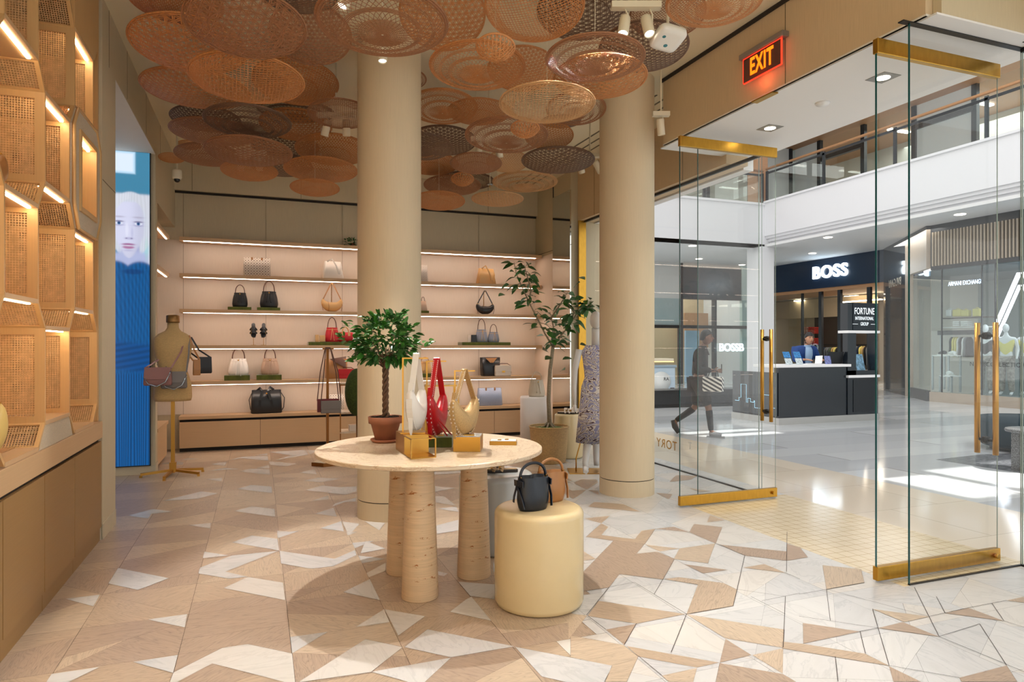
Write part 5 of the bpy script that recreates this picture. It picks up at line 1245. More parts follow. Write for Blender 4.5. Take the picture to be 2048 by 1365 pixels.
# ================================================================== WICKER BUST
U0 = at_z(346, 951); WICK = woven('wicker_weave', (232, 192, 128), 26, 60, .3)
bs = thing('bust_form', 'wicker torso form on a brass cross-foot stand beside the screen', 'mannequin', (U0.x, U0.y, 0), -YAW*0+.0)
def feet(b):
    for a in (3.25, 4.55, 5.75, .35, 1.75):
        c, s = math.cos(a), math.sin(a); b.prism([(c*.03-s*.014, s*.03+c*.014, .045), (c*.03+s*.014, s*.03-c*.014, .045), (c*.33+s*.014, s*.33-c*.014, .02), (c*.33-s*.014, s*.33+c*.014, .02)], (0, 0, .028)); b.cbox((c*.325, s*.325, .011), (.03, .03, .022))
part('foot', bs, GOLD, feet); part('pole', bs, GOLD, lambda b: (b.box((-.02, -.02, .03), (.02, .02, .90)), b.box((-.035, -.035, .04), (.035, .035, .15))))
part('torso', bs, WICK, lambda b: b.loft([(.86, .19, .14), (.90, .20, .15), (1.05, .195, .15), (1.22, .145, .115), (1.38, .185, .13), (1.50, .205, .13), (1.585, .195, .11), (1.63, .15, .09, -.01), (1.665, .085, .07), (1.70, .062, .06), (1.76, .058, .058)] if False else [(.86, .19, .14), (.90, .20, .15), (1.05, .195, .15), (1.22, .145, .115), (1.38, .185, .13), (1.50, .205, .13), (1.585, .195, .11), (1.63, .15, .09), (1.665, .085, .07), (1.70, .062, .06), (1.76, .058, .058)], n=48, e=2.2))
part('neck_cap', bs, mat('bronze_cap', (150, 112, 66), .35, .8), lambda b: b.loft([(1.76, .07, .068), (1.775, .072, .07), (1.84, .07, .068), (1.85, .05, .05)], n=32))
def small_bag(label, dx, dy, z, w, h, m, chain, shoulder, rz=0, d=.06):
    base = Vector((U0.x+dx, U0.y+dy, z)); t = thing('crossbody_bag', label, 'handbag', base, rz)
    part('body', t, m, lambda b: b.loft([(0, w*.46, d*.5), (.015, w*.5, d*.6), (h*.7, w*.48, d*.5), (h, w*.44, d*.3)], n=32, e=6))
    part('flap', t, m, lambda b: b.prism([(-w*.46, -d*.62, h*.35), (w*.46, -d*.62, h*.35), (w*.45, -d*.4, h*1.02), (-w*.45, -d*.4, h*1.02)], (0, -.006, 0)), bevel=.002)
    if chain: part('chain', t, SILV, lambda b: b.tube([(-w*.48, -d*.6, h*.5), (-w*.3, -d*.8, h*.1), (0, -d*.8, -.01), (w*.3, -d*.8, h*.2), (w*.48, -d*.6, h*.8)], .006, 6))
    S0 = Vector(shoulder)-Vector((dx, dy, z)); S0 = Matrix.Rotation(-rz, 3, 'Z') @ S0
    part('strap', t, m, lambda b: (b.tube([(w*.46, 0, h*.95), Vector((w*.46, 0, h)).lerp(S0+Vector((.03, -.11, -.1)), .7), S0+Vector((.02, -.05, .01)), S0+Vector((0, .03, .01))], 1, flat=(.018, .005), up=(0, 1, 0)),
        b.tube([(-w*.46, 0, h*.95), Vector((-w*.46, 0, h)).lerp(S0+Vector((-.05, .1, -.1)), .6), S0+Vector((-.02, .06, .0)), S0+Vector((0, .03, .01))], 1, flat=(.018, .005), up=(0, 1, 0))))
    return t
small_bag('mauve crossbody bag with silver chain hanging on the wicker form', -.13, -.20, 1.05, .29, .20, LPNK, True, (.12, 0, 1.60), -.1)
small_bag('dark grey crossbody bag behind the mauve one on the wicker form', .03, -.165, 1.01, .27, .19, LGRY, True, (.15, .01, 1.595), .05, .05)
small_bag('small black bag hanging at the right side of the wicker form', .33, .02, 1.17, .16, .19, LBLK, False, (.16, .02, 1.58), .3, .05)
small_bag('small brown tasselled bag between the wicker form and the black bag', .25, -.03, 1.15, .08, .18, LBRN, False, (.14, .0, 1.60), .3, .04)
# ================================================================== BAG RACK, ETAGERES
A0 = at_z(655, 930); rk = thing('bag_rack', 'brass bag rack with a cane-covered hexagonal foot', 'rack', (A0.x, A0.y, 0))
BRNZ = mat('bronze_dark', (140, 92, 48), .3, .9)
part('foot', rk, BRNZ, lambda b: b.prism([(.20*math.cos(a), .17*math.sin(a), 0) for a in (PI/3*i+.2 for i in range(6))], (0, 0, .045))); part('foot_top', rk, CANEW, lambda b: b.prism([(.185*math.cos(a), .157*math.sin(a), .045) for a in (PI/3*i+.2 for i in range(6))], (0, 0, .004)))
part('pole', rk, BRNZ, lambda b: b.box((-.016, -.016, .04), (.016, .016, 1.47))); part('arm', rk, BRNZ, lambda b: (b.box((-.07, -.09, 1.45), (.07, -.075, 1.465)), b.box((-.01, -.09, 1.45), (.01, .02, 1.465))))
for k, (n, m, dx, dy, w) in enumerate((('grey flat crossbody bag on long straps on the bag rack', LGRY, .03, -.13, .24), ('burgundy flat crossbody bag behind the grey one on the bag rack', LBUR, .0, -.075, .26))):
    t = thing('crossbody_bag', n, 'handbag', (A0.x+dx, A0.y+dy, .66+k*.01), 0)
    part('body', t, m, lambda b: b.box((-w/2, -.022, 0), (w/2, .022, .145+k*.01)), bevel=.006); part('flap', t, m, lambda b: b.box((-w/2-.002, -.027, .05), (w/2+.002, -.022, .155+k*.01)), bevel=.002)
    part('strap', t, LDKB, lambda b: (b.tube([(-w/2, 0, .14), (-w*.36, 0, .5), (-.03-dx, .04, .80)], 1, flat=(.012, .004), up=(0, 1, 0)), b.tube([(w/2, 0, .14), (w*.36, 0, .5), (.03-dx, .04, .80)], 1, flat=(.012, .004), up=(0, 1, 0)), b.tube([(-.03-dx, .04, .80), (.03-dx, .04, .80)], 1, flat=(.012, .004), up=(0, 1, 0))))
def etagere(label, px, f, w, d, zs, top, m=GOLD, shelfm=None):
    c = at_f(px, HOR, f); t = thing('etagere', label, 'shelf unit', (c.x, c.y, 0), -YAW*.3); sm = shelfm or TRAV
    for x in (-w/2, w/2-.014):
        for y in (-d/2, d/2-.014): part('leg', t, m, lambda b: b.box((x, y, 0), (x+.014, y+.014, top)))
    for z in zs: part('shelf_board', t, sm, lambda b: b.box((-w/2, -d/2, z-.018), (w/2, d/2, z)))
    part('top_frame', t, m, lambda b: (b.box((-w/2, -d/2, top-.03), (w/2, -d/2+.014, top-.014)), b.box((-w/2, d/2-.014, top-.03), (w/2, d/2, top-.014)), b.box((-w/2, -d/2, top-.03), (-w/2+.014, d/2, top-.014)), b.box((w/2-.014, -d/2, top-.03), (w/2, d/2, top-.014)))); part('top', t, sm, lambda b: b.box((-w/2, -d/2, top-.014), (w/2, d/2, top)))
    return c
E1 = etagere('tall brass etagere with stone shelves behind the left of the column', 712, 9.0, .42, .36, (.36, .62), 1.0, BRNZ)
E2 = etagere('brass etagere with stone shelves behind the hobo bags', 880, 8.3, .42, .36, (.30, .66), 1.03)
t = thing('moss_oval', 'dark green moss oval standing on the etagere at the column edge', 'ornament', at_f(714, 742, 8.7)*1.0+Vector((0, 0, -.62))); part('oval', t, mat('moss_dark', (52, 66, 18), .95, var=.4, vs=40, bmp=.8), lambda b: b.ball((0, 0, .33), .31, n=32, sc=(.5, .5, 1)))
t.location.z = .02
t = thing('moss_oval_stand', 'bronze stem under the dark green moss oval', 'stand', (t.location.x, t.location.y, 0)); part('stem', t, BRNZ, lambda b: b.lathe([(.10, 0), (.10, .012), (.012, .014), (.012, .6)], n=20))
bpy.data.objects['moss_oval'].location.z = .56
t = thing('loafer', 'dark shoe on the brass etagere behind the white hobo bag', 'shoe', (E2.x-.1, E2.y-.05, .66), -YAW-PI/2+.3); part('upper', t, LDKB, lambda b: b.tube([(0, -.12, .03), (0, -.06, .045), (0, .03, .05), (0, .10, .05)], [.022, .038, .034, .03], 14)); part('sole', t, SOLE, lambda b: b.cbox((0, -.01, .006), (.075, .26, .012)))
solo('gift_box', 'pale box on the low shelf of the left etagere', 'box', LCRM, lambda b: b.cbox((0, 0, .04), (.2, .14, .08)), (E1.x, E1.y-.05, .36), bevel=.003)
# ---- things in the honeycomb cells
crescent_bag('shoulder_bag', 'straw yellow shoulder bag at the left edge on the honeycomb ledge', (HX-.13, 4.00, .943), .24, .28, LYEL, LDKB, PI/2-.3, .2, False, False)
crescent_bag('shoulder_bag', 'tan brown shoulder bag at the left edge in a high honeycomb cell', (HX-.12, 4.00, 2.275), .22, .20, LBRN, LBRN, PI/2-.3, .12, False, False)
t = thing('shoe', 'red patent shoe in the upper honeycomb cell near the pier', 'shoe', (HX-.12, 5.30, 2.96), .3); part('upper', t, LRED, lambda b: b.tube([(-.1, 0, .03), (-.04, 0, .05), (.04, 0, .07), (.08, 0, .10)], [.02, .035, .03, .03], 12)); 
t = thing('clutch', 'small red clutch at the left edge in a middle honeycomb cell', 'handbag', (HX-.12, 3.93, 1.76), .3); part('body', t, LRED, lambda b: b.box((-.09, -.03, 0), (.09, .03, .13)), bevel=.008)
# ================================================================== GLASS ENTRANCE
GE = mat('glass_edge_teal', (10, 84, 88), .15, spec=.8); GP = mat('glass_edge_pale', (150, 168, 162), .2)
def pane_y(name, y, x0, x1, z0, z1, label, cat='glass pane', kind=None):
    """glass sheet facing along Y; its cut edges are green"""
    t = thing(name, label, cat, (x0, y, 0)) if not kind else None
    def g(b): b.poly([(0, 0, z0), (x1-x0, 0, z0), (x1-x0, 0, z1), (0, 0, z1)], GLASS)
    part('pane', t, GLASS, g); part('polished_edge', t, GE, lambda b: (b.box((0, -.006, z0), (.003, .006, z1), GE), b.box((x1-x0-.002, -.003, z0), (x1-x0, .003, z1), GP)), 'green polished glass edge')
    return t
def door_leaf(label, y, x0, x1):
    t = thing('glass_door', label, 'door', (x0, y, 0)); w = x1-x0
    part('pane', t, GLASS, lambda b: b.poly([(0, 0, .09), (w, 0, .09), (w, 0, 3.36), (0, 0, 3.36)]))
    part('polished_edge', t, GE, lambda b: (b.box((0, -.006, .09), (.003, .006, 3.36), GE), b.box((w-.002, -.003, .09), (w, .003, 3.36), GP)), 'green polished glass edge')
    for n, z0, z1 in (('bottom_rail', .012, .10), ('top_rail', 3.345, 3.44)):
        part(n, t, BRASS, lambda b: b.box((-.005, -.02, z0), (w+.005, .02, z1)), 'brass rail', bevel=.004)
    xh = w-.11
    for s in (-1, 1):
        part('pull_bar', t, GOLD, lambda b: b.lathe([(0, .755), (.018, .755), (.018, 1.655), (0, 1.655)], (xh, s*.062, 0), 20, None, (False, False)), 'brass pull bar')
    for z in (.85, 1.565): part('standoff', t, BRNZ, lambda b: (b.tube([(xh, -.062, z), (xh, .062, z)], .010, 10), b.tube([(xh, -.02, z), (xh, .02, z)], .024, 16), b.tube([(xh, -.005, z), (xh, .005, z)], .026, 16, BLACK)))
    part('lock', t, BRASS, lambda b: b.tube([(w-.05, -.045, .055), (w-.05, -.02, .055)], .016, 14))
    return t
door_leaf('open frameless glass door leaf on the far side of the entrance', 5.255, 3.645, 4.76)
door_leaf('open frameless glass door leaf on the near side of the entrance', 3.15, 3.65, 4.78)
pane_y('glass_partition', 5.40, 3.95, 4.72, 0, 3.43, 'fixed glass panel directly behind the far open door leaf')
pane_y('glass_partition', 3.04, 3.80, 4.85, 0, SZ-.005, 'fixed glass panel with teal edge in front of the near open door leaf')
for o in [o for o in bpy.data.objects if o.name.startswith('glass_partition')][-1:]:
    part('base_seal', o, BLACK, lambda b: b.box((0, -.008, 0), (1.05, .008, .008))); part('head_track', o, BLACK, lambda b: b.box((-.07, -.02, SZ-.020), (1.08, .02, SZ-.013)))
def win_x(n, x, y0, y1, z1, jambs=()):
    w = struct(f'window_{n}', GLASS, lambda b: b.poly([(x, y0, 0), (x, y1, 0), (x, y1, z1), (x, y0, z1)]))
    part('window_frame', w, BLACK, lambda b: (b.box((x-.012, y0, 0), (x+.012, y1, .012)), b.box((x-.015, y0, z1-.03), (x+.015, y1, z1))))
    for y in jambs: part('glass_joint', w, GP, lambda b: b.box((x-.003, y-.003, .01), (x+.003, y+.003, z1-.03)))
    return w
w1 = win_x(1, 4.70, 5.41, 9.26, 3.42, (5.42, 7.35))
part('jamb', w1, BRASS, lambda b: b.box((4.60, 9.26, 0), (4.72, 9.30, 3.42)), 'brass jamb')
win_x(2, 4.85, -3, 3.035, SZ-.012, (1.2, 3.03))
tl = text('window_lettering', 'TORY BURCH', .155, GOLD, None, frame_m((4.715, at_x(1354, 893, 4.715).y, at_x(1354, 895, 4.715).z), (0, 1, 0)), .001, 'LEFT', 1.15); tag(tl, 'gold lettering low on the shop window, seen from behind beside the right column', 'lettering')
ps = at_x(1380, 893, 4.712); tag(text('window_emblem', 'T', .12, mat('frosted_vinyl', (226, 226, 224), .6), None, frame_m(ps, (0, 1, 0)), .001, 'CENTER'), 'small pale emblem on the shop window right of the gold lettering', 'lettering')
# exit sign
e0, e1 = at_x(1488, 168, 3.80), at_x(1563, 74, 3.80); yA, yB_, zA, zB = e0.y, e1.y, .5*(e0.z+at_x(1563, 128, 3.80).z), .5*(e1.z+at_x(1488, 122, 3.80).z)
ex = thing('exit_sign', 'glowing orange EXIT sign on the tan entrance bulkhead', 'sign', (3.80, (yA+yB_)/2, (zA+zB)/2)); ew, eh = abs(yA-yB_), zB-zA
part('housing', ex, mat('grey_metal', (150, 140, 134), .4, .6), lambda b: b.box((-.03, -ew/2-.04, eh/2), (.038, ew/2+.03, eh/2+.045)), bevel=.004)
part('panel', ex, mat('exit_panel', (96, 46, 34), .1), lambda b: b.box((-.006, -ew/2, -eh/2), (.004, ew/2, eh/2)))
part('lit_edge', ex, glow('exit_edge', (255, 40, 20), 3.5), lambda b: (b.box((-.007, -ew/2, -eh/2-.004), (.006, ew/2, -eh/2)), b.box((-.007, -ew/2-.004, -eh/2), (.006, -ew/2, eh/2)), b.box((-.007, ew/2, -eh/2), (.006, ew/2+.004, eh/2)), b.box((-.007, -ew/2, eh/2-.004), (-.0061, ew/2, eh/2))))
text('lettering', 'EXIT', eh*.98, glow('exit_letters', (255, 110, 10), 2.2), ex, frame_m((-.009, .0, -.0), (0, -1, 0)), .002, 'CENTER', 1.1, .62, .004)
lamp('exit_glow', 'POINT', (3.76, ex.location.y, ex.location.z-eh/2-.05), .5, (1, .15, .05), shadow_soft_size=.04)
# soffit downlights
def downlight(px, py, z, label, sq=True, r=.05, m=None):
    c = at_z(px, py, z); t = thing('downlight', label, 'light', (c.x, c.y, z))
    if sq: part('trim', t, mat('downlight_trim', (150, 148, 142), .4, .5), lambda b: b.box((-.085, -.085, -.004), (.085, .085, -.001)))
    part('diffuser', t, m or glow('downlight_glow', (255, 244, 226), 9), lambda b: b.lathe([(0, -.006), (r, -.006), (r, -.004)], n=24, cap=(False, False)))
    return c
c = downlight(1540, 256, SZ-.012, 'square downlight in the white soffit, farther one'); lamp('soffit_lamp', 'SPOT', (c.x, c.y, SZ-.05), 60, (1, .93, .82), (c.x, c.y, 0), spot_size=1.9, spot_blend=.8, shadow_soft_size=.05)
c = downlight(1766, 155, SZ-.012, 'square downlight in the white soffit, nearer one'); lamp('soffit_lamp', 'SPOT', (c.x, c.y, SZ-.05), 60, (1, .93, .82), (c.x, c.y, 0), spot_size=1.9, spot_blend=.8, shadow_soft_size=.05)
c = at_z(1645, 206, SZ-.012); solo('smoke_detector', 'round white detector in the soffit between the two downlights', 'detector', WHITE, lambda b: b.lathe([(0, -.02), (.05, -.018), (.06, 0)], n=28), (c.x, c.y, SZ-.012))
c = at_z(1535, 195, SZ-.013); solo('door_pivot', 'small brass door pivot plate let into the soffit', 'pivot', BRASS, lambda b: b.box((-.03, -.12, -.01), (.03, .12, 0)), (c.x-.03, c.y, SZ-.013))

# ================================================================== THE MALL
MWALL = mat('mall_plaster', (222, 222, 225), .6); MGREY = mat('mall_soffit', (222, 222, 222), .7); STEELM = mat('brushed_steel', (176, 174, 170), .35, .8)
NAVY = mat('navy_panel', (16, 38, 62), .35); CHAR = mat('charcoal_panel', (30, 34, 40), .35); MULL = mat('dark_mullion', (28, 32, 38), .4); TIMB = veneer('mall_timber', (184, 136, 96), .12, .45, False, 60, 3)
FXX, FYY = 15.4, 17.5
struct('ceiling_2', MGREY, lambda b: (b.box((FXX, -8, 4.7), (21, 24, 4.78)), b.box((3.5, FYY, 4.7), (FXX+.01, 24, 4.78))))
def band(b):
    b.box((FXX, -8, 5.05), (FXX+.3, FYY+.3, 6.12)); b.box((3.5, FYY, 4.70), (FXX+.3, FYY+.3, 6.05))
    for k, (dx, z0, z1) in enumerate(((.06, 4.97, 5.05), (.14, 4.88, 4.97), (.22, 4.78, 4.88))): b.box((FXX+dx, -8, z0), (FXX+.5, FYY, z1))
    b.box((FXX-.05, -8, 6.12), (FXX+.3, FYY, 6.18)); b.box((3.5, FYY-.05, 6.05), (FXX, FYY+.3, 6.12)); b.box((FXX-.2, FYY-.1, 0), (FXX+.3, FYY+.6, 4.7))
    b.box((FXX+.3, -8, 5.9), (21, 24, 6.1)); b.box((3.5, FYY+.3, 5.9), (21, 24, 6.1))
struct('wall_mall', MWALL, band)
def clear(n, y): pass
RG = glass('rail_glass', (.90, .95, .95), 1.45)
def railing(label, p, q, z):
    p, q = Vector((*p, 0)), Vector((*q, 0)); d = (q-p); L = d.length; d.normalize(); t = thing('glass_railing', label, 'railing', (p.x, p.y, z), math.atan2(d.y, d.x))
    part('glass', t, RG, lambda b: b.poly([(0, 0, 0), (L, 0, 0), (L, 0, .98), (0, 0, .98)])); part('handrail', t, TIMB, lambda b: b.tube([(0, -.03, 1.06), (L, -.03, 1.06)], .038, 10), 'timber handrail'); part('under_rail', t, MULL, lambda b: b.box((0, -.02, .90), (L, .02, .96)))
    n = int(L/2.2)
    for k in range(n+1): part('post', t, MULL, lambda b: b.box((k*L/n-.04, -.02, 0), (k*L/n+.04, .03, 1.0)))
railing('glass railing with timber handrail on the right upper gallery', (FXX+.1, FYY), (FXX+.1, -6), 6.18)
railing('glass railing with timber handrail on the far upper gallery', (4.0, FYY+.1), (FXX, FYY+.1), 6.12)
struct('trim_4', TIMB, lambda b: (b.box((FXX-.05, FYY+.3, 6.1), (FXX+.4, FYY+.75, 9.4)), b.box((FXX, -8, 9.4), (24, 26, 9.6)), b.box((3.5, FYY, 9.4), (FXX, 26, 9.6))))
UPG = glass('upper_glass', (.78, .88, .9), 1.6); UPW = mat('upper_wall', (214, 220, 220), .6)
def upper(b):
    for k, y in enumerate(range(-6, 22, 2)):
        b.box((20.2, y-.08, 6.1), (20.34, y+.08, 9.4), MULL)
        if k % 3 == 1: b.box((20.26, y, 6.1), (20.3, y+2, 9.4), UPW)
        if k % 2 == 0: b.box((20.18, y, 8.6), (20.34, y+2, 8.75), MULL)
    for k, x in enumerate(range(4, 21, 2)):
        b.box((x-.07, 21.2, 6.1), (x+.07, 21.34, 9.4), MULL)
        if k % 3 == 1: b.box((x, 21.26, 6.1), (x+2, 21.3, 9.4), UPW)
    b.box((23.5, -8, 6.1), (23.6, 26, 9.4), mat('upper_back', (226, 222, 210), .7)); b.box((3.5, 24.5, 6.1), (24, 24.6, 9.4), mat('upper_back', (226, 222, 210), .7))
struct('wall_upper', MULL, upper)
struct('window_3', UPG, lambda b: (b.poly([(20.27, -8, 6.1), (20.27, 21.3, 6.1), (20.27, 21.3, 9.4), (20.27, -8, 9.4)]), b.poly([(4, 21.27, 6.1), (20.3, 21.27, 6.1), (20.3, 21.27, 9.4), (4, 21.27, 9.4)])))
ORD = ['first', 'second', 'third', 'fourth', 'fifth', 'sixth', 'seventh', 'eighth']
UL = glow('gallery_lamp', (255, 246, 230), 10)
for k, (x, y) in enumerate([(22, yy) for yy in range(0, 20, 3)]+[(xx, 23) for xx in range(6, 20, 3)]): tag(part('gallery_light', None, UL, lambda b: b.box((x-.5, y-.08, 9.355), (x+.5, y+.08, 9.40))), f"bar light on the {'right' if k < 7 else 'far'} upper gallery ceiling, {ORD[k if k < 7 else k-7]} {'from the camera' if k < 7 else 'from the left'}", 'light', 'bar lights in the upper gallery shops')
struct('trim_5', MWALL, lambda b: None if False else [b.box(*q) for q in (((4.95, -25, 11.2), (6.9+4.7, 40, 11.4)), ((6.9+4.7, -25, 11.2), (8.5+4.7, 9.05-5.6, 11.4)) if False else ((6.9+4.7, 9.8-5.6, 11.2), (8.5+4.7, 40, 11.4)),)])
# unseen slab added to block the sun, openings placed for its floor patches
def sun_mask(b):
    dx, dy = 11.2*.42, -11.2*.5
    holes = [(6.75+dx, 8.45+dx, 8.95+dy, 9.3+dy), (6.75+dx, 8.45+dx, 9.4+dy, 9.75+dy), (6.55+dx, 7.35+dx, 4.45+dy, 5.55+dy), (7.45+dx, 8.45+dx, 4.6+dy, 5.75+dy), (8.55+dx, 9.6+dx, 4.6+dy, 5.9+dy)]
    ys = sorted({-25, 40}|{h[2] for h in holes}|{h[3] for h in holes})
    for y0, y1 in zip(ys, ys[1:]):
        hs = sorted((h[0], h[1]) for h in holes if h[2] <= y0+1e-6 and h[3] >= y1-1e-6); x = 4.95
        for a, c in hs: b.box((x, y0, 11.2), (a, y1, 11.4)); x = c
        b.box((x, y0, 11.2), (45, y1, 11.4))
bpy.data.objects.remove(bpy.data.objects['trim_5']); struct('ceiling_sun_mask', MWALL, sun_mask)
lamp('gallery_lamp', 'AREA', (22, 12, 9.2), 500, (1, .96, .9), (22, 12, 0), size=3, shape='RECTANGLE', size_y=14); lamp('gallery_lamp', 'AREA', (10, 23, 9.2), 300, (1, .96, .9), (10, 23, 0), size=8, shape='RECTANGLE', size_y=2)
for px, py, z, wn in ((1656, 475, 4.7, 'nearest the BOSS sign'), (1625, 507, 4.7, 'farther one above the BOSS sign'), (1920, 429, 4.7, 'above the slatted fascia'), (1385, 492, 4.7, 'leftmost near the front'), (1398, 518, 4.7, 'second row on the left'), (1484, 530, 4.7, 'beside the white pier'), (1376, 541, 4.7, 'farthest on the left')):
    c = at_z(px, py, z); tag(part('recessed_light', None, glow('mall_downlight', (255, 240, 220), 10), lambda b: b.lathe([(0, 4.69), (.12, 4.69), (.12, 4.70)], (c.x, c.y, 0), 20)), 'round recessed mall ceiling light, '+wn, 'light', 'recessed lights in the mall ceiling')
lamp('gallery_lamp', 'AREA', (18, 14, 4.6), 120, (1, .95, .88), (18, 14, 0), size=3); lamp('gallery_lamp', 'AREA', (10, 20, 4.6), 110, (1, .95, .88), (10, 20, 0), size=3)
# ---------------------------------------------------------------- BOSS shop
BX = 19.5
struct('wall_boss', NAVY, lambda b: (b.box((BX, 15.4, 3.62), (BX+.4, 24, 4.7), NAVY), b.box((BX+.05, 15.4, 3.50), (BX+2.2, 24, 3.62), TIMB)))
bo = thing('shop_sign', 'white glowing BOSS letters on the navy shop fascia', 'sign', at_x(1659, 544, BX-.03)); text('lettering', 'BOSS', .62, glow('sign_white', (235, 248, 255), 5), bo, frame_m((0, 0, 0), (0, -1, 0)), .03, 'CENTER', 1.12, 1.05, .015)
lamp('sign_glow', 'POINT', bo.location+Vector((-.5, 0, 0)), 5, (.3, .65, 1), shadow_soft_size=.3)
INT = mat('shop_interior', (214, 190, 156), .7); INTW = mat('shop_interior_pale', (228, 216, 200), .7); INTD = mat('shop_interior_dark', (72, 60, 50), .6)
struct('wall_shop', INT, lambda b: (b.box((24.5, 14, 0), (24.7, 26, 3.6), INTW), b.box((19.6, 25, 0), (24.7, 25.2, 3.6), INT), b.box((19.6, 14.9, 0), (24.7, 15.1, 3.6), INTD), b.box((19.9, 15, 3.55), (24.7, 25.1, 3.6), mat('shop_ceiling', (206, 196, 180), .7)), b.box((22.6, 19.5, 0), (22.7, 22.6, 3.0), INTD), b.box((22.55, 19.5, 2.7), (22.7, 25, 3.5), INT)))
def mull(label, y, z1=3.6, w=.10): solo('shop_mullion', label, 'mullion', MULL, lambda b: b.box((-.05, -w/2, 0), (.05, w/2, z1)), (BX+.1, y, 0))
for px, n in ((1605, 'slim dark shopfront mullion left of the man'), (1642, 'dark shopfront mullion left of the open door'), (1680, 'dark shopfront mullion right of the open door'), (1739, 'dark shopfront mullion behind the kiosk tower')):
    mull(n, at_x(px, HOR, BX+.1).y, 3.55, .05 if px == 1605 else .14)
struct('window_4', UPG, lambda b: b.poly([(BX+.1, at_x(1640, HOR, BX+.1).y, 0), (BX+.1, 24, 0), (BX+.1, 24, 3.55), (BX+.1, at_x(1640, HOR, BX+.1).y, 3.55)]))
lamp('shop_lamp', 'AREA', (22, 18, 3.4), 130, (1, .9, .75), (22, 18, 0), size=3); 
SB = glow('shop_bar', (255, 240, 214), 8)
for k, (px, py, w) in enumerate(((1610, 596, 1.6), (1720, 602, 1.8), (1700, 592, .6), (1572, 598, .4), (1596, 602, .5))):
    c = at_x(px, py, (22.5, 22.1, 22.9, 22.3, 22.4)[k]); tag(part('shop_light', None, SB, lambda b: b.box((c.x, c.y-w/2, c.z-.02), (c.x+.15, c.y+w/2, c.z+.02))), 'bar light inside the BOSS shop, '+['wide left one', 'wide right one', 'short one above the right', 'leftmost short one', 'short one left of centre'][k], 'light', 'lights inside the BOSS shop')
FOLD = {'red': mat('cloth_red', (226, 60, 48), .8), 'pink': mat('cloth_peach', (232, 170, 150), .8), 'navy': mat('cloth_navy', (30, 44, 70), .8), 'sky': mat('cloth_sky', (110, 160, 200), .8), 'tan': mat('cloth_tan', (196, 164, 110), .8), 'grey': mat('cloth_grey', (110, 112, 116), .8), 'white': mat('cloth_white', (232, 230, 224), .8), 'yellow': mat('cloth_yellow', (226, 212, 120), .8), 'black': mat('cloth_black', (30, 30, 34), .8), 'green': mat('cloth_green', (90, 104, 84), .8)}
k = 0
for row, py in ((1, 668), (2, 690)):
    for i, cl in enumerate(('pink', 'pink', 'red', 'red', 'red')):
        c = at_x(1612+i*5, py, 22.4); solo('folded_shirt_stack', f'{cl if cl=="red" else "peach"} folded shirts behind the man, {["upper", "lower"][row-1]} shelf, {ORD[i]} stack from left', 'clothes', FOLD[cl], lambda b: [b.cbox((0, 0, .035+.075*j), (.24, .065, .06)) for j in range(4)], (c.x, c.y, c.z), group=('red' if cl == 'red' else 'peach')+' folded shirts on the shop shelves', bevel=.01)
for py, n in ((669, 'upper'), (691, 'lower')):
    c = at_x(1622, py, 22.4); solo('shop_shelf', f'{n} dark shelf board under the red shirts in the shop', 'shelf', INTD, lambda b: b.cbox((0, 0, -.02), (.3, .9, .03)), c)
def garment(px, py, X, cl, h, grp, n, w=.42, th=.05):
    c = at_x(px, py, X); solo('hanging_garment', n, 'clothes', FOLD[cl], lambda b: b.loft([(-h, .16, th*.6), (-h*.5, w*.42, th*.6), (-.14, w*.46, th*.5), (-.05, w*.36, th*.4), (0, .04, .02)], n=16, e=2.5), c-Vector((0, 0, .035)), group=grp)
for i, cl in enumerate(('navy', 'grey', 'grey', 'green', 'tan', 'yellow', 'black', 'navy')): garment(1650+i*4.6, 693, 22.0, cl, .75, 'clothes on the rack left of the kiosk tower', f'{["navy","grey","olive","tan","pale yellow","black"][["navy","grey","green","tan","yellow","black"].index(cl)]} garment on the rack left of the kiosk tower, {ORD[i]} from left')
for i, cl in enumerate(('black', 'green', 'grey', 'navy', 'yellow', 'tan', 'black', 'grey')): garment(1705+i*4.8, 691, 22.6, cl, .75, 'clothes on the rack seen through the kiosk tower', f'{["navy","grey","olive","tan","pale yellow","black"][["navy","grey","green","tan","yellow","black"].index(cl)]} garment seen through the kiosk tower, {ORD[i]} from left')
for px, X, n in ((1665, 22.0, 'left of the kiosk tower'), (1722, 22.6, 'seen through the kiosk tower')):
    c = at_x(px, 691, X); t = thing('clothes_rack', 'dark clothes rack in the shop '+n, 'rack', (c.x, c.y, 0)); part('rail', t, BLACK, lambda b: b.box((-.02, -.55, c.z), (.02, .55, c.z+.03))); part('post', t, BLACK, lambda b: (b.box((-.02, -.55, 0), (.02, -.52, c.z)))); part('post', t, BLACK, lambda b: b.box((-.02, .52, 0), (.02, .55, c.z)))
    part('shelf', t, INTD, lambda b: b.box((-.2, -.55, .25), (.2, .55, .3)))
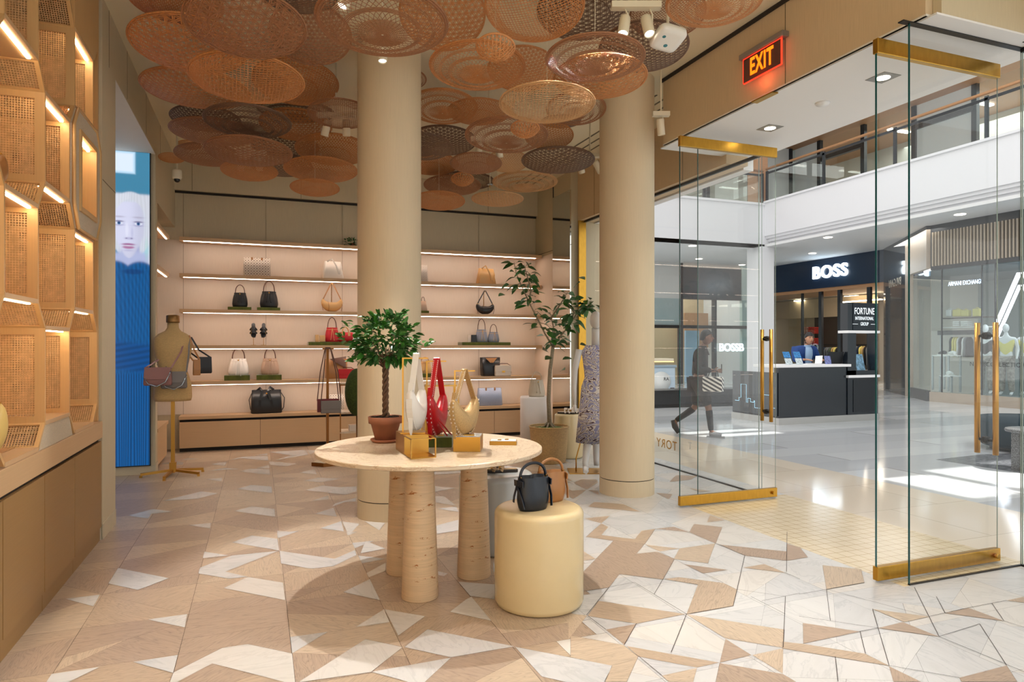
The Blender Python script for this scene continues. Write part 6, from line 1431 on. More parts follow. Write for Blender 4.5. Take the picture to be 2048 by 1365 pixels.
# ---------------------------------------------------------------- angled pier and the chevron shop
STN = mat('pier_stone', (160, 146, 130), .35, var=.05, vs=3)
DGL = mat('dark_glass', (22, 26, 32), .06, spec=.8)
A, Bp, Cc = Vector((19.5, 16.4, 0)), Vector((18.0, 14.4, 0)), Vector((16.8, 12.8, 0))
def wallseg(b, p, q, z0, z1, m, th=.1):
    d = (q-p).normalized(); n = Vector((-d.y, d.x, 0))*-th
    b.prism([(p.x, p.y, z0), (q.x, q.y, z0), (q.x, q.y, z1), (p.x, p.y, z1)], n, m)
struct('wall_pier', STN, lambda b: (wallseg(b, A, Bp, 0, 4.7, DGL), wallseg(b, Bp, Cc, 3.55, 4.6, STN), wallseg(b, Bp, Bp.lerp(Cc, .22), 0, 3.55, STN), wallseg(b, Bp.lerp(Cc, .22), Cc, 0, .28, CHAR), wallseg(b, Bp, Cc, 4.6, 4.7, CHAR)))
mid = A.lerp(Bp, .62); dd = (A-Bp).normalized(); nn = Vector((dd.y, -dd.x, 0)); 
bv = text('window_lettering', 'BVLGARI', .34, mat('reflected_silver', (196, 188, 172), .3, .5), None, frame_m(Bp.lerp(A, .45)+Vector((-.08, .06, 3.45)), (A-Bp)), .004, 'CENTER', 1.1); tag(bv, 'BVLGARI sign reflection built as mirror-reversed silver letters on the dark glass pier', 'lettering')  # reflection of a sign elsewhere, modelled as solid letters
AX = 16.8
struct('wall_chevron_shop', CHAR, lambda b: (b.box((AX, 2, 3.50), (AX+.3, 12.8, 4.7), CHAR), b.box((AX-.05, 2, 0), (AX+.15, 12.8, .26), STN), b.box((21, 2, 0), (21.1, 14.5, 3.5), mat('pale_shop_wall', (150, 160, 158), .6)), b.prism([(AX, 2, 3.48), (21, 2, 3.48), (21, 14.4, 3.48), (18.05, 14.4, 3.48), (AX+.05, 12.8, 3.48)], (0, 0, .02), mat('grey_shop_ceiling', (110, 118, 120), .6)), b.box((18.2, 14.42, 0), (21, 14.5, 3.5), INTW)))
struct('trim_6', mat('slat_taupe', (176, 162, 142), .45), lambda b: [b.box((AX-.06, 12.72-k*.085-.03, 3.6), (AX, 12.72-k*.085, 4.5)) for k in range(44)])
w5 = struct('window_5', UPG, lambda b: (b.poly([(AX+.02, 2, .26), (AX+.02, 12.8, .26), (AX+.02, 12.8, 3.5), (AX+.02, 2, 3.5)]), b.poly([(16.8, 12.8, .26), (18.0, 14.4, .26), (18.0, 14.4, 3.5), (16.8, 12.8, 3.5)])))
for px in (1883, 1963, 1990): part('glass_joint', w5, MULL, lambda b: b.box((AX, at_x(px, HOR, AX).y-.012, .26), (AX+.03, at_x(px, HOR, AX).y+.012, 3.5)))
lamp('shop_lamp', 'AREA', (18.6, 9.5, 3.4), 110, (.9, .97, 1), (18.6, 9.5, 0), size=3)
LETW = glow('letter_white', (214, 226, 255), 3)
ax = thing('shop_sign', 'small glowing ARMANI EXCHANGE letters inside the chevron shop window', 'sign', at_x(1930, 566, AX+.3)); text('lettering', 'ARMANI EXCHANGE', .155, LETW, ax, frame_m((0, 0, 0), (0, -1, 0)), .004, 'CENTER', 1.0, .62)
cv = thing('chevron_sign', 'large glowing white double chevron in the right shop window', 'sign', at_x(2042, 545, AX+.35))
CHW = glow('chevron_white', (248, 244, 255), 4)
for k, (o_, w) in enumerate(((0, .10), (.30, .07))):
    for s in (-1, 1): part('chevron_bar', cv, CHW, lambda b: b.prism([(0, 0, -o_), (0, s*w, -o_), (0, s*(w+.58), -o_-1.35), (0, s*.58, -o_-1.35)], (.04, 0, 0)))
nc = text('window_lettering', 'NEW COLLECTION', .15, BLACK, None, frame_m(at_x(1994, 730, AX-.005), (0, -1, 0)), .001, 'CENTER', 1.1, .95); tag(nc, 'black NEW COLLECTION lettering on the chevron shop window', 'lettering')
# shelves and goods in the chevron shop
for i, (py, n) in enumerate(((636, 'upper'), (655, 'lower'))):
    c = at_x(1935, py, 18.6); solo('shop_shelf', f'{n} pale shelf with bags in the chevron shop', 'shelf', INTD if i == 0 else LWHT, lambda b: b.cbox((0, 0, 0), (.35, 1.3, .03)), c)
for px, w, h, n, cl in ((1900, .16, .2, 'white box left of the yellow bags', 'white'), (1916, .24, .2, 'pale yellow bag with a handle, left one', 'yellow'), (1932, .22, .18, 'pale yellow bag, middle one', 'yellow'), (1955, .2, .22, 'pale yellow rounded bag, right one', 'yellow')):
    c = at_x(px, 635, 18.6); t = thing('shop_bag', n+' on the upper chevron shop shelf', 'handbag', c); part('body', t, FOLD[cl], lambda b: b.cbox((0, 0, h/2+.02), (.14, w, h)), bevel=.02); part('handle', t, FOLD[cl], lambda b: b.tube(arc((0, 0, h), .05, 0, PI, 8, 'yz'), .012, 6))
for px, n in ((1917, 'left'), (1933, 'right')):
    c = at_x(px, 655, 18.5); solo('folded_shirt_stack', f'white folded shirts on the lower chevron shop shelf, {n}', 'clothes', FOLD['white'], lambda b: [b.cbox((0, 0, .05+.05*j), (.22, .19, .04)) for j in range(3)], c, bevel=.008)
for i, cl in enumerate(('black', 'yellow', 'yellow', 'white', 'black', 'white', 'grey', 'black')): garment(1905+i*5, 672, 18.2, cl, .55, 'clothes on the chevron shop rack', f'{["white","grey","pale yellow","black"][["white","grey","yellow","black"].index(cl)]} garment on the chevron shop rack, {ORD[i]} from left', .3)
c = at_x(1922, 670, 18.2); t = thing('clothes_rack', 'clothes rack with pale top in the chevron shop', 'rack', (c.x, c.y, 0)); part('rail', t, BLACK, lambda b: b.box((-.12, -.6, c.z), (.12, .6, c.z+.12))); part('post', t, STEELM, lambda b: b.box((-.02, -.6, 0), (.02, -.57, c.z))); part('post', t, STEELM, lambda b: b.box((-.02, .57, 0), (.02, .6, c.z)))
def plinth(label, px, py, X, w, h):
    c = at_x(px, py, X); t = thing('display_plinth', label, 'plinth', (c.x, c.y, .26))
    for sx in (-1, 1):
        for sy in (-1, 1): part('leg', t, STEELM, lambda b: b.cbox((sx*(w/2-.02), sy*(w/2-.02), h/2), (.04, .04, h)))
    part('top', t, LWHT, lambda b: b.cbox((0, 0, h), (w, w, .03))); return Vector((c.x, c.y, .26+h+.016))
def trainer(label, p, cl=FOLD['white'], rz=1.3):
    t = thing('trainer', label, 'shoe', p, rz); part('upper', t, cl, lambda b: b.tube([(-.12, 0, .07), (-.05, 0, .075), (.04, 0, .06), (.12, 0, .045)], [.045, .05, .045, .035], 12)); part('sole', t, LWHT, lambda b: b.cbox((0, 0, .0125), (.30, .10, .025)))
p1 = plinth('taller glass-like shoe plinth in the chevron shop window', 1893, 760, 17.8, .5, .95); trainer('black and white trainer on the taller plinth', p1+Vector((0, .12, 0)), FOLD['black']); trainer('white trainer on the taller plinth', p1+Vector((0, -.14, 0)))
p2 = plinth('lower shoe plinth in the chevron shop window', 1900, 780, 17.18, .36, .42); trainer('white trainer standing on the lower plinth', p2, FOLD['white'], .2)

# ================================================================== FIGURES
def human(name, label, cat, loc, face, J, E, rad, skin, hair=None, grp=None, head=None, headr=.1, features=True, hands=True, parts=()):
    """J: joints (forward, left, up); one continuous skin grown over the skeleton"""
    root = thing(name, label, cat, loc, math.atan2(face[1], face[0]), grp)
    def grow(nm, keys, edges, radii, m, parent):
        me = bpy.data.meshes.new(nm); ids = {k: i for i, k in enumerate(keys)}
        me.from_pydata([J[k] for k in keys], [(ids[a], ids[c]) for a, c in edges], [])
        o = bpy.data.objects.new(nm, me); COL.objects.link(o); bm = bmesh.new(); bm.from_mesh(me); L = bm.verts.layers.skin.verify(); bm.verts.ensure_lookup_table()
        for k in keys: v = bm.verts[ids[k]][L]; v.radius = radii[k] if isinstance(radii[k], tuple) else (radii[k],)*2; v.use_root = False
        bm.verts[0][L].use_root = True; bm.to_mesh(me); bm.free()
        o.modifiers.new('s', 'SKIN').use_smooth_shade = True; q = o.modifiers.new('d', 'SUBSURF'); q.levels = q.render_levels = 2
        dg = bpy.context.evaluated_depsgraph_get(); ev = o.evaluated_get(dg).to_mesh()
        vs = [tuple(v.co) for v in ev.vertices]; fs = [tuple(p.vertices) for p in ev.polygons]; o.evaluated_get(dg).to_mesh_clear(); bpy.data.objects.remove(o)
        b = MB(); b.mi(m)
        for v in vs: b.V(v)
        for f in fs: b.F(f, m, True)
        return b
    b = grow('body', list(J), E, rad, skin, root); h = Vector(head or J['head'])
    r = headr; rs = []
    for i in range(13):                       # skull and jaw
        a = PI*i/12; z = -math.cos(a); s = math.sin(a); jaw = .80+.20*min(1, (z+1)/.9)
        rs.append([h+Vector(((math.cos(q)*r*.98*max(s, .02)*(jaw+.10*(z < -.1)*(math.cos(q) > 0)), math.sin(q)*r*.78*max(s, .02)*jaw, z*r*1.22))) for q in (2*PI*j/20 for j in range(20))])
    b.rings(rs, skin)
    if features:
        b.tube([h+Vector((r*.90, 0, .02)), h+Vector((r*1.10, 0, -.022)), h+Vector((r*.94, 0, -.032))], [.008, .015, .008], 8, skin)
        for s in (-1, 1): b.ball(h+Vector((0, s*r*.80, -.005)), .028, skin, 10, (.6, .3, 1))
        dk = mat('eye_dark', (30, 24, 22), .3); lip = mat('lip', (150, 84, 76), .5)
        for s in (-1, 1): b.ball(h+Vector((r*.88, s*.033, .012)), .010, dk, 8, (.5, 1, .6)); b.cbox(h+Vector((r*.92, s*.033, .034)), (.008, .036, .007), dk)
        b.cbox(h+Vector((r*.93, 0, -.060)), (.012, .044, .010), lip)
    b.build('body', None, root)
    for nm, keys, edges, radii, m in parts: grow(nm, keys, edges, radii, m, root).build(nm, None, root)
    if hair:
        def hr(b):
            rs = []
            for i in range(9):
                a = PI*.5+(PI*.5)*i/8; z = -math.cos(a); s = math.sin(a)
                rs.append([h+Vector(((math.cos(q)*r*1.07*max(s, .02)-.006, math.sin(q)*r*.88*max(s, .02), max(z*r*1.32+.012, (.060 if math.cos(q) > .25 else (.02 if math.cos(q) > -.1 else -9)))-(.055 if math.cos(q) < -.1 else 0)*(i == 0)))) for q in (2*PI*j/24 for j in range(24))])
            b.rings(rs, hair, (True, True))
        part('hair', root, hair, hr)
    return root
def hand(J, E, rad, w, d, side, curl=.5, sc=1.0):
    """palm and five bent fingers from wrist joint w, pointing along d; side = thumb direction"""
    W0 = Vector(J[w]); d = Vector(d).normalized(); s = Vector(side).normalized(); dn = d.cross(s).normalized(); 
    if dn.z > 0: dn = -dn
    P = W0+d*.075*sc; J[w+'p'] = tuple(P); E.append((w, w+'p')); rad[w+'p'] = (.036*sc, .016*sc)
    for k in range(4):
        o = s*(.027-.018*k)*sc; L = (.032, .036, .034, .027)[k]*sc; a = P+o+d*.012; p1 = a+d*L; p2 = p1+(d*(1-curl)+dn*curl)*L*.8; p3 = p2+(d*(.6-curl)+dn*(.5+curl*.5))*L*.6
        pr = w+'p'
        for j, q in enumerate((a, p1, p2, p3)): n = f'{w}f{k}{j}'; J[n] = tuple(q); E.append((pr, n)); rad[n] = (.0095-.0012*j)*sc; pr = n
    a = W0+d*.03*sc+s*.030*sc; p1 = a+(d*.6+s*.8)*.03*sc; p2 = p1+(d+dn*.4)*.024*sc; pr = w
    for j, q in enumerate((a, p1, p2)): n = f'{w}t{j}'; J[n] = tuple(q); E.append((pr, n)); rad[n] = (.012-.0015*j)*sc; pr = n
SKA = mat('skin_olive', (196, 146, 116), .5); SKB = mat('skin_brown', (120, 84, 64), .5); HAIR = mat('hair_black', (24, 18, 16), .5)
JK = mat('jacket_blue', (22, 62, 128), .7); SHL = mat('shirt_pale_blue', (150, 180, 214), .7); DKC = mat('cloth_charcoal', (34, 33, 34), .85)
# man at the kiosk, leaning over papers
J = dict(pelvis=(0, 0, .95), spine=(.04, 0, 1.14), chest=(.10, 0, 1.34), neck=(.16, 0, 1.475), head0=(.19, 0, 1.54), lh=(0, .10, .90), rh=(0, -.10, .90), lk=(.02, .11, .5), rk=(.0, -.11, .5), la=(0, .11, .08), ra=(0, -.11, .08), lt=(.14, .12, .035), rt=(.14, -.12, .035),
  ls=(.09, .19, 1.40), rs=(.09, -.19, 1.40), le=(.14, .27, 1.17), re=(.14, -.27, 1.17), lw=(.38, .18, 1.21), rw=(.38, -.16, 1.21))
E = [('pelvis', 'spine'), ('spine', 'chest'), ('chest', 'neck'), ('neck', 'head0'), ('pelvis', 'lh'), ('pelvis', 'rh'), ('lh', 'lk'), ('rh', 'rk'), ('lk', 'la'), ('rk', 'ra'), ('la', 'lt'), ('ra', 'rt'), ('chest', 'ls'), ('chest', 'rs'), ('ls', 'le'), ('rs', 're'), ('le', 'lw'), ('re', 'rw')]
rad = dict(pelvis=(.15, .10), spine=(.14, .10), chest=(.16, .11), neck=.055, head0=.055, lh=.085, rh=.085, lk=.055, rk=.055, la=.038, ra=.038, lt=.03, rt=.03, ls=.06, rs=.06, le=.042, re=.042, lw=.027, rw=.027)
hand(J, E, rad, 'lw', (1, -.35, -.1), (0, -1, 0), .35); hand(J, E, rad, 'rw', (1, .35, -.1), (0, 1, 0), .35)
tr = {k: rad[k] for k in rad}; jr = dict(chest=(.185, .13), spine=(.165, .125), pelvis=(.165, .12), ls=.078, rs=.078, le=.058, re=.058, lw=.042, rw=.042); J['lc'] = (.36, .185, 1.208); J['rc'] = (.36, -.165, 1.208)
J2 = {k: J[k] for k in J}; jk = ['chest', 'spine', 'pelvis', 'neck', 'ls', 'rs', 'le', 're', 'lc', 'rc']; jr['lc'] = jr['rc'] = .036; jr['neck'] = .072; jr['ls'] = jr['rs'] = .098; rad['lc'] = rad['rc'] = .02; E += [('lw', 'lc'), ('rw', 'rc')]
pt = [('jacket', jk, [('chest', 'neck'), ('chest', 'spine'), ('spine', 'pelvis'), ('chest', 'ls'), ('chest', 'rs'), ('ls', 'le'), ('rs', 're'), ('le', 'lc'), ('re', 'rc')], jr, JK),
      ('trousers', ['pelvis', 'lh', 'rh', 'lk', 'rk', 'la', 'ra'], [('pelvis', 'lh'), ('pelvis', 'rh'), ('lh', 'lk'), ('rh', 'rk'), ('lk', 'la'), ('rk', 'ra')], dict(pelvis=(.155, .11), lh=.10, rh=.10, lk=.075, rk=.075, la=.06, ra=.06), DKC),
      ]
KY = 10.0; m0 = at_y(1606, HOR, 11.05)
man = human('person', 'man in a blue blazer and pale shirt reading papers behind the kiosk counter', 'person', (m0.x, m0.y, 0), (-.25, -1), J, E, rad, SKA, HAIR, None, (.235, 0, 1.635), .098, True, True, pt)
part('shirt_front', man, SHL, lambda b: b.loft([(1.00, .03, .05, .20, 0), (1.15, .05, .065, .20, 0), (1.30, .05, .08, .225, 0), (1.40, .05, .075, .225, 0), (1.46, .06, .06, .20, 0)], (0, 0, 0), n=20))
part('collar', man, SHL, lambda b: b.loft([(1.40, .10, .10, .13, 0), (1.46, .075, .075, .155, 0), (1.505, .062, .062, .172, 0)], n=20, cap=(False, False)))
# walking shopper
J = dict(pelvis=(0, 0, .92), spine=(.02, 0, 1.12), chest=(.04, 0, 1.32), neck=(.05, 0, 1.46), head0=(.08, 0, 1.53), lh=(0, .09, .88), rh=(0, -.09, .88), rk=(.16, -.10, .49), ra=(.20, -.10, .09), rt=(.35, -.10, .035), lk=(-.06, .10, .47), la=(-.40, .10, .22), lt=(-.36, .11, .06),
  ls=(.03, .19, 1.38), rs=(.03, -.19, 1.38), le=(-.02, .25, 1.12), re=(0, -.25, 1.12), lw=(.22, .16, 1.07), rw=(.24, -.14, 1.08))
E = [('pelvis', 'spine'), ('spine', 'chest'), ('chest', 'neck'), ('neck', 'head0'), ('pelvis', 'lh'), ('pelvis', 'rh'), ('lh', 'lk'), ('rh', 'rk'), ('lk', 'la'), ('rk', 'ra'), ('la', 'lt'), ('ra', 'rt'), ('chest', 'ls'), ('chest', 'rs'), ('ls', 'le'), ('rs', 're'), ('le', 'lw'), ('re', 'rw')]
rad = dict(pelvis=(.15, .11), spine=(.14, .11), chest=(.16, .12), neck=.055, head0=.055, lh=.09, rh=.09, lk=.058, rk=.058, la=.038, ra=.038, lt=.032, rt=.032, ls=.06, rs=.06, le=.043, re=.043, lw=.028, rw=.028)
hand(J, E, rad, 'lw', (1, -.2, .1), (0, -.3, 1), .6); hand(J, E, rad, 'rw', (1, .2, .1), (0, .3, 1), .6)
J['lc'] = (.19, .17, 1.075); J['rc'] = (.21, -.155, 1.085); rad['lc'] = rad['rc'] = .022; E += [('lw', 'lc'), ('rw', 'rc')]
pt = [('jacket', ['chest', 'spine', 'pelvis', 'neck', 'ls', 'rs', 'le', 're', 'lc', 'rc'], [('chest', 'neck'), ('chest', 'spine'), ('spine', 'pelvis'), ('chest', 'ls'), ('chest', 'rs'), ('ls', 'le'), ('rs', 're'), ('le', 'lc'), ('re', 'rc')], dict(chest=(.19, .145), spine=(.175, .14), pelvis=(.185, .145), neck=.075, ls=.10, rs=.10, le=.06, re=.06, lc=.042, rc=.042), DKC),
      ('shorts', ['pelvis', 'lh', 'rh', 'lk', 'rk'], [('pelvis', 'lh'), ('pelvis', 'rh'), ('lh', 'lk'), ('rh', 'rk')], dict(pelvis=(.18, .14), lh=.125, rh=.125, lk=.10, rk=.10), mat('cloth_soot', (44, 42, 42), .85)),
      ('leggings', ['lk', 'la'], [('lk', 'la')], dict(lk=.066, la=.045), DKC), ('leggings', ['rk', 'ra'], [('rk', 'ra')], dict(rk=.066, ra=.045), DKC)]
w0 = at_z(1398, 873); fdir = (RT*.95-FW*.35)
wk = human('person', 'shopper in dark clothes walking past the window, looking at a phone', 'person', (w0.x, w0.y, 0), fdir, J, E, rad, SKB, HAIR, None, (.12, 0, 1.625), .098, True, True, pt)
SHO = mat('shoe_grey', (150, 150, 152), .6)
part('collar', wk, DKC, lambda b: b.loft([(1.34, .13, .13, .04, 0), (1.42, .095, .11, .045, 0), (1.49, .064, .064, .055, 0)], n=20, cap=(False, False)))
part('shoe', wk, SHO, lambda b: (b.tube([(.17, -.10, .05), (.24, -.10, .055), (.36, -.10, .04)], [.045, .05, .038], 12), b.cbox((.27, -.10, .012), (.28, .09, .024)))); part('shoe', wk, mat('shoe_dark', (50, 48, 50), .6), lambda b: b.tube([(-.43, .10, .24), (-.40, .10, .13), (-.34, .11, .03)], [.042, .05, .036], 12))
M = Matrix.Translation((w0.x, w0.y, 0)) @ Matrix.Rotation(math.atan2(fdir.y, fdir.x), 4, 'Z')
def stripes():
    m, nt, b = _nt('striped_canvas'); sep = nt.nodes.new('ShaderNodeSeparateXYZ'); nt.links.new(uvmap(nt, 1, 1, 1, .5), sep.inputs[0]); f = math_n(nt, 'FRACT', math_n(nt, 'MULTIPLY', sep.outputs[1], 17.0)); nt.links.new(mixc(nt, srgb(238, 236, 230), srgb(34, 34, 36), math_n(nt, 'GREATER_THAN', f, .5)), b.inputs['Base Color']); return m
bagp = M @ Vector((.24, -.30, .76)); sb = thing('striped_bag', 'black and white striped tote carried by the walking shopper', 'handbag', bagp, math.atan2(fdir.y, fdir.x)-.2)
part('body', sb, stripes(), lambda b: b.box((-.16, -.05, 0), (.16, .05, .24)), bevel=.02); part('handle', sb, DKC, lambda b: b.tube([(-.08, 0, .24), (-.06, .04, .32), (0, .09, .345), (.06, .04, .32), (.08, 0, .24)], .008, 6))
ph = M @ Vector((.36, -.08, 1.12)); solo('phone', 'phone in the walking shopper hand', 'phone', BLACK, lambda b: b.cbox((0, 0, 0), (.012, .075, .15)), ph, math.atan2(fdir.y, fdir.x), bevel=.004)
# shop mannequins in the chevron window
def dummy(label, px, X, top, trousers, ht=1.0):
    c = at_x(px, HOR, X); J = dict(pelvis=(0, 0, .95), spine=(.01, 0, 1.14), chest=(.02, 0, 1.34), neck=(.02, 0, 1.50), head0=(.03, 0, 1.57), lh=(0, .09, .9), rh=(0, -.09, .9), lk=(.04, .1, .5), rk=(-.02, -.1, .5), la=(0, .11, .08), ra=(-.04, -.11, .08), lt=(.14, .12, .035), rt=(.1, -.12, .035), ls=(.02, .18, 1.41), rs=(.02, -.18, 1.41), le=(-.03, .23, 1.14), re=(-.03, -.23, 1.14), lw=(.06, .22, .9), rw=(.06, -.22, .9))
    E = [('pelvis', 'spine'), ('spine', 'chest'), ('chest', 'neck'), ('neck', 'head0'), ('pelvis', 'lh'), ('pelvis', 'rh'), ('lh', 'lk'), ('rh', 'rk'), ('lk', 'la'), ('rk', 'ra'), ('la', 'lt'), ('ra', 'rt'), ('chest', 'ls'), ('chest', 'rs'), ('ls', 'le'), ('rs', 're'), ('le', 'lw'), ('re', 'rw')]
    rad = dict(pelvis=(.13, .09), spine=(.11, .08), chest=(.14, .10), neck=.045, head0=.045, lh=.075, rh=.075, lk=.05, rk=.05, la=.035, ra=.035, lt=.03, rt=.03, ls=.05, rs=.05, le=.036, re=.036, lw=.025, rw=.025)
    pt = [('top', ['chest', 'spine', 'pelvis', 'ls', 'rs'], [('chest', 'spine'), ('spine', 'pelvis'), ('chest', 'ls'), ('chest', 'rs')], dict(chest=(.155, .115), spine=(.125, .10), pelvis=(.14, .10), ls=.065, rs=.065), top), ('trousers', ['pelvis', 'lh', 'rh', 'lk', 'rk', 'la', 'ra'], [('pelvis', 'lh'), ('pelvis', 'rh'), ('lh', 'lk'), ('rh', 'rk'), ('lk', 'la'), ('rk', 'ra')], dict(pelvis=(.15, .11), lh=.10, rh=.10, lk=.08, rk=.08, la=.07, ra=.07), trousers)]
    human('mannequin', label, 'mannequin', (c.x, c.y, .26), (-1, -.3), J, E, rad, MW, None, None, (.05, 0, 1.66), .09, False, False, pt)
CHK = mat('check_cloth', (150, 142, 132), .8, var=.5, vs=14)
dummy('white shop mannequin in a dark top behind the near door handle', 1972, 17.3, FOLD['black'], CHK); dummy('white shop mannequin in a yellow cropped top and checked trousers', 2013, 17.2, FOLD['yellow'], CHK); dummy('white shop mannequin in a yellow coat at the right picture edge', 2056, 17.6, FOLD['yellow'], FOLD['grey'])
# ================================================================== KIOSK
kx0, kx1, kt = 9.13, 10.82, 11.62
ks = thing('kiosk', 'black information kiosk with white counter and steel plinth', 'kiosk', (kx0, KY, 0)); GB_ = mat('gloss_navy', (16, 24, 32), .25)
part('counter_body', ks, GB_, lambda b: (b.box((0, 0, .13), (kx1-kx0, .06, 1.08)), b.box((0, .06, .13), (.06, 1.3, .98)))); part('plinth', ks, STEELM, lambda b: (b.box((-.02, -.03, 0), (kt-kx0+.02, .12, .13)), b.box((-.02, .12, 0), (.10, 1.32, .13)), b.box((kx1-kx0, .12, 0), (kt-kx0+.02, .72, .13))), 'steel plinth')
part('countertop', ks, WHITE, lambda b: b.box((-.12, -.08, 1.08), (kx1-kx0+.03, .55, 1.13)), 'white countertop', bevel=.006)
tx = kx1-kx0
part('tower_frame', ks, GB_, lambda b: (b.box((tx, -.02, .13), (kt-kx0, .7, .86)), b.box((tx, -.02, .9), (tx+.22, .10, 1.74)), b.box((kt-kx0-.07, -.02, .9), (kt-kx0, .16, 1.74)), b.box((tx, -.02, .9), (kt-kx0, .45, 1.0)), b.box((tx, -.02, 1.79), (kt-kx0, .16, 2.34))))
for z in (.86, 1.74): part('tower_shelf', ks, WHITE, lambda b: b.box((tx-.02, -.06, z), (kt-kx0+.01, .2 if z > 1 else .5, z+.05)), 'white tower shelf')
part('door_panel', ks, mat('kiosk_door', (10, 16, 24), .4), lambda b: b.box((tx+.14, -.03, .18), (kt-kx0-.03, -.02, .82)))
SG = glow('kiosk_letters', (228, 236, 240), .9); sx_ = (tx+kt-kx0)/2+.025
part('sign_face', ks, mat('kiosk_sign_face', (6, 18, 30), .3), lambda b: b.box((tx+.13, -.03, 1.80), (kt-kx0-.005, -.02, 2.33)))
for s, z, sz in (('FORTUNE', 2.17, .185), ('INTERNATIONAL', 2.03, .095), ('GROUP', 1.92, .095)): text('lettering', s, sz, SG, ks, frame_m((sx_, -.034, z), (1, 0, 0)), .001, 'CENTER', 1.0, .64 if sz > .1 else .66)
part('lettering_rule', ks, SG, lambda b: (b.box((sx_-.31, -.034, 1.916), (sx_-.17, -.031, 1.922)), b.box((sx_+.17, -.034, 1.916), (sx_+.31, -.031, 1.922))))
part('side_glass', ks, mat('kiosk_glass', (60, 66, 70), .1), lambda b: b.box((-.02, .02, .16), (-.008, 1.28, .98)))
NEON = glow('skyline_line', (170, 215, 235), 1.6)
sk = [(1.2, .42), (1.08, .42), (1.08, .5), (1.02, .5), (1.02, .82), (.86, .82), (.86, .4), (.82, .4), (.82, .5), (.74, .5), (.74, .42), (.64, .42), (.64, .46), (.62, .46), (.62, .3), (.42, .3), (.42, .62), (.14, .62), (.14, .34), (.05, .34)]
part('skyline_drawing', ks, NEON, lambda b: b.tube([(-.024, y, z*.85+.02) for y, z in sk], .0035, 4), 'glowing skyline line drawing')
def stackb(label, px, z, w=.17, cols=(1, 1)):
    c = at_y(px, HOR, KY+.12); t = thing('brochure_holder', label, 'brochure holder', (c.x, c.y, z))
    part('stand', t, glass('acrylic', (.9, .95, 1), 1.4), lambda b: (b.poly([(-w/2, -.06, 0), (w/2, -.06, 0), (w/2, .06, .26), (-w/2, .06, .26)]), b.poly([(-w/2, -.06, 0), (w/2, -.06, 0), (w/2, .07, 0), (-w/2, .07, 0)])))
    for k, (z0, y) in enumerate(((.0, -.07), (.125, -.02))): part('brochure', t, mat('brochure_print', (196, 214, 232), .4, var=.6, vs=30) if k == 0 else mat('brochure_blue', (60, 130, 190), .4, var=.6, vs=22), lambda b: b.prism([(-w*.46, y, z0+.005), (w*.46, y, z0+.005), (w*.46, y+.05, z0+.12), (-w*.46, y+.05, z0+.12)], (0, .012, 0)))
stackb('left clear holder with blue and white brochures on the kiosk', 1574, 1.13); stackb('right clear holder with blue and white brochures on the kiosk', 1595, 1.13)
c = at_y(1636, HOR, KY+.2); t = thing('paper_sheets', 'loose white papers held by the man at the kiosk', 'paper', (c.x, c.y, 1.135)); part('sheet', t, WHITE, lambda b: b.prism([(-.16, -.08, 0), (.0, -.1, .01), (.14, .02, .16), (.02, .08, .15)], (0, .002, .002))); part('sheet', t, WHITE, lambda b: b.prism([(-.26, -.02, .004), (-.05, -.06, .004), (.0, .1, .006), (-.2, .12, .006)], (0, 0, .003)))
c = at_y(1661, HOR, KY+.30); t = thing('laptop', 'dark open laptop on the kiosk counter', 'laptop', (c.x, c.y, 1.13), -.3); part('base', t, BLACK, lambda b: b.box((-.16, -.11, 0), (.16, .11, .015))); part('lid', t, BLACK, lambda b: b.prism([(-.16, -.11, .015), (.16, -.11, .015), (.16, -.2, .24), (-.16, -.2, .24)], (0, -.008, 0)))
c = at_y(1656, HOR, KY+.1); t = thing('leaflet_stand', 'small bluish leaflet stand beside the laptop', 'leaflet', (c.x, c.y, 1.13)); part('leaflet', t, mat('leaflet_print', (120, 128, 180), .4, var=.6, vs=24), lambda b: b.prism([(-.06, 0, 0), (.09, 0, 0), (.11, .05, .16), (-.04, .05, .16)], (0, .01, 0)))
c = at_y(1722, HOR, KY+.15); t = thing('framed_picture', 'small city picture leaning inside the kiosk tower', 'picture', (c.x, c.y, 1.0)); part('picture', t, mat('city_print', (130, 170, 196), .4, var=.7, vs=14), lambda b: b.prism([(-.10, 0, 0), (.12, 0, 0), (.10, .06, .32), (-.12, .06, .32)], (0, .012, 0)))
# ================================================================== FAR LEFT SHOPS, CART, SEATS
struct('wall_far_shops', INTD, lambda b: (b.box((3.5, 22, 2.25), (15.35, 22.2, 4.7), mat('pale_panel', (206, 208, 206), .5)), b.box((15.35, 22, 3.3), (18.2, 22.2, 4.55), mat('slate_panel', (64, 64, 66), .25)), b.box((3.5, 21.9, 2.16), (18.6, 22.1, 2.28), BLACK), b.box((15.3, 22, 0), (15.42, 22.2, 4.7), MULL), b.box((16.9, 22, 0), (17.0, 22.2, 3.3), MULL), b.box((13.5, 25, 0), (19.4, 25.1, 4.7), INT), b.box((18.2, 21.95, 0), (18.6, 22.1, 4.7), mat('pale_aqua_panel', (186, 204, 200), .5)), b.box((16.25, 23, 0), (16.9, 23.1, 2.1), mat('lit_blue_panel', (176, 206, 230), .5)), b.box((18.6, 22, 0), (19.5, 25, 4.7), MWALL), b.box((17.2, 24.4, 1.4), (18.4, 24.5, 2.9), TIMB)))
struct('window_6', UPG, lambda b: b.poly([(3.5, 21.88, 0), (18.6, 21.88, 0), (18.6, 21.88, 3.3), (3.5, 21.88, 3.3)]))
lamp('shop_lamp', 'AREA', (16.5, 23.6, 4.2), 70, (1, .9, .78), (16.5, 23.6, 0), size=2.5)
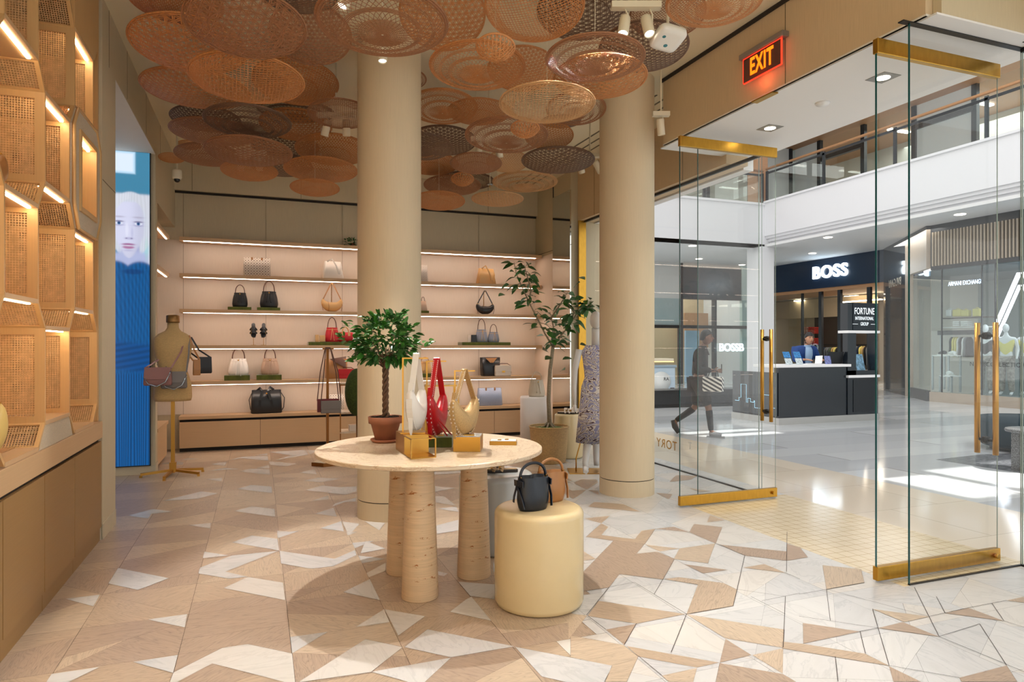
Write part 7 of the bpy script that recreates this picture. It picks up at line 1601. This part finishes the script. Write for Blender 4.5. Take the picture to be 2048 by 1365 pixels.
b3 = text('window_lettering', 'BOSSB', .42, glow('reflected_sign_white', (220, 244, 255), 2.5), None, frame_m(at_y(1463, 696, 21.8), (1, 0, 0)), .01, 'CENTER', 1.0, 1.0, .012); tag(b3, 'BOSSB sign reflection as glowing letters in the far shop window behind the walking shopper', 'lettering')  # reflected shop sign, put in as self-lit letters
c = at_z(1325, 797); t = thing('freezer_cart', 'pale blue ice cream freezer with a round emblem seen left through the window', 'cart', (c.x, c.y, 0), -.25)
part('cabinet', t, mat('freezer_blue', (190, 208, 222), .4), lambda b: b.box((-.8, -.35, .1), (.25, .35, .88)), bevel=.02); part('lid', t, mat('freezer_lid', (150, 170, 184), .3), lambda b: b.box((-.82, -.37, .88), (.28, .37, .95)), bevel=.01); part('base', t, BLACK, lambda b: b.box((-.78, -.33, 0), (.23, .33, .1)))
part('emblem', t, mat('emblem_grey', (214, 216, 214), .5), lambda b: (setattr(b, 'M', frame_m((-.16, -.36, .5), (1, 0, 0))), b.lathe([(0, 0), (.27, 0), (.27, .008), (0, .008)], n=32))); text('lettering', 'RA', .12, BLACK, t, frame_m((-.02, -.372, .56), (1, 0, 0)), .001); part('badge', t, mat('badge_dark', (70, 64, 66), .4), lambda b: b.box((.10, -.36, .18), (.22, -.352, .32)))
part('canopy', t, mat('canopy_cream', (226, 214, 190), .5), lambda b: b.box((-.8, -.3, 1.05), (.22, .3, 1.13))); part('canopy_light', t, glow('canopy_light', (255, 200, 110), 3), lambda b: b.box((-.8, -.305, 1.03), (.22, -.29, 1.05)))
c = at_z(1400, 812); solo('planter_bench', 'long low dark bench behind the walking shopper', 'bench', mat('bench_dark', (40, 42, 44), .3), lambda b: (b.box((-2.4, -.3, .08), (2.6, .3, .42)), b.box((-2.3, -.25, 0), (2.5, .25, .08))), (c.x, c.y, 0), -.08, bevel=.01)
c = at_f(2064, HOR, 9.6); t = thing('lounge_seat', 'dark teal curved lounge seat at the right picture edge', 'seat', (c.x, c.y, 0)); part('seat', t, mat('teal_fabric', (8, 40, 52), .85), lambda b: b.lathe([(0, .06), (.60, .06), (.66, .12), (.68, .40), (.64, .46), (0, .47)], n=48)); part('base', t, BLACK, lambda b: b.lathe([(.5, 0), (.5, .06)], n=32))
TERZ = mat('terrazzo', (96, 98, 100), .3, var=.95, vs=70); c = at_f(2066, HOR, 8.0); t = thing('side_table', 'speckled terrazzo side table in front of the teal seat', 'table', (c.x, c.y, 0)); part('top', t, TERZ, lambda b: b.lathe([(0, .46), (.27, .46), (.28, .48), (.27, .50), (0, .50)], n=40, cap=(False, False))); part('leg', t, TERZ, lambda b: b.box((-.17, -.14, 0), (.17, .14, .46)))
# ================================================================== LAMPS AND FILL IN THE SHOP
NEUT = (1, .965, .92)
def down(x, y, z, tx, ty, e, size=1.5, blend=.6, r=.05, color=NEUT):
    lamp('spot_or_fill_lamp', 'SPOT', (x, y, z), e, color, (tx, ty, 0), spot_size=size, spot_blend=blend, shadow_soft_size=r)
p = at_z(765, 118, 3.72); down(p.x, p.y, p.z-.06, TC.x+.25, TC.y-.35, 340, 1.25, .3, .02)
p = at_z(1250, 55, 3.6); down(p.x, p.y, p.z, .6, 3.2  , 260, 1.5, .4, .02)
for x, y in ((-.2, 1.2), (2.0, .8), (-.3, 4.6), (2.4, 3.0), (.2, 7.4), (2.2, 7.2), (.6, 9.4), (3.2, 9.2), (-.4, 6.6)):  # added fill spots with no fixtures, spread below the baskets
    down(x, y, 3.0, x, y+.2, 29, 2.2, .8, .08)
